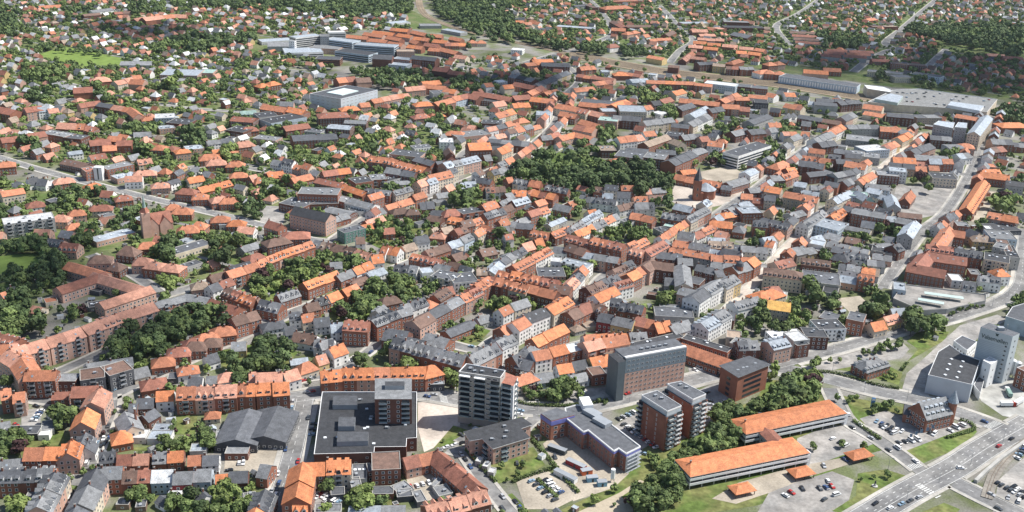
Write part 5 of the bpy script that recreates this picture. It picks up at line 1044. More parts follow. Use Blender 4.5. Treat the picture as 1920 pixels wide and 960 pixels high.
# ------------------------------------------------------------------ materials
MATS={}
def mat(name,c,rough=.8,var=.18,nscale=.6,nvar=.25,spec=.3,metal=0.0,tint=None,big=0):
    if name in MATS: return MATS[name]
    m=bpy.data.materials.new(name); m.use_nodes=True; t=m.node_tree; b=t.nodes['Principled BSDF']
    b.inputs['Roughness'].default_value=rough; b.inputs['Metallic'].default_value=metal
    b.inputs['Specular IOR Level'].default_value=spec
    oi=t.nodes.new('ShaderNodeObjectInfo'); tc=t.nodes.new('ShaderNodeTexCoord')
    nz=t.nodes.new('ShaderNodeTexNoise'); nz.inputs['Scale'].default_value=nscale; nz.inputs['Detail'].default_value=4
    t.links.new(tc.outputs['Object'],nz.inputs['Vector'])
    mr=t.nodes.new('ShaderNodeMapRange'); mr.inputs[1].default_value=.3; mr.inputs[2].default_value=.7
    mr.inputs[3].default_value=1-nvar; mr.inputs[4].default_value=1+nvar
    t.links.new(nz.outputs['Fac'],mr.inputs[0])
    m2=t.nodes.new('ShaderNodeMapRange'); m2.inputs[3].default_value=1-var; m2.inputs[4].default_value=1+var
    t.links.new(oi.outputs['Random'],m2.inputs[0])
    mu=t.nodes.new('ShaderNodeMath'); mu.operation='MULTIPLY'; t.links.new(mr.outputs[0],mu.inputs[0]); t.links.new(m2.outputs[0],mu.inputs[1])
    last=mu
    if big:
        n3=t.nodes.new('ShaderNodeTexNoise'); n3.inputs['Scale'].default_value=big; n3.inputs['Detail'].default_value=3
        t.links.new(tc.outputs['Object'],n3.inputs['Vector'])
        m4=t.nodes.new('ShaderNodeMapRange'); m4.inputs[1].default_value=.35; m4.inputs[2].default_value=.65; m4.inputs[3].default_value=.78; m4.inputs[4].default_value=1.2
        t.links.new(n3.outputs['Fac'],m4.inputs[0])
        mm=t.nodes.new('ShaderNodeMath'); mm.operation='MULTIPLY'; t.links.new(mu.outputs[0],mm.inputs[0]); t.links.new(m4.outputs[0],mm.inputs[1]); last=mm
    mx=t.nodes.new('ShaderNodeMix'); mx.data_type='RGBA'; mx.blend_type='MULTIPLY'; mx.inputs[0].default_value=1
    if tint:
        n4=t.nodes.new('ShaderNodeTexNoise'); n4.inputs['Scale'].default_value=tint[1]; n4.inputs['Detail'].default_value=5
        t.links.new(tc.outputs['Object'],n4.inputs['Vector'])
        m5=t.nodes.new('ShaderNodeMapRange'); m5.inputs[1].default_value=.42; m5.inputs[2].default_value=.58
        t.links.new(n4.outputs['Fac'],m5.inputs[0])
        mt=t.nodes.new('ShaderNodeMix'); mt.data_type='RGBA'; mt.inputs[6].default_value=(*c,1); mt.inputs[7].default_value=(*tint[0],1)
        t.links.new(m5.outputs[0],mt.inputs[0]); t.links.new(mt.outputs[2],mx.inputs[6])
    else: mx.inputs[6].default_value=(*c,1)
    cb=t.nodes.new('ShaderNodeCombineColor')
    for i in range(3): t.links.new(last.outputs[0],cb.inputs[i])
    t.links.new(cb.outputs[0],mx.inputs[7]); t.links.new(mx.outputs[2],b.inputs['Base Color'])
    MATS[name]=m; return m
ROOF={'O':('bright orange clay tile roof',(.57,.21,.092)),'o':('orange clay tile roof',(.47,.19,.105)),'s':('salmon clay tile roof',(.52,.26,.18)),'r':('red brown tile roof',(.31,.13,.088)),
 'b':('brown tile roof',(.17,.105,.08)),'t':('tan tile roof',(.33,.25,.19)),'g':('grey slate roof',(.21,.215,.22)),'d':('dark slate roof',(.105,.11,.12)),'k':('black felt roof',(.055,.057,.062)),
 'w':('pale roof sheet',(.62,.63,.63)),'l':('light blue grey metal roof',(.34,.38,.42)),'n':('green copper roof',(.30,.42,.38)),'Y':('yellow orange roof sheet',(.62,.36,.10))}
WALL={'r':('red brick',(.27,.115,.075)),'R':('dark brown brick',(.15,.07,.052)),'w':('white render',(.74,.73,.70)),'c':('cream render',(.58,.50,.39)),'y':('yellow brick',(.52,.39,.19)),'g':('grey render',(.36,.36,.35)),
 'd':('dark cladding',(.085,.088,.095)),'l':('pale blue render',(.42,.49,.55)),'p':('pale red brick',(.47,.30,.235)),'b':('brown brick',(.2,.135,.1)),'t':('tan render',(.40,.34,.27)),'T':('teal cladding',(.10,.20,.17)),'D':('dark red render',(.24,.045,.045)),
 'n':('green glass cladding',(.25,.38,.35))}
RW={'O':'bright orange','o':'orange','s':'salmon','r':'red-brown','b':'brown','t':'tan','g':'grey','d':'dark grey','k':'black','w':'pale','l':'blue-grey','n':'green','Y':'yellow'}
WW={'r':'red brick','R':'dark brick','w':'white','c':'cream','y':'yellow brick','g':'grey','d':'dark-clad','l':'pale blue','p':'pink brick','b':'brown brick','t':'tan','T':'teal','D':'dark red','n':'green'}
def rm(k): n,c=ROOF[k]; return mat(n,c,.75,.22,.35,.22,tint=(tuple(v*.86+.006 for v in c),.25),big=1.8)
def wm(k): n,c=WALL[k]; return mat(n,c,.85,.15,.25,.16)
GLASS=mat('window glass',(.035,.045,.055),.12,.3,.2,.1,.6)
FRAME=mat('white window frame',(.72,.72,.70),.5,.1,1,.05)
WHITE=mat('white paint',(.76,.76,.75),.5,.06,.3,.06)
CONC=mat('pale concrete',(.42,.41,.38),.85,.1,.2,.15)
METAL=mat('grey metal',(.30,.32,.34),.45,.1,.3,.1,.5)
DARK=mat('dark metal',(.05,.052,.056),.5,.1,.3,.1)
CHIM=mat('chimney brick',(.22,.10,.07),.9,.25,.5,.2)
# ------------------------------------------------------------------ mesh helpers
def me(name,v,f,mats,mi=None,smooth=False):
    d=bpy.data.meshes.new(name); d.from_pydata([tuple(p) for p in v],[],f)
    for m_ in (mats if isinstance(mats,(list,tuple)) else [mats]): d.materials.append(m_)
    if mi is not None: d.polygons.foreach_set('material_index',mi)
    if smooth: d.polygons.foreach_set('use_smooth',[True]*len(d.polygons))
    d.update(); return d
def ob(name,data,parent=None,loc=None,rz=0):
    o=bpy.data.objects.new(name,data); col.objects.link(o)
    if parent is not None: o.parent=parent
    if loc is not None: o.location=loc
    if rz: o.rotation_euler=(0,0,rz)
    return o
def tag(o,label=None,cat=None,group=None,kind=None):
    if label: o['label']=label
    if cat: o['category']=cat
    if group: o['group']=group
    if kind: o['kind']=kind
    return o
def thing(name,x,y,rz=0,z=0): return ob(name,None,None,(x,y,z),rz)
class MB:
    def __init__(s): s.v=[];s.f=[];s.m=[]
    def face(s,pts,mi=0):
        n=len(s.v); s.v+=pts; s.f.append(tuple(range(n,n+len(pts)))); s.m.append(mi)
    def box(s,x0,x1,y0,y1,z0,z1,mi=0,bottom=False,top=None):
        n=len(s.v); s.v+=[(x0,y0,z0),(x1,y0,z0),(x1,y1,z0),(x0,y1,z0),(x0,y0,z1),(x1,y0,z1),(x1,y1,z1),(x0,y1,z1)]
        s.f+=[(n,n+1,n+5,n+4),(n+1,n+2,n+6,n+5),(n+2,n+3,n+7,n+6),(n+3,n,n+4,n+7),(n+4,n+5,n+6,n+7)]; s.m+=[mi]*4+[mi if top is None else top]
        if bottom: s.f.append((n+3,n+2,n+1,n)); s.m.append(mi)
    def obox(s,p,q,hw,z0,z1,mi=0):       # box along a ground segment
        dx,dy=q[0]-p[0],q[1]-p[1]; L=math.hypot(dx,dy) or 1; nx,ny=-dy/L*hw,dx/L*hw
        s.prism([(p[0]-nx,p[1]-ny),(q[0]-nx,q[1]-ny),(q[0]+nx,q[1]+ny),(p[0]+nx,p[1]+ny)],z0,z1,mi)
    def prism(s,pts,z0,z1,mi=0,top=None,cap=True,bottom=False):
        n=len(s.v); k=len(pts); s.v+=[(x,y,z0) for x,y in pts]+[(x,y,z1) for x,y in pts]
        for i in range(k):
            j=(i+1)%k; s.f.append((n+i,n+j,n+k+j,n+k+i)); s.m.append(mi)
        if cap: s.f.append(tuple(range(n+k,n+2*k))); s.m.append(mi if top is None else top)
        if bottom: s.f.append(tuple(range(n+k-1,n-1,-1))); s.m.append(mi)
    def cyl(s,x,y,r0,r1,z0,z1,k=10,mi=0):
        n=len(s.v); s.v+=[(x+r0*math.cos(i*2*math.pi/k),y+r0*math.sin(i*2*math.pi/k),z0) for i in range(k)]+[(x+r1*math.cos(i*2*math.pi/k),y+r1*math.sin(i*2*math.pi/k),z1) for i in range(k)]
        for i in range(k): j=(i+1)%k; s.f.append((n+i,n+j,n+k+j,n+k+i)); s.m.append(mi)
        s.f.append(tuple(range(n+k,n+2*k))); s.m.append(mi)
    def mesh(s,name,mats,smooth=False): return me(name,s.v,s.f,mats,s.m,smooth)
    def build(s,name,mats,parent=None,loc=None,rz=0): return ob(name,s.mesh(name,mats),parent,loc,rz)
def ccw(pts):
    a=sum(pts[i][0]*pts[(i+1)%len(pts)][1]-pts[(i+1)%len(pts)][0]*pts[i][1] for i in range(len(pts)))
    return pts if a>0 else pts[::-1]
def inset(pts,d):
    k=len(pts); o=[]
    for i in range(k):
        a,b,c=pts[i-1],pts[i],pts[(i+1)%k]
        d1=(b[0]-a[0],b[1]-a[1]); d2=(c[0]-b[0],c[1]-b[1]); l1=math.hypot(*d1); l2=math.hypot(*d2)
        n1=(-d1[1]/l1,d1[0]/l1); n2=(-d2[1]/l2,d2[0]/l2); s=1+n1[0]*n2[0]+n1[1]*n2[1]; s=max(s,.35)
        o.append((b[0]+(n1[0]+n2[0])*d/s,b[1]+(n1[1]+n2[1])*d/s))
    return o
def windows(mb,p,q,e,z0=0.9,st=3.0,sp=2.9,ww=1.5,wh=1.7,ribbon=False,margin=.8,skip=0,top=.5):
    """window frames (material 0) and panes (material 1) standing proud of the wall p->q, outward normal to the right of p->q"""
    dx,dy=q[0]-p[0],q[1]-p[1]; L=math.hypot(dx,dy)
    if L<2.2: return
    ux,uy=dx/L,dy/L; nx,ny=uy,-ux
    nr=max(1,int((e-top-z0-wh*.6)//st)+1)
    def quad(t0,t1,a,b,o,mi): mb.face([(p[0]+ux*t0+nx*o,p[1]+uy*t0+ny*o,a),(p[0]+ux*t1+nx*o,p[1]+uy*t1+ny*o,a),(p[0]+ux*t1+nx*o,p[1]+uy*t1+ny*o,b),(p[0]+ux*t0+nx*o,p[1]+uy*t0+ny*o,b)],mi)
    for r_ in range(nr):
        z=z0+r_*st
        if z+wh>e-.15: break
        if ribbon: quad(margin,L-margin,z,z+wh,.05,1); continue
        n=max(1,int((L-2*margin)//sp)); s=(L-2*margin)/n
        for i in range(n):
            if skip and rng.random()<skip: continue
            t=margin+s*(i+.5); quad(t-ww/2,t+ww/2,z,z+wh,.05,0); quad(t-ww/2+.2,t+ww/2-.2,z+.2,z+wh-.18,.08,1)
# shared small parts
def _chim():
    b=MB(); b.box(-.42,.42,-.34,.34,-1.2,1.3,0); b.box(-.5,.5,-.42,.42,1.3,1.48,1); b.box(-.2,.2,-.14,.14,1.48,1.75,2); return b.mesh('chimney',[CHIM,CONC,DARK])
CHM=_chim()
def _dormer(rk):
    b=MB(); b.box(-.95,.95,0,2.2,0,1.5,0)
    b.face([(-1.15,-.2,1.5),(1.15,-.2,1.5),(1.15,2.4,1.75),(-1.15,2.4,1.75)],2); b.face([(-1.15,-.2,1.42),(1.15,-.2,1.42),(1.15,-.2,1.5),(-1.15,-.2,1.5)],0)
    b.face([(-.7,-.03,.3),(.7,-.03,.3),(.7,-.03,1.3),(-.7,-.03,1.3)],1); return b.mesh('dormer',[FRAME,GLASS,rm(rk)])
def _gdormer(rk):
    b=MB(); b.box(-1.1,1.1,0,2.6,0,1.5,0); b.face([(-1.1,0,1.5),(1.1,0,1.5),(0,0,2.6)],0)
    b.face([(-1.3,-.2,1.4),(0,-.2,2.75),(0,3.2,2.75),(-1.3,3.2,1.4)],2); b.face([(0,-.2,2.75),(1.3,-.2,1.4),(1.3,3.2,1.4),(0,3.2,2.75)],2)
    b.face([(-.6,-.03,.4),(.6,-.03,.4),(.6,-.03,1.5),(-.6,-.03,1.5)],1); return b.mesh('dormer',[FRAME,GLASS,rm(rk)])
DORM={}
def dormer_mesh(rk,g):
    if (rk,g) not in DORM: DORM[rk,g]=_gdormer(rk) if g else _dormer(rk)
    return DORM[rk,g]
def _bal():
    b=MB(); b.box(-1.7,1.7,-1.4,0,0,.16,0,True); b.box(-1.7,1.7,-1.4,-1.34,.16,1.1,1); b.box(-1.7,-1.64,-1.34,0,.16,1.1,1); b.box(1.64,1.7,-1.34,0,.16,1.1,1)
    b.face([(-1.2,-.1,.2),(1.2,-.1,.2),(1.2,-.1,2.2),(-1.2,-.1,2.2)],2); return b.mesh('balcony',[CONC,METAL,GLASS])
BAL=_bal()
def _sky():
    b=MB(); b.box(-.55,.55,-.7,.7,0,.14,0,top=0); b.face([(-.43,-.58,.16),(.43,-.58,.16),(.43,.58,.16),(-.43,.58,.16)],1); return b.mesh('skylight',[METAL,mat('skylight glass',(.25,.29,.33),.08,.3,.2,.1,.8)])
SKYL=_sky()
def _vent():
    b=MB(); b.box(-.9,.9,-.7,.7,0,1.1,0); b.box(-.6,.6,-.75,-.7,.25,.85,1); b.cyl(1.4,.2,.22,.22,0,.9,6,0); return b.mesh('roof_vent',[METAL,DARK])
VENT=_vent()
def _dome():
    b=MB(); b.box(-.9,.9,-.9,.9,0,.3,0); b.box(-.8,.8,-.8,.8,.3,.5,1); return b.mesh('roof_light',[METAL,mat('white roof light',(.72,.74,.75),.3,.1,.3,.05)])
RLIGHT=_dome()
# ------------------------------------------------------------------ register of things, labels come last
THINGS=[]   # (object, description, category, group, x, y)
def reg(o,desc,cat,group,x,y): THINGS.append((o,desc,cat,group,x,y))
ANCH=[('the grey balcony tower',915,790)]
OCX0,OCY0,OCS=-1300,360,2.0
OCC=np.zeros((1350,1250),bool)    # [ix,iy]
def rect_cells(x,y,L,w,a,pad=0):
    c,s=math.cos(a),math.sin(a); hl,hw=L/2+pad,w/2+pad; rr=math.hypot(hl,hw)
    i0,i1=int((x-rr-OCX0)/OCS),int((x+rr-OCX0)/OCS)+1; j0,j1=int((y-rr-OCY0)/OCS),int((y+rr-OCY0)/OCS)+1
    i0=max(i0,0);j0=max(j0,0);i1=min(i1,OCC.shape[0]);j1=min(j1,OCC.shape[1])
    if i1<=i0 or j1<=j0: return None
    gx=(np.arange(i0,i1)+.5)*OCS+OCX0-x; gy=(np.arange(j0,j1)+.5)*OCS+OCY0-y
    X,Y=np.meshgrid(gx,gy,indexing='ij'); u=X*c+Y*s; v=-X*s+Y*c
    return i0,i1,j0,j1,(abs(u)<=hl)&(abs(v)<=hw)
def occupy(x,y,L,w,a,pad=0):
    r_=rect_cells(x,y,L,w,a,pad)
    if r_: OCC[r_[0]:r_[1],r_[2]:r_[3]]|=r_[4]
def free(x,y,L,w,a,pad=0):
    r_=rect_cells(x,y,L,w,a,pad)
    return r_ is not None and not (OCC[r_[0]:r_[1],r_[2]:r_[3]]&r_[4]).any()
def inpoly(pts,x,y):
    r_=False; n=len(pts)
    for i in range(n):
        x0,y0=pts[i]; x1,y1=pts[i-1]
        if (y0>y)!=(y1>y) and x<(x1-x0)*(y-y0)/(y1-y0)+x0: r_=not r_
    return r_
def occupy_poly(pts):
    xs=[p[0] for p in pts]; ys=[p[1] for p in pts]
    i0,i1=max(0,int((min(xs)-OCX0)/OCS)),min(OCC.shape[0],int((max(xs)-OCX0)/OCS)+1); j0,j1=max(0,int((min(ys)-OCY0)/OCS)),min(OCC.shape[1],int((max(ys)-OCY0)/OCS)+1)
    for i in range(i0,i1):
        for j in range(j0,j1):
            if inpoly(pts,(i+.5)*OCS+OCX0,(j+.5)*OCS+OCY0): OCC[i,j]=True
def in_view(x,y,z=4,mx=.03):
    v=Vector((x,y,z))-Vector(CAM); d=v.dot(_f); return d>0 and abs(v.dot(_cx)/d)<.5+mx and abs(v.dot(_cy)/d)<.25+mx
def segs(pts): return [(pts[i],pts[i+1]) for i in range(len(pts)-1)]
# ------------------------------------------------------------------ ground, roads
def struct(o): o['kind']='structure'; return o
G_=MB(); G_.face([(-3500,-600,0),(3500,-600,0),(3500,5200,0),(-3500,5200,0)])
struct(G_.build('ground',[mat('town ground',(.235,.222,.198),.95,.0,.9,.22,.1,tint=((.13,.15,.07),.03),big=.012)]))
GM={'lawn':mat('mown grass',(.105,.15,.04),.95,.12,.35,.28,.1,tint=((.165,.172,.065),.06),big=.15),
 'sports_field':mat('playing field grass',(.17,.24,.06),.95,.05,.1,.15,.1),
 'park_lawn':mat('park grass',(.09,.13,.035),.95,.1,.3,.25,.1),
 'square_paving':mat('pinkish square paving',(.48,.42,.36),.9,.1,.5,.12,.1,big=.05),
 'gravel_yard':mat('pale gravel',(.37,.325,.26),.95,.12,.8,.15,.1,big=.06),
 'car_park':mat('worn asphalt',(.255,.245,.23),.92,.12,.5,.16,.1,tint=((.32,.30,.275),.06),big=.11),
 'concrete_yard':mat('concrete yard',(.36,.355,.33),.9,.05,.2,.15,.1,big=.05),
 'gardens':mat('garden ground',(.10,.14,.045),.95,.05,.25,.3,.1,tint=((.15,.165,.075),.045)),
 'path':mat('sandy path',(.42,.36,.27),.95,.05,.5,.1,.1)}
ZL={'gardens':.03,'park_lawn':.05,'lawn':.06,'sports_field':.06,'car_park':.075,'gravel_yard':.085,'square_paving':.085,'concrete_yard':.085,'path':.10}
for i,(k,pts) in enumerate(GROUND):
    pts=ccw(pts); b=MB(); b.face([(x,y,ZL[k]+i*.0006) for x,y in pts]); struct(b.build(k,[GM[k]]))
ASPH=mat('asphalt',(.185,.183,.18),.9,.08,.4,.16,.15,tint=((.225,.22,.21),.05),big=.09); PAVE=mat('pavement slabs',(.40,.38,.34),.9,.06,.6,.12,.1,big=.06)
PAINT=mat('road paint',(.58,.58,.55),.7,.03,.8,.3)
def offset(pts,d):
    o=[]
    for i,p in enumerate(pts):
        a=pts[max(i-1,0)]; c=pts[min(i+1,len(pts)-1)]; dx,dy=c[0]-a[0],c[1]-a[1]; l=math.hypot(dx,dy); o.append((p[0]-dy/l*d,p[1]+dx/l*d))
    return o
def dense(pts,step):
    # smooth the surveyed line, then cut it into steps
    P_=[Vector(p) for p in pts]; out=[]
    for i in range(len(P_)-1):
        p0=P_[max(i-1,0)];p1=P_[i];p2=P_[i+1];p3=P_[min(i+2,len(P_)-1)]; n=max(1,int((p2-p1).length/step))
        for k in range(n):
            t=k/n; out.append(tuple(.5*((2*p1)+(-p0+p2)*t+(2*p0-5*p1+4*p2-p3)*t*t+(-p0+3*p1-3*p2+p3)*t**3)))
    out.append(tuple(P_[-1])); return out
RD=[(n,w,pw,mk,dense(p,6.0)) for n,w,pw,mk,p in ROADS]
def road_at(x,y,skip=-1,pad=0):
    for i,(n,w,pw,mk,p) in enumerate(RD):
        if i==skip: continue
        for q in p:
            if abs(q[0]-x)<w/2+pad+3 and (q[0]-x)**2+(q[1]-y)**2<(w/2+pad+1.5)**2: return True
    return False
for i,(n,w,pw,mk,p) in enumerate(RD):
    l,r_=offset(p,w/2),offset(p,-w/2); z=.11+i*.003; b=MB()
    for k in range(len(p)-1): b.face([(*r_[k],z),(*r_[k+1],z),(*l[k+1],z),(*l[k],z)])
    ro=struct(b.build(n,[ASPH if n!='shopping_street' else GM['square_paving']]))
    for a,c in segs(p): occupy((a[0]+c[0])/2,(a[1]+c[1])/2,math.hypot(c[0]-a[0],c[1]-a[1])+2,w+2*pw,math.atan2(c[1]-a[1],c[0]-a[0]))
    for sgn in (1,-1):
        a0,a1=offset(p,sgn*w/2),offset(p,sgn*(w/2+pw)); b=MB()
        for k in range(len(p)-1):
            mx_,my_=(a0[k][0]+a1[k+1][0])/2,(a0[k][1]+a1[k+1][1])/2
            if road_at(mx_,my_,i): continue
            q=ccw([a0[k],a0[k+1],a1[k+1],a1[k]]); b.prism(q,.0,.30)
        if b.f: b.build('pavement',[PAVE],ro)
    b=MB(); zz=z+.16
    def dash(off,on,gap,wd_):
        q=dense(offset(p,off),1.0); d=0
        for a,c in segs(q):
            L=math.hypot(c[0]-a[0],c[1]-a[1]); d+=L
            if gap and (d%(on+gap))>on: continue
            nx,ny=-(c[1]-a[1])/L*wd_/2,(c[0]-a[0])/L*wd_/2
            b.face([(a[0]-nx,a[1]-ny,zz),(c[0]-nx,c[1]-ny,zz),(c[0]+nx,c[1]+ny,zz),(a[0]+nx,a[1]+ny,zz)])
    zz=z+.012
    if mk=='c': dash(0,3,5,.22); dash(w/2-.6,1,0,.2); dash(-w/2+.6,1,0,.2)
    if mk=='m':
        for o_ in (-7.7,7.7): dash(o_,1,0,.25)
        dash(-.9,1,0,.25); dash(.9,2,3,.25)
        for o_ in (-4.3,4.3): dash(o_,2,4,.3)
    if b.f: tag(b.build('lane_marking',[PAINT],ro),kind='stuff')
    if mk=='m': BIGROAD=ro
for k,(p,q) in enumerate(SPEC['crosswalk']):
    b=MB(); dx,dy=q[0]-p[0],q[1]-p[1]; L=math.hypot(dx,dy); ux,uy=dx/L,dy/L; t=0
    while t<L-.6:
        c0=(p[0]+ux*t,p[1]+uy*t); c1=(p[0]+ux*(t+.7),p[1]+uy*(t+.7)); b.face([(c0[0]+uy*2.2,c0[1]-ux*2.2,.27),(c1[0]+uy*2.2,c1[1]-ux*2.2,.27),(c1[0]-uy*2.2,c1[1]+ux*2.2,.27),(c0[0]-uy*2.2,c0[1]+ux*2.2,.27)]); t+=1.4
    tag(b.build('zebra_crossing',[PAINT],BIGROAD),kind='stuff')
BALL=mat('railway ballast',(.27,.215,.15),.95,.05,.5,.2,.1,big=.03); RAILM=mat('rail steel',(.18,.14,.11),.5,.1,.5,.1)
for i,(n,w,p) in enumerate(RAIL):
    p=dense(p,8.0); l,r_=offset(p,w/2),offset(p,-w/2); b=MB()
    for k in range(len(p)-1): b.face([(*r_[k],.5+i*.004),(*r_[k+1],.5+i*.004),(*l[k+1],.5+i*.004),(*l[k],.5+i*.004)]); occupy((p[k][0]+p[k+1][0])/2,(p[k][1]+p[k+1][1])/2,12,w+4,math.atan2(p[k+1][1]-p[k][1],p[k+1][0]-p[k][0]))
    ro=struct(b.build(n,[BALL if n=='railway' else mat('siding gravel',(.24,.22,.19),.95,.05,.6,.2,.1,big=.08)]))
    nt_=max(1,int(w/7))
    for t in range(nt_):
        b=MB(); o_=(t-(nt_-1)/2)*6
        for d in (-.75,.75):
            q=offset(p,o_+d)
            for a,c in segs(q): b.obox(a,c,.12,.5,.72)
        tag(b.build('track',[RAILM],ro),kind='stuff')
for k,pts in GROUND:
    if k in('sports_field','square_paving','car_park','gravel_yard','concrete_yard'): occupy_poly(pts)
# ------------------------------------------------------------------ buildings
def gable_parts(L,w,e,ri,e0,e1):
    """walls and roof of a gabled house, long side on x; e0/e1: free gable ends"""
    x0,x1=-L/2+.02,L/2-.02; y=w/2; b=MB()
    b.v=[(x0,-y,0),(x1,-y,0),(x1,y,0),(x0,y,0),(x0,-y,e),(x1,-y,e),(x1,y,e),(x0,y,e),(x0,0,e+ri-.06),(x1,0,e+ri-.06)]
    b.f=[(0,1,5,4),(2,3,7,6),(1,2,6,9,5),(3,0,4,8,7)]; b.m=[0]*4
    o=.4; sl=ri/y; a0=x0-(.18 if e0 else -.01); a1=x1+(.18 if e1 else -.01); t=.2
    sec=[(-y-o,e-o*sl+.04),(0,e+ri+.04),(y+o,e-o*sl+.04),(y+o,e-o*sl-t+.04),(0,e+ri-t+.04),(-y-o,e-o*sl-t+.04)]
    r_=MB(); r_.v=[(a0,*s) for s in sec]+[(a1,*s) for s in sec]
    for i in range(6): j=(i+1)%6; r_.f.append((i+6,j+6,j,i)); r_.m.append(0)
    r_.f+=[(0,1,4,5),(1,2,3,4),(11,10,7,6),(10,9,8,7)]; r_.m+=[0]*4
    return b,r_
def hip_parts(L,w,e,ri):
    x,y=L/2,w/2; b=MB(); b.box(-x,x,-y,y,0,e); b.f.pop(); b.m.pop()
    o=.45; X,Y=x+o,y+o; k=max(L/2-w/2*.85,.25); ez=e-.12; r_=MB()
    r_.v=[(-X,-Y,ez),(X,-Y,ez),(X,Y,ez),(-X,Y,ez),(-k,0,e+ri),(k,0,e+ri),(-X,-Y,ez-.2),(X,-Y,ez-.2),(X,Y,ez-.2),(-X,Y,ez-.2)]
    r_.f=[(0,1,5,4),(2,3,4,5),(1,2,5),(3,0,4),(6,7,1,0),(7,8,2,1),(8,9,3,2),(9,6,0,3),(9,8,7,6)]; r_.m=[0]*9
    return b,r_
def flat_parts(pts,e,par=.45):
    pts=ccw(pts); i_=inset(pts,.3); b=MB(); k=len(pts)
    b.prism(pts,0,e+par,0,cap=False); n=len(b.v)
    b.v+=[(x,y,e+par) for x,y in pts]+[(x,y,e+par) for x,y in i_]+[(x,y,e-.05) for x,y in i_]
    for i in range(k):
        j=(i+1)%k; b.f.append((n+i,n+j,n+k+j,n+k+i)); b.m.append(1); b.f.append((n+k+i,n+k+j,n+2*k+j,n+2*k+i)); b.m.append(1)
    r_=MB(); r_.face([(x,y,e) for x,y in i_]); return b,r_,pts
CAP={}
HOUSES=[]     # everything built as a house: dict
def house(k,x,y,L,a,w,e,ri,rk,wk,e0=True,e1=True,fl='',far=False,name=None,desc=None,cat=None,group=None,wst={}):
    """one building as an Empty with wall, roof and what sits on them"""
    name=name or 'house'; t=thing(name,x,y,R(a)); dist=math.hypot(x,y)
    if k=='g': b,r_=gable_parts(L,w,e,ri,e0,e1)
    elif k=='h': b,r_=hip_parts(L,w,e,ri)
    else: b,r_,_p=flat_parts([(-L/2+.02,-w/2),(L/2-.02,-w/2),(L/2-.02,w/2),(-L/2+.02,w/2)],e)
    b.build('wall',[wm(wk),CONC],t); ro=r_.build('roof',[rm(rk)],t)
    if dist<(1950 if k=='f' else 1350):
        wb=MB(); kw=dict(ribbon=('R' in fl)); kw.update(wst)
        if k=='f' and e<3.6: kw.update(skip=.5,wh=1.0)
        windows(wb,(-L/2,-w/2),(L/2,-w/2),e,**kw); windows(wb,(L/2,w/2),(-L/2,w/2),e,**kw)
        if e1: windows(wb,(L/2,-w/2),(L/2,w/2),e,**kw)
        if e0: windows(wb,(-L/2,w/2),(-L/2,-w/2),e,**kw)
        if wb.f: tag(wb.build('windows',[FRAME,GLASS],t),kind='stuff')
    if far or dist>1250: return t
    slope=math.atan2(ri,w/2)
    cam_side=-1 if math.sin(R(a))*(-x)+math.cos(R(a))*(-y)<0 else 1   # which long side faces the camera
    if k in 'gh' and e>3.2 and 'N' not in fl:
        n=1+(L>13)
        for i in range(n):
            if k=='g': cx_=(-L/2+1.0) if i==0 else L/2-1.0
            else: cx_=(i-.5*(n-1))*min(3,L*.2)
            if rng.random()<.75: ob('chimney',CHM,ro,(cx_+rng.uniform(-.3,.3),rng.choice((-.5,.5)),e+ri+.15))
        if 'D' in fl or ('S' not in fl and k=='g' and rng.random()<.16 and ri>=3.5):
            g=rng.random()<.3; nd=max(1,int(L/3.6))
            if dist>900: nd=max(1,int(L/5.5))
            for sd_ in ((cam_side,-cam_side) if dist<700 else (cam_side,)):
                for i in range(nd):
                    xx=-L/2+L*(i+.5)/nd; yy=sd_*(w/2-.9); zz=e+ri*.9/(w/2)*.9
                    ob('dormer',dormer_mesh(rk,g),ro,(xx,yy,zz),0 if sd_<0 else math.pi)
        if 'S' in fl or rng.random()<.28:
            for i in range(max(1,int(L/6))):
                s_=rng.choice((cam_side,cam_side,-cam_side)); f_=rng.uniform(.35,.65); xx=-L/2+L*(i+.5)/max(1,int(L/6))+rng.uniform(-.8,.8)
                o=ob('skylight',SKYL,ro,(xx,s_*w/2*f_,e+ri*(1-f_)+.06)); o.rotation_euler=(-s_*slope,0,0)
    if k=='f':
        for i in range(rng.choice((0,1,1,2,3)) if L*w>120 else rng.choice((0,0,1))):
            ob('roof_vent',VENT,ro,(rng.uniform(-.35,.35)*L,rng.uniform(-.3,.3)*w,e),rng.choice((0,math.pi/2)))
        if 'S' in fl or L*w>260:
            for i in range(3):
                ob('roof_light',RLIGHT,ro,(-L/2+L*(i+.7)/3.4,w*.12,e))
    if 'B' in fl and dist<1000:
        nc=max(1,int(L/7.5)); ns=max(1,int((e-3.2)//3)+1)
        for i in range(nc):
            for s_ in range(ns):
                ob('balcony',BAL,t,(-L/2+L*(i+.5)/nc,cam_side*w/2,3.0*(s_+1)-.25 if e>5 else 2.9),0 if cam_side<0 else math.pi)
    return t
def kind_of(k,e,n,w,L):
    if k=='f': return ('low_building','low building') if e<4.6 else ('flat_roofed_building','flat-roofed building')
    if w>=18 and e<9: return ('hall','hall')
    if n>1: return ('terraced_house','terraced house') if e<8 else ('town_house','town house')
    if e>=8: return ('apartment_building','apartment building')
    if e>=6.5 or L>17: return ('large_house','house')
    return ('detached_house','house')
GRP={'low_building':'low flat-roofed outbuildings','flat_roofed_building':'flat-roofed town buildings','hall':'large halls','terraced_house':'terraced houses along the streets','town_house':'town houses in closed rows','apartment_building':'apartment buildings','large_house':'larger gabled houses','detached_house':'detached houses in gardens'}
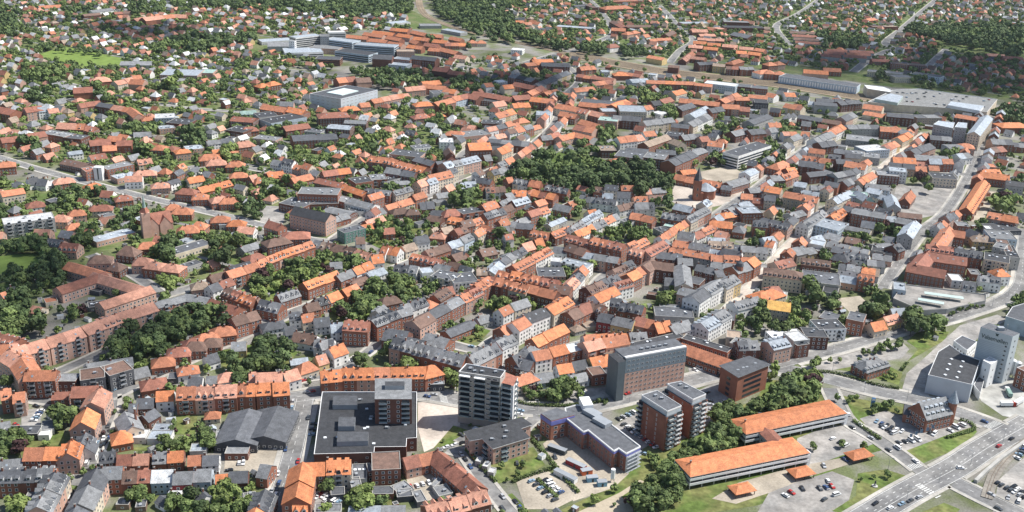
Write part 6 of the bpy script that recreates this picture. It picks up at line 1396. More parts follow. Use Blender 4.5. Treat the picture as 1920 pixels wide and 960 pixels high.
# keep the surveyed rows clear of the carriageways
SEG=[(a,c,w,pw) for n,w,pw,mk,p in RD if n!='bridge_road' for a,c in segs(p[::2]+[p[-1]])]
SA=np.array([s[0] for s in SEG]); SB=np.array([s[1] for s in SEG]); SW=np.array([s[2]/2+s[3]*.7 for s in SEG]); SD=SB-SA; SL=(SD**2).sum(1)+1e-6
def nudge(p):
    k,x,y,L,a=p[:5]; w=p[5]; c,s=math.cos(R(a)),math.sin(R(a))
    for _ in range(2):
        q=np.array((x,y)); t=np.clip(((q-SA)*SD).sum(1)/SL,0,1); f=SA+SD*t[:,None]; v=q-f; d=np.hypot(v[:,0],v[:,1])+1e-6
        nx,ny=v[:,0]/d,v[:,1]/d; half=abs(L/2*(nx*c+ny*s))+abs(w/2*(-nx*s+ny*c)); over=SW+half-d; i=int(over.argmax())
        if over[i]<=0: break
        m_=min(over[i],3.0); x+=nx[i]*m_; y+=ny[i]*m_
    return (k,x,y)+tuple(p[3:])
PLAN=[]
for ln in ROWS.strip().splitlines():
    v=ln.split(); k=v[0]; x,y,L,a,w,e,ri=map(float,v[1:8]); rk,wk,n=v[8],v[9],int(v[10]); fl=v[11] if len(v)>11 else ''
    if y>660 and e<16: x,y=nudge((k,x,y,L,a,w))[1:3]
    dx,dy=math.cos(R(a)),math.sin(R(a)); occupy(x,y,L,w,R(a),1.0)
    cuts=[0]+[ (i+rng.uniform(-.12,.12))/n for i in range(1,n)]+[1]
    for i in range(n):
        t0,t1=cuts[i],cuts[i+1]; s=(t0+t1)/2-.5; l=L*(t1-t0); r2,w2,e2=rk,wk,e
        if n==1 and y>640 and rng.random()<.35: r2={'o':'sOr','O':'os','r':'ob','s':'or','g':'dl','d':'gk'}.get(rk,rk); r2=rng.choice(r2)
        if n>1:
            e2=e+(rng.choice((-.4,0,0,0,.3)) if e<11.5 else 0)
            if rng.random()<.14 and e<11.5: r2={'o':'rOs','O':'oor','r':'oob','g':'ddl','d':'ggk','s':'oor','b':'rrd','l':'gg','t':'bg','k':'dg'}.get(rk,rk)[rng.randrange(2) if len({'o':'rOs'}.get(rk,'xx'))>1 else 0]
            if rng.random()<.25 and e<11.5: w2={'r':'pRr','w':'wcw','c':'wyp','R':'rr','p':'rc','g':'cr'}.get(wk,wk)[rng.randrange(2) if wk in 'rwcRpg' else 0]
        PLAN.append((k,x+dx*L*s,y+dy*L*s,l,a,w,e2,ri,r2,w2,i==0 or n>1 and False,i==n-1,fl,n))
# ---- landmark footprints are taken before the gardens are filled in
for key in ('supermarket','balcony_tower','balcony_tower_low','twin_tower_a','twin_tower_b','hotel','hotel_stair','hotel_west','glass_office','building_site','black_l','mill_hall','mill_silo','mill_tower','mill_brick','mill_low','mill_store','mill_side','glass_cube','mall','mall_left','train_shed','mall_flats_a','mall_flats_b','parking_deck'): occupy_poly(SPEC[key])
for key,w in (('garage_near',20),('garage_far',20),('garage_link',12),('castle',15),('castle_annex',10),('villa',14),('mall_flats_c',16)):
    x,y,L,a=SPEC[key]; occupy(x,y,L+8,w,R(a),1)
for key in('church_tower','church_nave','old_church_tower'): occupy(*SPEC[key],18,18,0)
# closed frontages along the town streets where the survey left gaps
FILL=[]
for n,w,pw,mk,p in RD:
    if n not in('street','shopping_street','side_road'): continue
    for sgn in (1,-1):
        q=dense(p,2.0); i=0
        while i<len(q)-7:
            k=rng.randrange(5,8); a,c=q[i],q[min(i+k,len(q)-1)]; L=math.hypot(c[0]-a[0],c[1]-a[1])
            ang=math.atan2(c[1]-a[1],c[0]-a[0]); dep=rng.uniform(9.5,11); mx_,my_=(a[0]+c[0])/2,(a[1]+c[1])/2; off=sgn*(w/2+pw+.6+dep/2); x,y=mx_-math.sin(ang)*off,my_+math.cos(ang)*off
            town=640<y<1350 and x>-170-.2*(y-640) and not(x>90 and y<700)
            if town and L>5 and free(x,y,L-.4,dep,ang,-.6) and in_view(x,y):
                occupy(x,y,L,dep,ang,.2); e=rng.choice((5.6,6,8.5,9,9.5)); rk=rng.choice('oorggddl' if x>150 else 'ooorsgdb')
                FILL.append(('g',x,y,L,math.degrees(ang),dep,e,rng.uniform(3.5,4.5),rk,rng.choice('rrpwwcc'),True,True,rng.choice(('','','D','S')),2)); i+=k
            else: i+=2
# gardens: houses the survey did not take one by one
for pts,sa,sb,ang,mix,pr,trr in ZONES:
    ca,sn=math.cos(R(ang)),math.sin(R(ang)); us=[p[0]*ca+p[1]*sn for p in pts]; vs_=[-p[0]*sn+p[1]*ca for p in pts]
    v=min(vs_); row=0
    while v<max(vs_):
        u=min(us)+rng.uniform(0,sa)
        while u<max(us):
            uu,vv=u+rng.uniform(-2,2),v+rng.uniform(-2.5,2.5); x,y=uu*ca-vv*sn,uu*sn+vv*ca
            u+=sa*rng.uniform(.85,1.25)
            if rng.random()>pr or not in_view(x,y) or not inpoly(pts,x,y): continue
            L,w=rng.uniform(9,13.5),rng.uniform(8,10.5); a=ang+(90 if rng.random()<.35 else 0)+rng.gauss(0,4)
            if not free(x,y,L,w,R(a),.8): continue
            occupy(x,y,L,w,R(a),1.5); rk=rng.choice(mix); k=rng.choice('gggh') ; e=rng.choice((3,3.2,3.5,5.5,5.8)); ri=rng.uniform(3.2,5)
            if rng.random()<.08: k='f'; ri=0; e=3.2; rk=rng.choice('gkdl')
            FILL.append((k,x,y,L,a,w,e,ri,rk,rng.choice('rrrwwwccppy' if rk not in 'd' else 'wwwr'),True,True,'',1))
        if row%2 and pr>.45 and sa>15:
            lv=v+sb/2+3; u=min(us); b=MB()
            while u<max(us):
                x,y=(u+4)*ca-lv*sn,(u+4)*sn+lv*ca
                if in_view(x,y) and inpoly(pts,x,y) and free(x,y,8,5,R(ang)):
                    occupy(x,y,8.2,5,R(ang)); b.face([((u+du)*ca-(lv+dv)*sn,(u+du)*sn+(lv+dv)*ca,.085) for du,dv in ((0,-2.3),(8,-2.3),(8,2.3),(0,2.3))])
                u+=8
            if b.f: struct(b.build('lane',[ASPH]))
        v+=sb+(6 if row%2 else 0); row+=1
SHEDS=[]
for _ in range(2600):
    y=430+rng.random()**1.3*560; x=rng.uniform(-.53,.53)*y; L,w=rng.uniform(2.6,5.5),rng.uniform(2.2,3.4); a=rng.choice((25,115,-35,55))+rng.gauss(0,4)
    if (x>40 and y<620) or not in_view(x,y) or not free(x,y,L,w,R(a),1.0): continue
    if rng.random()<.3: continue
    occupy(x,y,L,w,R(a),1.5); SHEDS.append((x,y,L,w,a))
    if len(SHEDS)>=230: break
for x,y,L,w,a in SHEDS:
    k=rng.choice('gff'); t=thing('garden_shed',x,y,R(a)); wk=rng.choice('bdwgr'); rk=rng.choice('kdglb'); e=2.3+rng.random()*.3
    if k=='g': b,r_=gable_parts(L,w,e,.9,True,True)
    else: b,r_,_p=flat_parts([(-L/2,-w/2),(L/2,-w/2),(L/2,w/2),(-L/2,w/2)],e,.08)
    b.build('wall',[wm(wk),CONC],t); r_.build('roof',[rm(rk)],t); b=MB(); b.box(-.45,.45,-w/2-.05,-w/2+.01,.05,1.95); b.build('door',[FRAME],t)
    reg(t,f"{RW[rk]}-roofed {WW[wk]} shed",'shed','garden sheds in the courtyards',x,y)
ALL=[(p,False) for p in PLAN]+[(p,True) for p in FILL]
ALL.sort(key=lambda t:math.hypot(t[0][1],t[0][2]))
REST=[]
for p,fill in ALL:
    k,x,y,L,a,w,e,ri,rk,wk,e0,e1,fl,n=p
    if not in_view(x,y,e,.02): continue
    nm,noun=kind_of(k,e,n,w,L)
    if CAP.get(nm,0)>=296: REST.append(p); continue
    CAP[nm]=CAP.get(nm,0)+1
    e+=(len(THINGS)%97)*.004
    t=house(k,x,y,L,a,w,e,ri,rk,wk,e0 or n>1,e1 or n>1,fl,name=nm)
    roofw={'g':RW[rk]+'-roofed','h':RW[rk]+' hip-roofed','f':RW[rk]+'-roofed'}[k]
    reg(t,f"{roofw} {WW[wk]} {noun}",noun.split()[-1] if noun!='hall' else 'hall',GRP[nm],x,y)
# the houses beyond, one mass
fm=[];fi={}
def fmat(m_):
    if m_.name not in fi: fi[m_.name]=len(fm); fm.append(m_)
    return fi[m_.name]
fb=MB()
for k,x,y,L,a,w,e,ri,rk,wk,e0,e1,fl,n in REST:
    if k=='g': b,r_=gable_parts(L,w,e,ri,True,True)
    elif k=='h': b,r_=hip_parts(L,w,e,ri)
    else: b,r_,_p=flat_parts([(-L/2,-w/2),(L/2,-w/2),(L/2,w/2),(-L/2,w/2)],e)
    c,s=math.cos(R(a)),math.sin(R(a)); wi,ri_=fmat(wm(wk)),fmat(rm(rk)); wb=MB()
    windows(wb,(-L/2,-w/2),(L/2,-w/2),e,sp=3.4); windows(wb,(L/2,w/2),(-L/2,w/2),e,sp=3.4)
    for q,mi in ((b,wi),(r_,ri_),(wb,None)):
        o=len(fb.v); fb.v+=[(x+c*X-s*Y,y+s*X+c*Y,Z) for X,Y,Z in q.v]; fb.f+=[tuple(i+o for i in f) for f in q.f]
        fb.m+=[mi]*len(q.f) if mi is not None else [fmat(FRAME) if i==0 else fmat(GLASS) for i in q.m]
if REST: tag(fb.build('distant_houses',fm),'far rows of orange and grey roofed houses among garden trees','houses',kind='stuff')
print('houses',CAP,'rest',len(REST),'fill',len(FILL))
# ------------------------------------------------------------------ landmarks
def cen(pts): return sum(p[0] for p in pts)/len(pts),sum(p[1] for p in pts)/len(pts)
def loc_(pts,c): return [(x-c[0],y-c[1]) for x,y in pts]
def poly_building(name,key,e,rk,wk,label,cat,win=None,par=.5,wmat=None,z0=0):
    pts=ccw(SPEC[key]); c=cen(pts); t=thing(name,*c); tag(t,label,cat); p=loc_(pts,c); b,r_,p=flat_parts(p,e,par)
    b.build('wall',[wmat or wm(wk),WHITE],t); ro=r_.build('roof',[rm(rk)],t); wb=MB()
    if win is not False:
        for i in range(len(p)): windows(wb,p[i],p[(i+1)%len(p)],e,**(win or {}))
    if wb.f: tag(wb.build('windows',[FRAME,GLASS],t),kind='stuff')
    return t,ro,p,c
def block(t,pts,z0,z1,wmat,rmat,name='penthouse'):
    b=MB(); b.prism(ccw(pts),z0,z1,0,1); return b.build(name,[wmat,rmat],t)
def local(key,c): return loc_(ccw(SPEC[key]),c)
def lerp(a,b,t): return (a[0]+(b[0]-a[0])*t,a[1]+(b[1]-a[1])*t)
def scatter_lights(ro,p,e,n,mesh=RLIGHT,name='roof_light',seed=1):
    q=random.Random(seed); i_=inset(p,3); xs=[a[0] for a in i_]; ys=[a[1] for a in i_]; k=0
    for _ in range(200):
        x,y=q.uniform(min(xs),max(xs)),q.uniform(min(ys),max(ys))
        if inpoly(i_,x,y): ob(name,mesh,ro,(x,y,e),q.choice((0,.3))); k+=1
        if k>=n: break
def stack(t,p,q,n_f,z0,st,frac,wid,mesh_mats,dep=1.5,name='balcony',rail=1.1):
    """a column of balconies on wall p->q (outward to the right) at fraction frac"""
    dx,dy=q[0]-p[0],q[1]-p[1]; a=math.atan2(dy,dx); c=lerp(p,q,frac); b=MB()
    b.box(-wid/2,wid/2,-dep,0,0,.18,0,True); b.box(-wid/2,wid/2,-dep,-dep+.07,.18,rail,1); b.box(-wid/2,-wid/2+.07,-dep+.07,0,.18,rail,1); b.box(wid/2-.07,wid/2,-dep+.07,0,.18,rail,1)
    b.face([(-wid/2+.3,-.1,.2),(wid/2-.3,-.1,.2),(wid/2-.3,-.1,2.5),(-wid/2+.3,-.1,2.5)],2); ms=b.mesh(name,mesh_mats)
    for i in range(n_f): ob(name,ms,t,(c[0],c[1],z0+i*st),a)
RAILG=mat('balcony glass rail',(.20,.26,.29),.15,.1,.2,.1,.7)
# supermarket with the brick tower standing in it
t,ro,p,c=poly_building('supermarket','supermarket',8,'k','R','wide black flat-roofed supermarket with pale edge and a brick tower rising from it','supermarket',dict(sp=6,wh=1.2,z0=2,skip=.4),.7)
for k_ in ('super_box1','super_box2','super_box3'): block(ro,local(k_,c),8,11,METAL,rm('d'),'plant_room')
scatter_lights(ro,p,8,16,seed=3); scatter_lights(ro,p,8,7,VENT,'roof_vent',5)
tw=local('super_tower',c); b=MB(); b.prism(tw,8.01,24,0,1); o=b.build('tower',[wm('R'),rm('g')],t)
block(o,local('super_tower_box',c),24,26.5,METAL,rm('k'),'plant_room')
wb=MB(); 
for i in range(4): windows(wb,tw[i],tw[(i+1)%4],23.9,z0=9.2,sp=4.2,margin=5 if i in(0,2) else 1)
tag(wb.build('windows',[FRAME,GLASS],o),kind='stuff')
ed=sorted(((tw[i],tw[(i+1)%4]) for i in range(4)),key=lambda s:s[0][1]+s[1][1])[0]
stack(o,*ed,5,9,3,.22,4.6,[WHITE,RAILG,GLASS],1.2); stack(o,*ed,5,9,3,.83,4.6,[WHITE,RAILG,GLASS],1.2)
# grey balcony tower
t,ro,p,c=poly_building('balcony_tower','balcony_tower',33,'k','b','tall grey brown apartment tower with glazed balcony stacks beside the plaza','tower',dict(sp=3.6,ww=2.9,st=3.3,wh=1.35,z0=4.6,margin=1.2),.6,mat('grey brown panels',(.36,.335,.30),.8,.1,.2,.1))
lo=local('balcony_tower_low',c); block(t,lo,0,29,WHITE,rm('r'),'stair_wing')
pl=local('balcony_tower',c); pl=loc_(SPEC['balcony_tower'],c); f0,f1=pl[0],pl[3]
for fr,wd_ in ((.16,6.0),(.52,6.5),(.88,5.5)): stack(t,f0,f1,8,5.2,3.3,fr,wd_,[CONC,RAILG,GLASS],2.0)
for fr in (.16,.52): 
    q=lerp(f0,f1,fr); b=MB(); b.box(-3.2,3.2,-2.2,1.5,0,.5,0,True); b.build('canopy',[WHITE],t,(q[0],q[1],31.6),math.atan2(f1[1]-f0[1],f1[0]-f0[0]))
lw=loc_(SPEC['balcony_tower_low'],c); stack(t,lw[4],lw[3],8,4.5,3.2,.5,6,[WHITE,RAILG,GLASS],1.5); stack(t,lw[3],lw[2],8,4.5,3.2,.5,5,[WHITE,RAILG,GLASS],1.3)
scatter_lights(ro,p,33,5,VENT,'roof_vent',8)
# twin brick towers
for key,lab in (('twin_tower_a','red brick apartment tower with white framed balconies, nearer of two alike'),('twin_tower_b','red brick apartment tower with white framed balconies, farther of two alike')):
    q=SPEC[key]; c=cen(q); t=thing('brick_tower',*c); tag(t,lab,'tower','twin red brick towers'); p=loc_(q,c); b=MB(); pc=ccw(p); b.prism(pc,0,22,0,1); b.build('wall',[wm('r'),rm('d')],t)
    i_=inset(pc,.9); b=MB(); b.prism(i_,22,25.2,0,1); ph=b.build('penthouse',[mat('pale glazing',(.45,.5,.52),.2,.1,.2,.1,.6),rm('d')],t)
    b=MB()
    for i in range(4):
        A,B=i_[i],i_[(i+1)%4]; b.obox(A,B,.12,24.6,25.5)
    b.build('parapet',[WHITE],ph); ob('roof_vent',VENT,ph,(0,2,25.2)); ob('roof_vent',VENT,ph,(-3,5,25.2),.5)
    wb=MB(); windows(wb,p[0],p[3],22,sp=5.5,ww=.8,margin=4); windows(wb,p[2],p[1],22,sp=5.5,ww=.8,margin=4)
    windows(wb,p[3],p[2],22,sp=3); windows(wb,p[1],p[0],22,sp=3); tag(wb.build('windows',[FRAME,GLASS],t),kind='stuff')
    stack(t,p[3],p[2],7,1.6,3,.27,5.2,[CONC,RAILG,GLASS],1.8); stack(t,p[3],p[2],7,2.2,3,.77,4.4,[WHITE,WHITE,GLASS],1.2,rail=.9)
    stack(t,p[1],p[0],7,1.6,3,.3,5,[CONC,RAILG,GLASS],1.8); stack(t,p[0],p[3],7,1.6,3,.08,4,[CONC,RAILG,GLASS],1.6)
# hotel
q=SPEC['hotel']; c=cen(q); t=thing('hotel',*c); tag(t,'long eight storey hotel block, brick below and dark slate cladding above','hotel'); p=loc_(q,c)
b=MB(); b.prism(ccw(p),0,15,0,1); b.build('brick_storeys',[wm('p'),DARK],t)
b=MB(); b.prism(ccw(inset(ccw(p),-.05)),15,25,0,1); up=b.build('slate_storeys',[mat('slate blue cladding',(.19,.235,.265),.5,.05,.2,.08),rm('d')],t)
wb=MB()
p9=inset(ccw(p),-.08)
for i in range(4): windows(wb,p9[i],p9[(i+1)%4],24.9,st=3.05,sp=3.1,ww=1.7,wh=1.0,z0=1.2)
tag(wb.build('windows',[FRAME,GLASS],t),kind='stuff')
b=MB(); b.obox(lerp(p[0],p[3],.1),lerp(p[1],p[2],.1),1.0,25,25.7); b.build('roof_edge',[WHITE],up); 
for i in range(5): ob('roof_vent',VENT,up,(*lerp(lerp(p[0],p[1],.35+.1*i),lerp(p[3],p[2],.35+.1*i),.55),25),.2)
block(t,loc_(SPEC['hotel_stair'],c),0,27,mat('dark slate panels',(.11,.135,.15),.5,.05,.2,.08),rm('k'),'stair_tower'); block(t,loc_(SPEC['hotel_west'],c),0,24.4,wm('R'),rm('d'),'west_wing')
# brick and dark glass office
t,ro,p,c=poly_building('office_block','glass_office',17,'d','r','red brick office block with dark glass corner and black flat roof','office',dict(ribbon=True,wh=1.9,z0=1,st=3.6,margin=6))
scatter_lights(ro,p,17,4,VENT,'roof_vent',2)
i_=inset(p,-1.0); b=MB(); b.prism(i_,17.5,17.9,0,1,bottom=True); b.build('roof_rim',[METAL,rm('d')],t)
# L-shaped block under construction
t,ro,p,c=poly_building('unfinished_building','building_site',11.5,'d','r','L-shaped brick block under construction with blue sheeting along its eaves','building',dict(sp=3.4,ww=2.0,wh=1.6))
b=MB(); p2=inset(p,-.12)
for i in range(len(p)): b.obox(p2[i],p2[(i+1)%len(p)],.1,9.6,11.2)
lb=local('site_block',c); wb=MB()
for i in range(4): windows(wb,lb[i],lb[(i+1)%4],9.5,sp=3.4,ww=2.2)
blk_=block(t,lb,0,13,wm('r'),rm('d'),'corner_block'); tag(wb.build('windows',[FRAME,GLASS],blk_),kind='stuff'); l2=inset(lb,-.12)
for i in range(4): b.obox(l2[i],l2[(i+1)%4],.1,9.8,12.4)
b.build('blue_sheeting',[mat('violet blue sheeting',(.16,.17,.42),.6,.1,.4,.15)],t)
b=MB()
for i in range(len(p)): b.obox(p2[i],p2[(i+1)%len(p)],.28,11.2,12.0)
b.build('eaves_board',[WHITE],t)
for k_,(f,g) in enumerate(((.35,.3),(.55,.5))):
    A=loc_(SPEC['building_site'],c); q=lerp(lerp(A[1],A[2],.5),lerp(A[3],A[4],.5),f-.15); b=MB(); b.box(-3,3,-5,5,0,2.2,0); b.build('plant_room',[METAL],ro,(q[0],q[1],11.5),.75)
b=MB(); A=loc_(SPEC['building_site'],c); b.box(-3,3,-5,5,0,4,0); b.build('lift_shaft',[WHITE],ro,(*lerp(A[1],A[2],.75),11.5),.2)
# scaffolding on its end
b=MB(); q0,q1=A[4],A[3]; wh_=MB(); wh_.obox(lerp(A[4],A[3],.02),lerp(A[4],A[3],.98),.22,0,9.6); wh_.build('white_end_wall',[WHITE],t); nx,ny=(q1[1]-q0[1]),-(q1[0]-q0[0]); l_=math.hypot(nx,ny); nx/=l_;ny/=l_
for zz in (0,2.4,4.8,7.2,9.6): b.obox((q0[0]+nx*1.2,q0[1]+ny*1.2),(q1[0]+nx*1.2,q1[1]+ny*1.2),.6,zz+.1,zz+.22)
for f in (0,.25,.5,.75,1):
    x_,y_=lerp(q0,q1,f)
    for d in (.6,1.8): b.box(x_+nx*d-.05,x_+nx*d+.05,y_+ny*d-.05,y_+ny*d+.05,0,11,0)
b.build('scaffold',[METAL],t)
# black roofed L-shaped flats
t,ro,p,c=poly_building('brick_flats','black_l',10,'k','p','brick flats under an L-shaped black flat roof with pale eaves','flats',dict(sp=3.2,ww=1.8))
i_=inset(p,-.8); b=MB(); b.prism(i_,10.5,10.85,0,1,bottom=True); b.build('roof_rim',[WHITE,rm('k')],t); scatter_lights(t,p,10.85,4,VENT,'roof_vent',4)
for i in range(len(p)):
    L=math.hypot(p[i][0]-p[(i+1)%len(p)][0],p[i][1]-p[(i+1)%len(p)][1])
    if L>9: stack(t,p[i],p[(i+1)%len(p)],3,.4,3.1,.3,4,[WHITE,RAILG,GLASS],1.3)
# ---- open parking garage, two wings and a link
def garage(spec,w,label,ext=10,levels=2):
    x,y,L,a=spec; L+=ext; t=thing('parking_garage',x,y,R(a)); tag(t,label,'parking garage','orange roofed parking garage wings'); hl,hw=L/2,w/2
    for lv in range(levels):
        z=3.0*(lv+1); b=MB(); b.box(-hl,hl,-hw,hw,z-.35,z,0,True); b.build('deck',[CONC],t)
        b=MB()
        for (u0,v0),(u1,v1) in (((-hl,-hw),(hl,-hw)),((hl,-hw),(hl,hw)),((hl,hw),(-hl,hw)),((-hl,hw),(-hl,-hw))): b.obox((u0,v0),(u1,v1),.12,z-.35,z+1.1)
        b.build('parapet',[WHITE],t)
    b=MB(); b.box(-.22,.22,-.22,.22,0,8.3,0); cm=b.mesh('column',[CONC]); n=int(L/7.5)
    for i in range(n+1):
        for s in (-1,0,1): ob('column',cm,t,(-hl+.6+(L-1.2)*i/n,s*(hw-.7),0))
    o=.1; X,Y=hl+o,hw+o; k=hl-hw*.55; r_=MB(); e=8.3
    r_.v=[(-X,-Y,e),(X,-Y,e),(X,Y,e),(-X,Y,e),(-k,0,e+2.6),(k,0,e+2.6),(-X,-Y,e-.35),(X,-Y,e-.35),(X,Y,e-.35),(-X,Y,e-.35)]
    r_.f=[(0,1,5,4),(2,3,4,5),(1,2,5),(3,0,4),(6,7,1,0),(7,8,2,1),(8,9,3,2),(9,6,0,3),(9,8,7,6)]; r_.m=[0]*4+[1]*5
    ro=r_.build('roof',[rm('O'),CONC],t); ob('chimney',CHM,ro,(-k,0,e+2.6))
    b=MB(); b.box(hl-1.2,hl+.9,-hw,-hw+4,0,8,0); b.build('stair_wall',[WHITE],t)
    return t
garage(SPEC['garage_near'],17,'near wing of open parking garage under a bright orange hipped roof')
garage(SPEC['garage_far'],17,'far wing of open parking garage under a bright orange hipped roof')
x,y,L,a=SPEC['garage_link']; t=house('g',x,y,L+2,a,9,7.6,1.4,'r','g',fl='N',name='link_building'); tag(t,'low red roofed link between the two orange parking garage wings','building')
for i,(x,y,L,a) in enumerate(SPEC['pavilions']):
    t=thing('car_shelter',x,y,R(a)); tag(t,'small open car shelter with orange hipped roof, '+('nearest the camera','middle one of three','farthest from the camera')[i],'shelter','small orange roofed shelters'); L=L+3; w=8; b_,r_=hip_parts(L,w,3,2); r_.build('roof',[rm('O')],t)
    b=MB(); b.box(-.15,.15,-.15,.15,0,2.95,0); cm=b.mesh('post',[DARK])
    for u in (-L/2+.5,0,L/2-.5):
        for v in (-w/2+.4,w/2-.4): ob('post',cm,t,(u,v,0))
    b=MB(); b.box(-L/2+.6,L/2-.6,w/2-.7,w/2-.55,0,2.6,0); b.build('back_wall',[wm('d')],t)
# ---- brick house with turret
x,y,L,a=SPEC['castle']; t=house('g',x,y,L+1,a,15,9,7.5,'g','r',fl='NDD',name='turreted_house',wst=dict(sp=2.4)); tag(t,'large red brick house with steep grey roof, rows of dormers and a corner turret','house')
ro=[o for o in t.children if o.name.startswith('roof')][0]
for s in (-1,1):
    for i in range(5):
        xx=-L/2+L*(i+.6)/5.2; ob('dormer',dormer_mesh('l',False),ro,(xx,s*6.1,10.2),0 if s<0 else math.pi); ob('dormer',dormer_mesh('l',False),ro,(xx+.5,s*3.6,12.9),0 if s<0 else math.pi)
tx,ty=SPEC['castle_turret']; v=Matrix.Rotation(-R(a),3,'Z')@Vector((tx-x,ty-y,0))
b=MB(); b.cyl(0,0,2.7,2.7,0,15,10,0); tu=b.build('turret',[wm('r')],t,(v.x,v.y,0)); b=MB(); b.cyl(0,0,3.2,.05,15,23,10,0); b.cyl(0,0,.06,.06,23,25,4,0); b.build('spire',[rm('l')],tu)
x,y,L,a=SPEC['castle_annex']; t2=house('g',x,y,L+3,a,11,6,3.5,'d','r',fl='N',name='brick_annex'); tag(t2,'lower brick annex with stepped gable beside the turreted house','building')
# ---- flour mill
t,ro,p,c=poly_building('mill_warehouse','mill_hall',12.5,'k','w','white mill warehouse with black flat roof and rows of roof lights','warehouse',False,.5,mat('pale steel cladding',(.52,.56,.60),.5,.03,.15,.06))
A=loc_(SPEC['mill_hall'],c)
for i in range(4):
    for j in (0,1): ob('roof_light',RLIGHT,ro,(*lerp(lerp(A[0],A[1],.15+.22*i),lerp(A[5],A[4],.15+.22*i),.36+.27*j),12.5),.5)
q=SPEC['mill_silo']; c=cen(q); t=thing('mill_silo',*c); tag(t,'tall pale mill silo with large dark lettering across its ribbed front','silo'); p=loc_(q,c)
SILO=mat('pale ribbed cladding',(.50,.545,.57),.55,.02,.1,.05); b=MB(); b.prism(ccw(p),0,34,0,1); b.build('wall',[SILO,rm('d')],t)
fx,fy=p[1][0]-p[0][0],p[1][1]-p[0][1]; fL=math.hypot(fx,fy); fa=math.atan2(fy,fx); b=MB()
for i in range(22): b.box(.4,fL-.4,-.09,-.01,1.0+i*1.15,1.18+i*1.15,0,True)
b.build('ribs',[mat('rib grey',(.36,.40,.42),.6,.02,.1,.05)],t,(p[0][0],p[0][1],0),fa)  # raised ribs in a darker grey than the cladding
wb=MB()
for i in range(8): wb.box(fL-3.2,fL-2.0,-.14,-.1,3+i*3.2,4+i*3.2,0)
tag(wb.build('windows',[GLASS],t,(p[0][0],p[0][1],0),fa),kind='stuff')
wb=MB(); windows(wb,p[1],p[2],33,sp=4,st=4,ww=1.0,wh=1.2); tag(wb.build('side_windows',[DARK,GLASS],t),kind='stuff')
tc_=bpy.data.curves.new('sign_text','FONT'); tc_.body='Valsemøllen'; tc_.size=1; tc_.extrude=.02; tc_.align_x='LEFT'
to=bpy.data.objects.new('sign_text',tc_); col.objects.link(to); bpy.context.view_layer.update()
tm=bpy.data.meshes.new_from_object(to.evaluated_get(bpy.context.evaluated_depsgraph_get())); bpy.data.objects.remove(to); tm.materials.clear(); tm.materials.append(mat('dark green lettering',(.03,.06,.05),.6,.02,.3,.05))
wdt=max(v.co.x for v in tm.vertices); s_=fL*.82/wdt; tm.transform(Matrix.Translation((0,-.16,0))@Matrix.Rotation(math.pi/2,4,'X')@Matrix.Diagonal((s_,s_*1.25,1,1)))
ob('sign_lettering',tm,t,(p[0][0]+fx*.08,p[0][1]+fy*.08,27.2),fa)
b=MB(); 
for s_,o_ in ((1,0),(-1,1.6)): b.face([(o_+s_*0,-.16,0),(o_+s_*1.2,-.16,.5),(o_+s_*2.0,-.16,2.0),(o_+s_*.5,-.16,1.4)][::s_])
b.build('logo_leaf',[MATS['dark green lettering']],t,(p[0][0]+fx*.5,p[0][1]+fy*.5,31.0),fa)
b=MB(); b.box(-2,2,-1.5,1.5,34,36,0); b.cyl(4,0,.3,.3,34,38,6,0); b.build('roof_plant',[METAL],t)
t,ro,p,c=poly_building('mill_tower','mill_tower',17,'w','w','slim white mill tower standing in front of the lettered silo','tower',dict(sp=5,st=5,ww=1),.3,WHITE)
t,ro,p,c=poly_building('mill_brick_block','mill_brick',13,'b','r','red brick mill block at the right edge beside the silo bins','building')
t,ro,p,c=poly_building('mill_low_block','mill_low',8,'d','w','low white mill block with grey roof beside the black-roofed warehouse','building')
t,ro,p,c=poly_building('mill_store','mill_store',11,'d','l','pale steel mill store at the right edge behind the silo','warehouse',False)
t,ro,p,c=poly_building('mill_loading_bay','mill_side',5,'d','w','low white loading bay against the mill warehouse side','building',False)
for i,(x,y) in enumerate(SPEC['mill_bins']):
    b=MB(); b.cyl(0,0,2.0,2.0,3,12,14,0); b.cyl(0,0,2.0,.4,12,13,14,0); b.cyl(0,0,.5,2.0,1.2,3,14,0)
    t=thing('storage_bin',x,y); tag(t,('left','right')[i]+' of two slim pale storage bins beside the mill','bin','pale storage bins at the mill'); b.build('tank',[mat('pale tank steel',(.6,.62,.62),.4,.05,.2,.05)],t); b=MB()
    for u in (-1.3,1.3):
        for v in (-1.3,1.3): b=MB(); b.box(u-.12,u+.12,v-.12,v+.12,0,3,0); b.build('leg',[METAL],t)
# villa by the road
x,y,L,a=SPEC['villa']; t=house('h',x,y,L+9,a,13,6,4.2,'g','r',fl='D',name='villa'); tag(t,'red brick villa with grey hipped roof on the lawn beside the main road','house')
# glass office cube
t,ro,p,c=poly_building('glass_cube','glass_cube',16,'d','l','big square pale glass office cube with a white glazed roof court','office',dict(sp=7,ww=4.6,wh=.8,st=4,z0=2.4,margin=1),.5,mat('pale glass cladding',(.50,.56,.60),.35,.02,.05,.06))
block(ro,local('glass_cube_top',c),16.01,17,mat('white glazing',(.62,.7,.68),.3,.03,.1,.08),mat('white glazing',(.62,.7,.68)),'glass_roof')
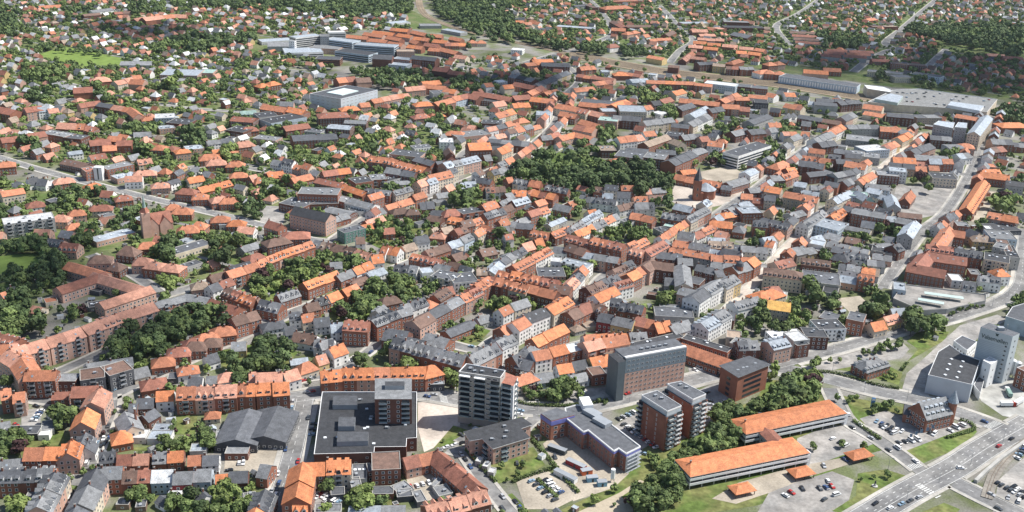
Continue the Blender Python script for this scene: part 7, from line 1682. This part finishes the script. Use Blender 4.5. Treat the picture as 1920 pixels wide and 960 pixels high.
# shopping mall by the station, roof is a car park
ROOF['m']=('worn pale parking roof',(.25,.25,.24))
t,ro,p,c=poly_building('shopping_mall','mall',10,'m','t','long shopping mall with pale rooftop car park beside the railway','mall',False,.6,wm('c'))
block(ro,local('mall_shed_a',c),10,14,mat('pale green glazing',(.45,.55,.5),.3,.05,.1,.1),rm('l'),'roof_hall'); block(ro,local('mall_shed_b',c),10,14,WHITE,rm('l'),'roof_hall')
t,ro,p,c=poly_building('mall_end_block','mall_left',12,'w','c','cream end block of the shopping mall beside the train shed','building',False)
t,ro,p,c=poly_building('train_shed','train_shed',10,'d','l','long pale train shed along the railway tracks','train shed',False)
b=MB(); A=loc_(SPEC['train_shed'],c)
for i in range(30):
    q0,q1=lerp(A[0],A[3],(i+.25)/30),lerp(A[0],A[3],(i+.75)/30); b.obox(q0,q1,.25,2.5,8.5,0)
tag(b.build('wall_panels',[WHITE],t),kind='stuff')
for k_,lb in (('mall_flats_a','left of two grey flats towers in front of the mall'),('mall_flats_b','right of two grey flats towers in front of the mall')):
    t,ro,p,c=poly_building('flats_tower',k_,20 if k_[-1]=='a' else 22,'l','g',lb,'tower',dict(sp=3.5),.3)
x,y,L,a=SPEC['mall_flats_c']; t=house('g',x,y,L,a,14,18,4,'l','c',name='flats_block'); tag(t,'tall cream flats with green-grey roof along the right street by the mall','flats')
# raised parking deck
pts=ccw(SPEC['parking_deck']); c=cen(pts); t=thing('parking_deck',*c); tag(t,'raised concrete parking deck with two glazed canopies','parking deck'); p=loc_(pts,c); b=MB(); b.prism(p,0,4,0,1); b.build('deck',[wm('g'),GM['car_park']],t); b=MB()
for i in range(len(p)): b.obox(p[i],p[(i+1)%len(p)],.15,4,4.9)
b.build('parapet',[CONC],t)
for i,(x,y,L,a) in enumerate(SPEC['deck_canopy']):
    b=MB(); b.box(-L/2,L/2,-2.4,2.4,2.7,2.95,0,True); k_=thing('canopy',x,y,R(a),4.0); tag(k_,('long','short')[i]+' pale green canopy standing on the parking deck','canopy','canopies on the parking deck'); b.build('roof',[mat('pale green glazing',(.45,.55,.5))],k_)
    for u in (-.45,-.15,.15,.45): b=MB(); b.box(u*L-.1,u*L+.1,-.1,.1,0,2.7,0); b.build('post',[METAL],k_)
# church on the square
x,y=SPEC['church_nave']; t=thing('church',x,y); tag(t,'brick church with octagonal nave and square spired tower on the paved square','church')
b=MB(); b.cyl(0,0,10,10,0,9,8,0); b.build('nave',[wm('r')],t); b=MB(); b.cyl(0,0,10.6,1.2,9,14.5,8,0); b.build('roof',[rm('l')],t)
tx,ty=SPEC['church_tower']; tx-=x; ty-=y; b=MB(); b.box(tx-3.6,tx+3.6,ty-3.6,ty+3.6,0,20,0); o=b.build('tower',[wm('r')],t); b=MB(); b.cyl(tx,ty,4.2,.1,20,33,4,0); b.build('spire',[rm('d')],o)
b=MB(); b.box(tx+2,-4,ty-4,ty+5,0,8,0); b.build('porch',[wm('r')],t)
wb=MB()
for s in range(4): windows(wb,*[((tx-3.6,ty-3.6),(tx+3.6,ty-3.6)),((tx+3.6,ty-3.6),(tx+3.6,ty+3.6)),((tx+3.6,ty+3.6),(tx-3.6,ty+3.6)),((tx-3.6,ty+3.6),(tx-3.6,ty-3.6))][s],19,st=6,wh=3,z0=4)
tag(wb.build('windows',[CONC,GLASS],t),kind='stuff')
# spired church among the gardens
x,y,L,a=SPEC['old_church']; t=house('g',x,y,L,a,15,10,8,'r','p',fl='N',name='spired_church',wst=dict(st=9,wh=4,ww=1.6,sp=5)); tag(t,'pink brick church with cross gables and a green-tipped spire among trees','church')
v=Matrix.Rotation(-R(a),3,'Z')@Vector((SPEC['old_church_tower'][0]-x,SPEC['old_church_tower'][1]-y,0))
b=MB(); b.box(v.x-3.4,v.x+3.4,v.y-3.4,v.y+3.4,0,22,0); o=b.build('tower',[wm('p')],t); b=MB(); b.cyl(v.x,v.y,4.4,2.0,22,26,4,0); b.build('tower_roof',[rm('r')],o); b=MB(); b.cyl(v.x,v.y,1.6,.08,26,37,8,0); b.build('spire',[rm('n')],o)
for s in (-.22,.22):
    b_,r_=gable_parts(17,9,10,6,True,True); g_=b_.build('cross_gable',[wm('p')],t,(L*s,0,0),math.pi/2); r_.build('gable_roof',[rm('r')],g_)
# domed corner turret, white column, chimney stack, site silo
x,y=SPEC['dome']; t=thing('corner_turret',x,y); tag(t,'round corner turret with dark dome on the shopping street','turret'); b=MB(); b.cyl(0,0,3,3,0,15,10,0); b.build('shaft',[wm('r')],t); b=MB(); b.cyl(0,0,3.3,2.6,15,17.5,10,0); b.cyl(0,0,2.6,.8,17.5,19,10,0); b.cyl(0,0,.5,.05,19,22,6,0); b.build('dome',[rm('d')],t)
x,y=SPEC['white_column']; t=thing('white_stair_tower',x,y); tag(t,'white rendered stair tower on the brick block by the wide street','tower'); b=MB(); b.box(-4,4,-3,3,0,13,0); b.build('shaft',[WHITE],t); b=MB(); b.box(-.6,.6,-3.05,-3.0,1,12,0); b.build('window',[GLASS],t)
x,y=SPEC['brick_stack']; t=thing('chimney_stack',x,y); tag(t,'tall free-standing brick chimney stack between low yards','chimney'); b=MB(); b.cyl(0,0,.9,.65,0,14,8,0); b.build('shaft',[CHIM],t); b=MB(); b.cyl(0,0,.85,.85,14,14.6,8,0); b.build('rim',[CONC],t)
x,y=SPEC['site_silo']; t=thing('site_silo',x,y); tag(t,'white mortar silo on legs at the building site','silo'); b=MB(); b.cyl(0,0,1.2,1.2,2.5,8,12,0); b.cyl(0,0,.3,1.2,1.4,2.5,12,0); b.build('tank',[WHITE],t)
for u in (-.8,.8):
    for v_ in (-.8,.8): b=MB(); b.box(u-.08,u+.08,v_-.08,v_+.08,0,2.6,0); b.build('leg',[METAL],t)
CC={'dark':(.06,.075,.08),'red':(.30,.035,.04),'orange':(.55,.13,.05),'blue':(.20,.38,.5),'white':(.68,.68,.66)}
for i,((x,y),cn) in enumerate(SPEC['site_boxes']):
    L=(11,12,6,6,14,5)[i]; t=thing('site_container',x,y,R((-30,-38,20,12,-40,10)[i])); tag(t,f"{('large ','long ','small ','','very long ','small ')[i]}{cn} container in the building site yard",'container','containers on the building site'); b=MB(); b.box(-L/2,L/2,-1.6,1.6,.1,2.8,0); b.build('shell',[mat(cn+' container paint',CC[cn],.6,.1,.5,.15)],t)
    b=MB(); b.box(-L/2-.1,L/2+.1,-1.7,1.7,2.8,2.95,0); b.build('roof',[METAL],t); b=MB(); b.box(-.5,.5,-1.66,-1.6,.2,2.2,0); b.build('door',[DARK],t)
# retaining wall by the tracks
b=MB(); q=SPEC['retaining_wall']
for A,B in segs(q): b.obox(A,B,.9,0,2.2)
tag(b.build('retaining_wall',[CONC]),'long pale concrete retaining wall between main road and railway siding','wall')
# street lamps, flags, sign, statue, lorries
b=MB(); b.cyl(0,0,.12,.07,0,8,6,0); LP=b.mesh('pole',[METAL]); b=MB(); b.box(-.05,.05,-1.6,0,7.9,8.0,0); b.box(-.18,.18,-2.3,-1.5,7.85,8.05,0,True); LA=b.mesh('lamp_head',[METAL])
for i,(x,y) in enumerate(SPEC['lamps']):
    t=thing('street_lamp',x,y,rng.uniform(0,6)); ob('pole',LP,t); ob('lamp_head',LA,t); reg(t,'slim grey street lamp','lamp','street lamps',x,y)
for i,(x,y) in enumerate(SPEC['flags']):
    t=thing('flagpole',x,y); b=MB(); b.cyl(0,0,.08,.05,0,8,6,0); b.build('pole',[WHITE],t); b=MB(); b.box(.05,1.5,-.03,.03,5.6,7.8,0,True); b.build('flag',[mat('blue grey flag',(.16,.22,.33),.8,.1,.5,.1)],t); reg(t,'white flagpole with blue-grey flag','flagpole','flagpoles before the turreted house',x,y)
x,y=SPEC['blue_sign']; t=thing('pylon_sign',x,y); tag(t,'blue pylon sign on the lawn beside the round shrubs','sign'); b=MB(); b.box(-1.2,1.2,-.3,.3,0,7,0); b.build('panel',[mat('bright blue sign',(.10,.25,.5),.4,.02,.2,.05)],t); b=MB(); b.box(-1.0,1.0,-.34,-.3,5.3,6.6,0); b.build('panel_top',[WHITE],t)
x,y=SPEC['statue']; t=thing('statue',x,y); tag(t,'dark statue on a round plinth in the middle of the lawn','statue'); b=MB(); b.cyl(0,0,1.6,1.6,0,.5,12,0); b.cyl(0,0,.7,.6,.5,1.6,8,0); b.build('plinth',[CONC],t); b=MB(); b.cyl(0,0,.35,.5,1.6,2.6,8,0); b.cyl(.05,0,.5,.25,2.6,3.4,8,0); b.cyl(.1,0,.22,.15,3.4,3.9,8,0); b.build('figure',[DARK],t)
for i,((x,y),a) in enumerate(SPEC['trucks']):
    t=thing('lorry',x,y,R(a)); tag(t,('red and white tanker lorry parked in the mill yard','white trailer lorry behind the tanker in the mill yard','green lorry alone in the mill yard by the brick block')[i],'lorry','lorries in the mill yard')
    b=MB(); b.box(-5,2.6,-1.2,1.2,1.1,3.3,0,True); b.build('trailer',[WHITE if i<2 else mat('dull green paint',(.2,.3,.26))],t); b=MB(); b.box(3.0,5.2,-1.2,1.2,.6,3.1,0,True); b.box(4.4,5.25,-1.1,1.1,1.8,2.7,1); b.build('cab',[mat('lorry red',(.4,.06,.04)) if i==0 else WHITE,GLASS],t)
    for u in (-4,-2.8,3.8):
        for v_ in (-1.0,1.0): b=MB(); b.box(u-.45,u+.45,v_-.15,v_+.15,0,.95,0); b.build('wheel',[DARK],t)

# ------------------------------------------------------------------ trees
nr=np.random.default_rng(5)
def leaf(name,c,tint): return mat(name,c,.75,.28,1.2,.35,.25,tint=(tint,.9))
LEAF={'d':leaf('dark green foliage',(.064,.098,.036),(.085,.118,.044)),'m':leaf('green foliage',(.098,.142,.046),(.13,.168,.055)),'b':leaf('bright green foliage',(.145,.195,.055),(.17,.21,.065)),'p':leaf('copper beech foliage',(.045,.022,.022),(.06,.03,.028))}
BARK=mat('bark',(.09,.07,.055),.9,.1,2,.2)
def crown_arrays(nl,nq,size,seed,flat=.9,core=True):
    g=np.random.default_rng(seed); C=g.normal(size=(nl,3)); C/=np.linalg.norm(C,axis=1)[:,None]; C*=g.uniform(.35,.68,(nl,1)); C[:,2]*=flat; C[0]=0
    rad=g.uniform(.30,.48,nl); rad[0]=.62
    li=g.integers(0,nl,nq); d=g.normal(size=(nq,3)); d/=np.linalg.norm(d,axis=1)[:,None]; d[:,2]=np.where(d[:,2]<-.5,-d[:,2],d[:,2])
    pos=C[li]+d*rad[li][:,None]*g.uniform(.85,1.12,(nq,1))
    n=d+g.normal(size=(nq,3))*.28; n/=np.linalg.norm(n,axis=1)[:,None]
    a=np.cross(n,g.normal(size=(nq,3))); a/=np.linalg.norm(a,axis=1)[:,None]; b=np.cross(n,a); s=size*g.uniform(.7,1.3,(nq,1))
    v=np.stack([pos-a*s-b*s*.8,pos+a*s-b*s*.8,pos+a*s+b*s*.8,pos-a*s+b*s*.8],1).reshape(-1,3)
    f=np.arange(nq*4).reshape(nq,4)
    return v,f
def mesh_np(name,v,f,mats,mi=None):
    d=bpy.data.meshes.new(name); d.vertices.add(len(v)); d.vertices.foreach_set('co',np.asarray(v,np.float32).ravel()); k=f.shape[1]
    d.loops.add(f.size); d.loops.foreach_set('vertex_index',f.astype(np.int32).ravel()); d.polygons.add(len(f)); d.polygons.foreach_set('loop_start',np.arange(len(f),dtype=np.int32)*k)
    for m_ in mats: d.materials.append(m_)
    if mi is not None: d.polygons.foreach_set('material_index',np.asarray(mi,np.int32))
    d.update(calc_edges=True); return d
CROWN={}
for tone in 'dmbp':
    for i in range(5):
        v,f=crown_arrays(11+i,520,.115,100+i*7+ord(tone)); CROWN[tone,i]=mesh_np('crown',v,f,[LEAF[tone]])
b=MB(); b.cyl(0,0,.055,.03,0,1.0,6,0)
for a_ in range(4):
    A=(0,0); ca,sa=math.cos(a_*1.7),math.sin(a_*1.7); n=len(b.v); z=.62+.07*a_
    b.v+=[(-.02*sa,.02*ca,z),(.02*sa,-.02*ca,z),(.28*ca,.28*sa,z+.33),(0,0,z+.05)]; b.f+=[(n,n+1,n+2),(n+1,n+3,n+2),(n+3,n,n+2)]; b.m+=[0]*3
TRUNK=b.mesh('trunk',[BARK])
TREES=[]
def try_tree(x,y,r,t): TREES.append((x,y,r,t))
def area(p): return abs(sum(p[i][0]*p[i-1][1]-p[i-1][0]*p[i][1] for i in range(len(p))))/2
for pts,n,r0,r1,tone in WOODS:
    if n>2: n=max(n,int(area(pts)/(((r0+r1)/2)**2*(2.8 if r0>=5 and tone=='d' else 7.5))))
    xs=[p[0] for p in pts]; ys=[p[1] for p in pts]; k=0; mine=[]
    for _ in range(n*40):
        x,y=rng.uniform(min(xs),max(xs)),rng.uniform(min(ys),max(ys))
        if not inpoly(pts,x,y): continue
        i,j=int((x-OCX0)/OCS),int((y-OCY0)/OCS)
        if n>2 and 0<=i<OCC.shape[0] and 0<=j<OCC.shape[1] and OCC[i,j] and rng.random()<.9: continue
        r=rng.uniform(r0*.72,r1*1.1)
        if n>2 and any((x-a)**2+(y-b_)**2<(.85*min(r,c_))**2 for a,b_,c_ in mine): continue
        mine.append((x,y,r)); t=tone
        if math.sin(x*.045+math.sin(y*.03)*2)+math.cos(y*.05-x*.02)+rng.gauss(0,.5)>1.1: t={'d':'m','m':'b','b':'m'}[tone]
        elif rng.random()<.12: t={'d':'m','m':'d','b':'m'}[tone]
        if tone=='m' and rng.random()<.03: t='p'
        try_tree(x,y,r,t); k+=1
        if k>=n: break
for pts,sa,sb,ang,mix,pr,trr in ZONES:
    xs=[p[0] for p in pts]; ys=[p[1] for p in pts]; ar=(max(xs)-min(xs))*(max(ys)-min(ys)); n=int(ar/(sa*sb)*trr*2.6)
    for _ in range(n):
        x,y=rng.uniform(min(xs),max(xs)),rng.uniform(min(ys),max(ys))
        if not in_view(x,y) or not inpoly(pts,x,y): continue
        i,j=int((x-OCX0)/OCS),int((y-OCY0)/OCS)
        if not(0<=i<OCC.shape[0] and 0<=j<OCC.shape[1]) or OCC[i,j]: continue
        r=rng.uniform(1.8,4.6)
        try_tree(x,y,r,rng.choice('ddmmmbb'))
        for _k in range(rng.choice((0,0,1,2,3))):
            x2,y2=x+rng.gauss(0,4.5),y+rng.gauss(0,4.5); i,j=int((x2-OCX0)/OCS),int((y2-OCY0)/OCS)
            if 0<=i<OCC.shape[0] and 0<=j<OCC.shape[1] and not OCC[i,j]: try_tree(x2,y2,rng.uniform(1.6,3.8),rng.choice('dmmb'))
# trees and bushes in the courtyards of the near town
LAWNS=[p for k,p in GROUND if k in('lawn','park_lawn')]
for _ in range(5200):
    y=420*(1+rng.random()*1.6); x=rng.uniform(-.55,.55)*y
    if not in_view(x,y): continue
    i,j=int((x-OCX0)/OCS),int((y-OCY0)/OCS)
    if OCC[max(i-1,0):i+2,max(j-1,0):j+2].any(): continue
    if x>60 and y<640: continue
    try_tree(x,y,rng.choice((1.2,1.5,1.8,2.2,2.8,3.4)),rng.choice('mmmbd'))
    occupy(x,y,7,7,0)
TREES=[t for t in TREES if in_view(t[0],t[1],6,.03)]
TREES.sort(key=lambda t:-t[2]/math.hypot(t[0],t[1]))
TW={'d':'dark green','m':'green','b':'bright green','p':'copper-leaved'}
for x,y,r,t in TREES[:300]:
    o=thing('tree',x,y,rng.uniform(0,6.28)); hr=rng.uniform(.85,1.15); th=r*rng.uniform(.35,.6)+.6
    c_=ob('crown',CROWN[t,rng.randrange(5)],o,(0,0,th+r*hr*.75)); c_.scale=(r*rng.uniform(.95,1.2),r*rng.uniform(.95,1.2),r*hr)
    k_=ob('trunk',TRUNK,o); k_.scale=(r*.9,r*.9,th+r*.6)
    reg(o,('broad ' if r>5.5 else 'round ' if r>4 else 'small ')+TW[t]+' tree','tree','trees in gardens, parks and streets',x,y)
far=TREES[300:]
VAR=[[crown_arrays(7,150,.19,40+i)[0] for i in range(3)],[crown_arrays(6,80,.26,60+i)[0] for i in range(3)]]
vs_=[];mi=[]
for x,y,r,t in far:
    base=VAR[0 if math.hypot(x,y)<1000 else 1][rng.randrange(3)]; hr=rng.uniform(.85,1.15); a_=rng.uniform(0,6.28); c,s=math.cos(a_),math.sin(a_)
    v=np.empty_like(base); v[:,0]=x+r*(base[:,0]*c-base[:,1]*s); v[:,1]=y+r*(base[:,0]*s+base[:,1]*c); v[:,2]=r*hr*.9+.3*r+base[:,2]*r*hr; vs_.append(v); mi+=['dmbp'.index(t)]*(len(base)//4)
if vs_:
    V=np.concatenate(vs_); o=ob('garden_trees',mesh_np('garden_trees',V,np.arange(len(V)).reshape(-1,4),[LEAF[k] for k in 'dmbp'],mi)); tag(o,'mass of garden and woodland trees between the houses','trees',kind='stuff')
print('trees',len(TREES),'stuff faces',len(mi))
# hedges
for i,l in enumerate(SPEC['hedges']):
    q=dense(l,.5); P_=[]
    for a,c in segs(q):
        L=math.hypot(c[0]-a[0],c[1]-a[1]); nx,ny=-(c[1]-a[1])/L,(c[0]-a[0])/L
        for _ in range(10):
            k_=rng.uniform(-1.1,1.1); t_=rng.random(); P_.append((a[0]+(c[0]-a[0])*t_+nx*k_,a[1]+(c[1]-a[1])*t_+ny*k_,rng.uniform(.2,1.9 if abs(k_)<.8 else 1.5)))
    P_=np.array(P_); n=len(P_); d=nr.normal(size=(n,3)); d[:,2]=abs(d[:,2])+.4; d/=np.linalg.norm(d,axis=1)[:,None]; a_=np.cross(d,nr.normal(size=(n,3))); a_/=np.linalg.norm(a_,axis=1)[:,None]; b_=np.cross(d,a_); s=.32
    V=np.stack([P_-a_*s-b_*s,P_+a_*s-b_*s,P_+a_*s+b_*s,P_-a_*s+b_*s],1).reshape(-1,3)
    o=ob('hedge',mesh_np('hedge',V,np.arange(len(V)).reshape(-1,4),[LEAF['m']])); reg(o,'long clipped green hedge','hedge','clipped hedges',l[len(l)//2][0],l[len(l)//2][1])

# ------------------------------------------------------------------ cars
def car_mesh(van):
    L,w=(5.2,1.95) if van else (4.4,1.8); h=L/2; b=MB()
    prof=[(-h,.35),(-h,.85),(-h+.25,1.0),(h-1.5,1.0),(h-.15,.82),(h,.6),(h,.35)] if not van else [(-h,.35),(-h,1.2),(-h+.1,1.25),(h-1.3,1.25),(h-.2,.95),(h,.65),(h,.35)]
    n=len(prof)
    for s in (-1,1): b.v+=[(x,s*w/2*(.94 if z>.9 else 1),z) for x,z in prof]
    for i in range(n-1): b.f.append((i,i+1,n+i+1,n+i)); b.m.append(0)
    b.f+=[tuple(range(n-1,-1,-1)),tuple(range(n,2*n)),(n-1,0,n,2*n-1)]; b.m+=[0,0,1]
    r0,r1,zt=(-h+.55,h-2.0,1.46) if not van else (-h+.12,h-1.75,2.05)
    k=len(b.v); W=w/2*.76; b.v+=[(r0,-W,zt),(r1,-W,zt),(r1,W,zt),(r0,W,zt),(r0,-W,zt-.06),(r1,-W,zt-.06),(r1,W,zt-.06),(r0,W,zt-.06)]
    b.f+=[(k,k+1,k+2,k+3),(k,k+4,k+5,k+1),(k+1,k+5,k+6,k+2),(k+2,k+6,k+7,k+3),(k+3,k+7,k+4,k)]; b.m+=[0]*5
    body=b.mesh('body',[WHITE,DARK]); zb=prof[2][1]
    g=MB(); c0,c1=(-h+.15,h-1.25) if not van else (-h+.05,h-1.0); W2=w/2*.92
    g.v=[(c0,-W2,zb),(c1,-W2,zb),(c1,W2,zb),(c0,W2,zb),(r0,-W,zt-.05),(r1,-W,zt-.05),(r1,W,zt-.05),(r0,W,zt-.05)]; g.f=[(0,1,5,4),(1,2,6,5),(2,3,7,6),(3,0,4,7)]; g.m=[0]*4
    return body,g.mesh('windows',[GLASS])
CARM=[car_mesh(False),car_mesh(True)]
b=MB(); n=10
b.v=[(.32*math.cos(i*.6283),s,.32+.32*math.sin(i*.6283)) for s in (-.1,.1) for i in range(n)]; b.f=[(i,(i+1)%n,n+(i+1)%n,n+i) for i in range(n)]+[tuple(range(n-1,-1,-1)),tuple(range(n,2*n))]; b.m=[0]*12
WHEEL=b.mesh('wheel',[DARK])
PC={'white':(.75,.75,.74),'black':(.02,.02,.022),'dark grey':(.07,.075,.08),'silver':(.42,.43,.44),'blue':(.05,.09,.2),'red':(.4,.035,.03),'pale blue':(.25,.36,.46)}
PMAT={k:mat('car paint '+k,c,.25,.05,.2,.02,.6) for k,c in PC.items()}
CARS=[]
for x0,y0,x1,y1,n,mode,z in CARROWS:
    a=math.atan2(y1-y0,x1-x0)
    for i in range(n):
        t=i/(n-1) if n>1 else 0; x,y=x0+(x1-x0)*t+rng.uniform(-.2,.2),y0+(y1-y0)*t+rng.uniform(-.2,.2)
        CARS.append((x,y,z,a+(0 if mode=='a' else math.pi/2)+rng.gauss(0,.04)+(math.pi if rng.random()<.4 else 0),'parked'))
for i,(n,w,pw,mk,p) in enumerate(RD):
    if n in('street','side_road') and mk!='m':
        for sgn in (1,-1):
            q=dense(offset(p,sgn*(w/2-1.15)),6.2)
            for a,c in segs(q):
                if math.hypot(*a)<1050 and rng.random()<.33 and not road_at(a[0],a[1],i,1): CARS.append((a[0],a[1],.13+.003*i,math.atan2(c[1]-a[1],c[0]-a[0]),'street'))
    if n=='main_road' and w<20:
        for sgn in (1,-1):
            q=dense(offset(p,sgn*w*.24),14)
            for a,c in segs(q):
                if rng.random()<.08: CARS.append((a[0],a[1],.13+.003*i,math.atan2(c[1]-a[1],c[0]-a[0])+(0 if sgn<0 else math.pi),'drive'))
mp=ccw(SPEC['mall']); xs=[p[0] for p in mp]; ys=[p[1] for p in mp]; ip=inset(mp,8)
MC=[]
for _ in range(400):
    x,y=rng.uniform(min(xs),max(xs)),rng.uniform(min(ys),max(ys))
    if inpoly(ip,x,y): MC.append((x,y,10.0,rng.choice((.2,1.77)),'mall'))
CARS=[c for c in CARS if in_view(c[0],c[1],0,0)]; CARS.sort(key=lambda c:math.hypot(c[0],c[1])); CARS=CARS[:260]+MC[:38]
for x,y,z,a,wh in CARS:
    van=rng.random()<.1; cn=rng.choice(('white','white','white','black','black','dark grey','dark grey','silver','silver','blue','red','pale blue')) if not van else 'white'
    t=thing('car',x,y,a,z if z else .1); bm_,gm_=CARM[van]; o=ob('body',bm_,t); o.material_slots[0].link='OBJECT'; o.material_slots[0].material=PMAT[cn]; ob('windows',gm_,t)
    if math.hypot(x,y)<640:
        hl=1.35 if not van else 1.6
        for u in (-hl,hl):
            for v_ in (-.8,.8): ob('wheel',WHEEL,t,(u,v_,0))
    reg(t,f"{cn} "+{'parked':'parked','street':'kerbside','drive':'moving','mall':'rooftop'}[wh]+(' van' if van else ' car'),'van' if van else 'car','cars and vans in the town',x,y)

# ------------------------------------------------------------------ labels: look, nearest landmark, rank
ONES='zeroth first second third fourth fifth sixth seventh eighth ninth tenth eleventh twelfth thirteenth fourteenth fifteenth sixteenth seventeenth eighteenth nineteenth'.split()
TENS={2:'twent',3:'thirt',4:'fort',5:'fift'}
CARD='zero one two three four five six seven eight nine'.split()
def ordw(n):
    if n<20: return ONES[n]
    t,u=divmod(n,10); return TENS[t]+'ieth' if u==0 else TENS[t]+'y-'+ONES[u]
rank={}
for i,(o,d,cat,grp,x,y) in enumerate(THINGS):
    best=min(LMK,key=lambda l:(l[1]-x)**2+(l[2]-y)**2); dx,dy=x-best[1],y-best[2]
    rel=('right of' if dx>0 else 'left of') if abs(dx)>abs(dy) else ('behind' if dy>0 else 'in front of')
    rank.setdefault((d,best[0],rel),[]).append((math.hypot(dx,dy),i))
for (d,l,rel),v in rank.items():
    v.sort()
    for n,(_,i) in enumerate(v):
        o,_d,cat,grp,x,y=THINGS[i]; s=f'{d} {rel} {l}'
        if len(v)>1: s+=', nearest it' if n==0 else f', {ordw(n+1)} nearest it'
        o['label']=s; o['category']=cat; o['group']=grp
print('labelled',len(THINGS))

# ------------------------------------------------------------------ air
b=MB(); b.box(-3600,3600,-700,5300,-1.0,330,0,True); hz=b.mesh('haze',[])
hm=bpy.data.materials.new('thin summer haze'); hm.use_nodes=True; nt=hm.node_tree; nt.nodes.remove(nt.nodes['Principled BSDF']); pv=nt.nodes.new('ShaderNodeVolumePrincipled')
pv.inputs['Color'].default_value=(.72,.82,.95,1); pv.inputs['Density'].default_value=.00002; pv.inputs['Anisotropy'].default_value=.2; nt.links.new(pv.outputs[0],nt.nodes['Material Output'].inputs['Volume'])
hz.materials.append(hm); ho=ob('haze',hz); tag(ho,kind='stuff')
# ------------------------------------------------------------------ fair weather clouds above the town, they cast the patches of shade
cm_=bpy.data.materials.new('cloud'); cm_.use_nodes=True; nt=cm_.node_tree; bs=nt.nodes['Principled BSDF']; bs.inputs['Base Color'].default_value=(.9,.9,.92,1); bs.inputs['Roughness'].default_value=1; bs.inputs['Alpha'].default_value=.22
def cloud(gx,gy,rx,ry,n,label,seed):
    g=random.Random(seed); zc=850; k=zc/math.tan(R(SUN_EL)); x0,y0=gx+k*math.sin(R(SUN_AZ)),gy+k*math.cos(R(SUN_AZ)); b=bmesh.new()
    for i in range(n):
        u,v=g.gauss(0,.42),g.gauss(0,.42); r=g.uniform(.16,.34)*min(rx,ry)
        bmesh.ops.create_icosphere(b,subdivisions=2,radius=1,matrix=Matrix.Translation((u*rx,v*ry,g.uniform(-20,40)))@Matrix.Diagonal((r*1.2,r*1.2,r*.6,1)))
    d=bpy.data.meshes.new('cloud'); b.to_mesh(d); b.free(); d.materials.append(cm_); o=ob('cloud',d,None,(x0,y0,zc)); tag(o,label,'cloud',kind='stuff')
for c_ in CLOUDS: cloud(*c_)
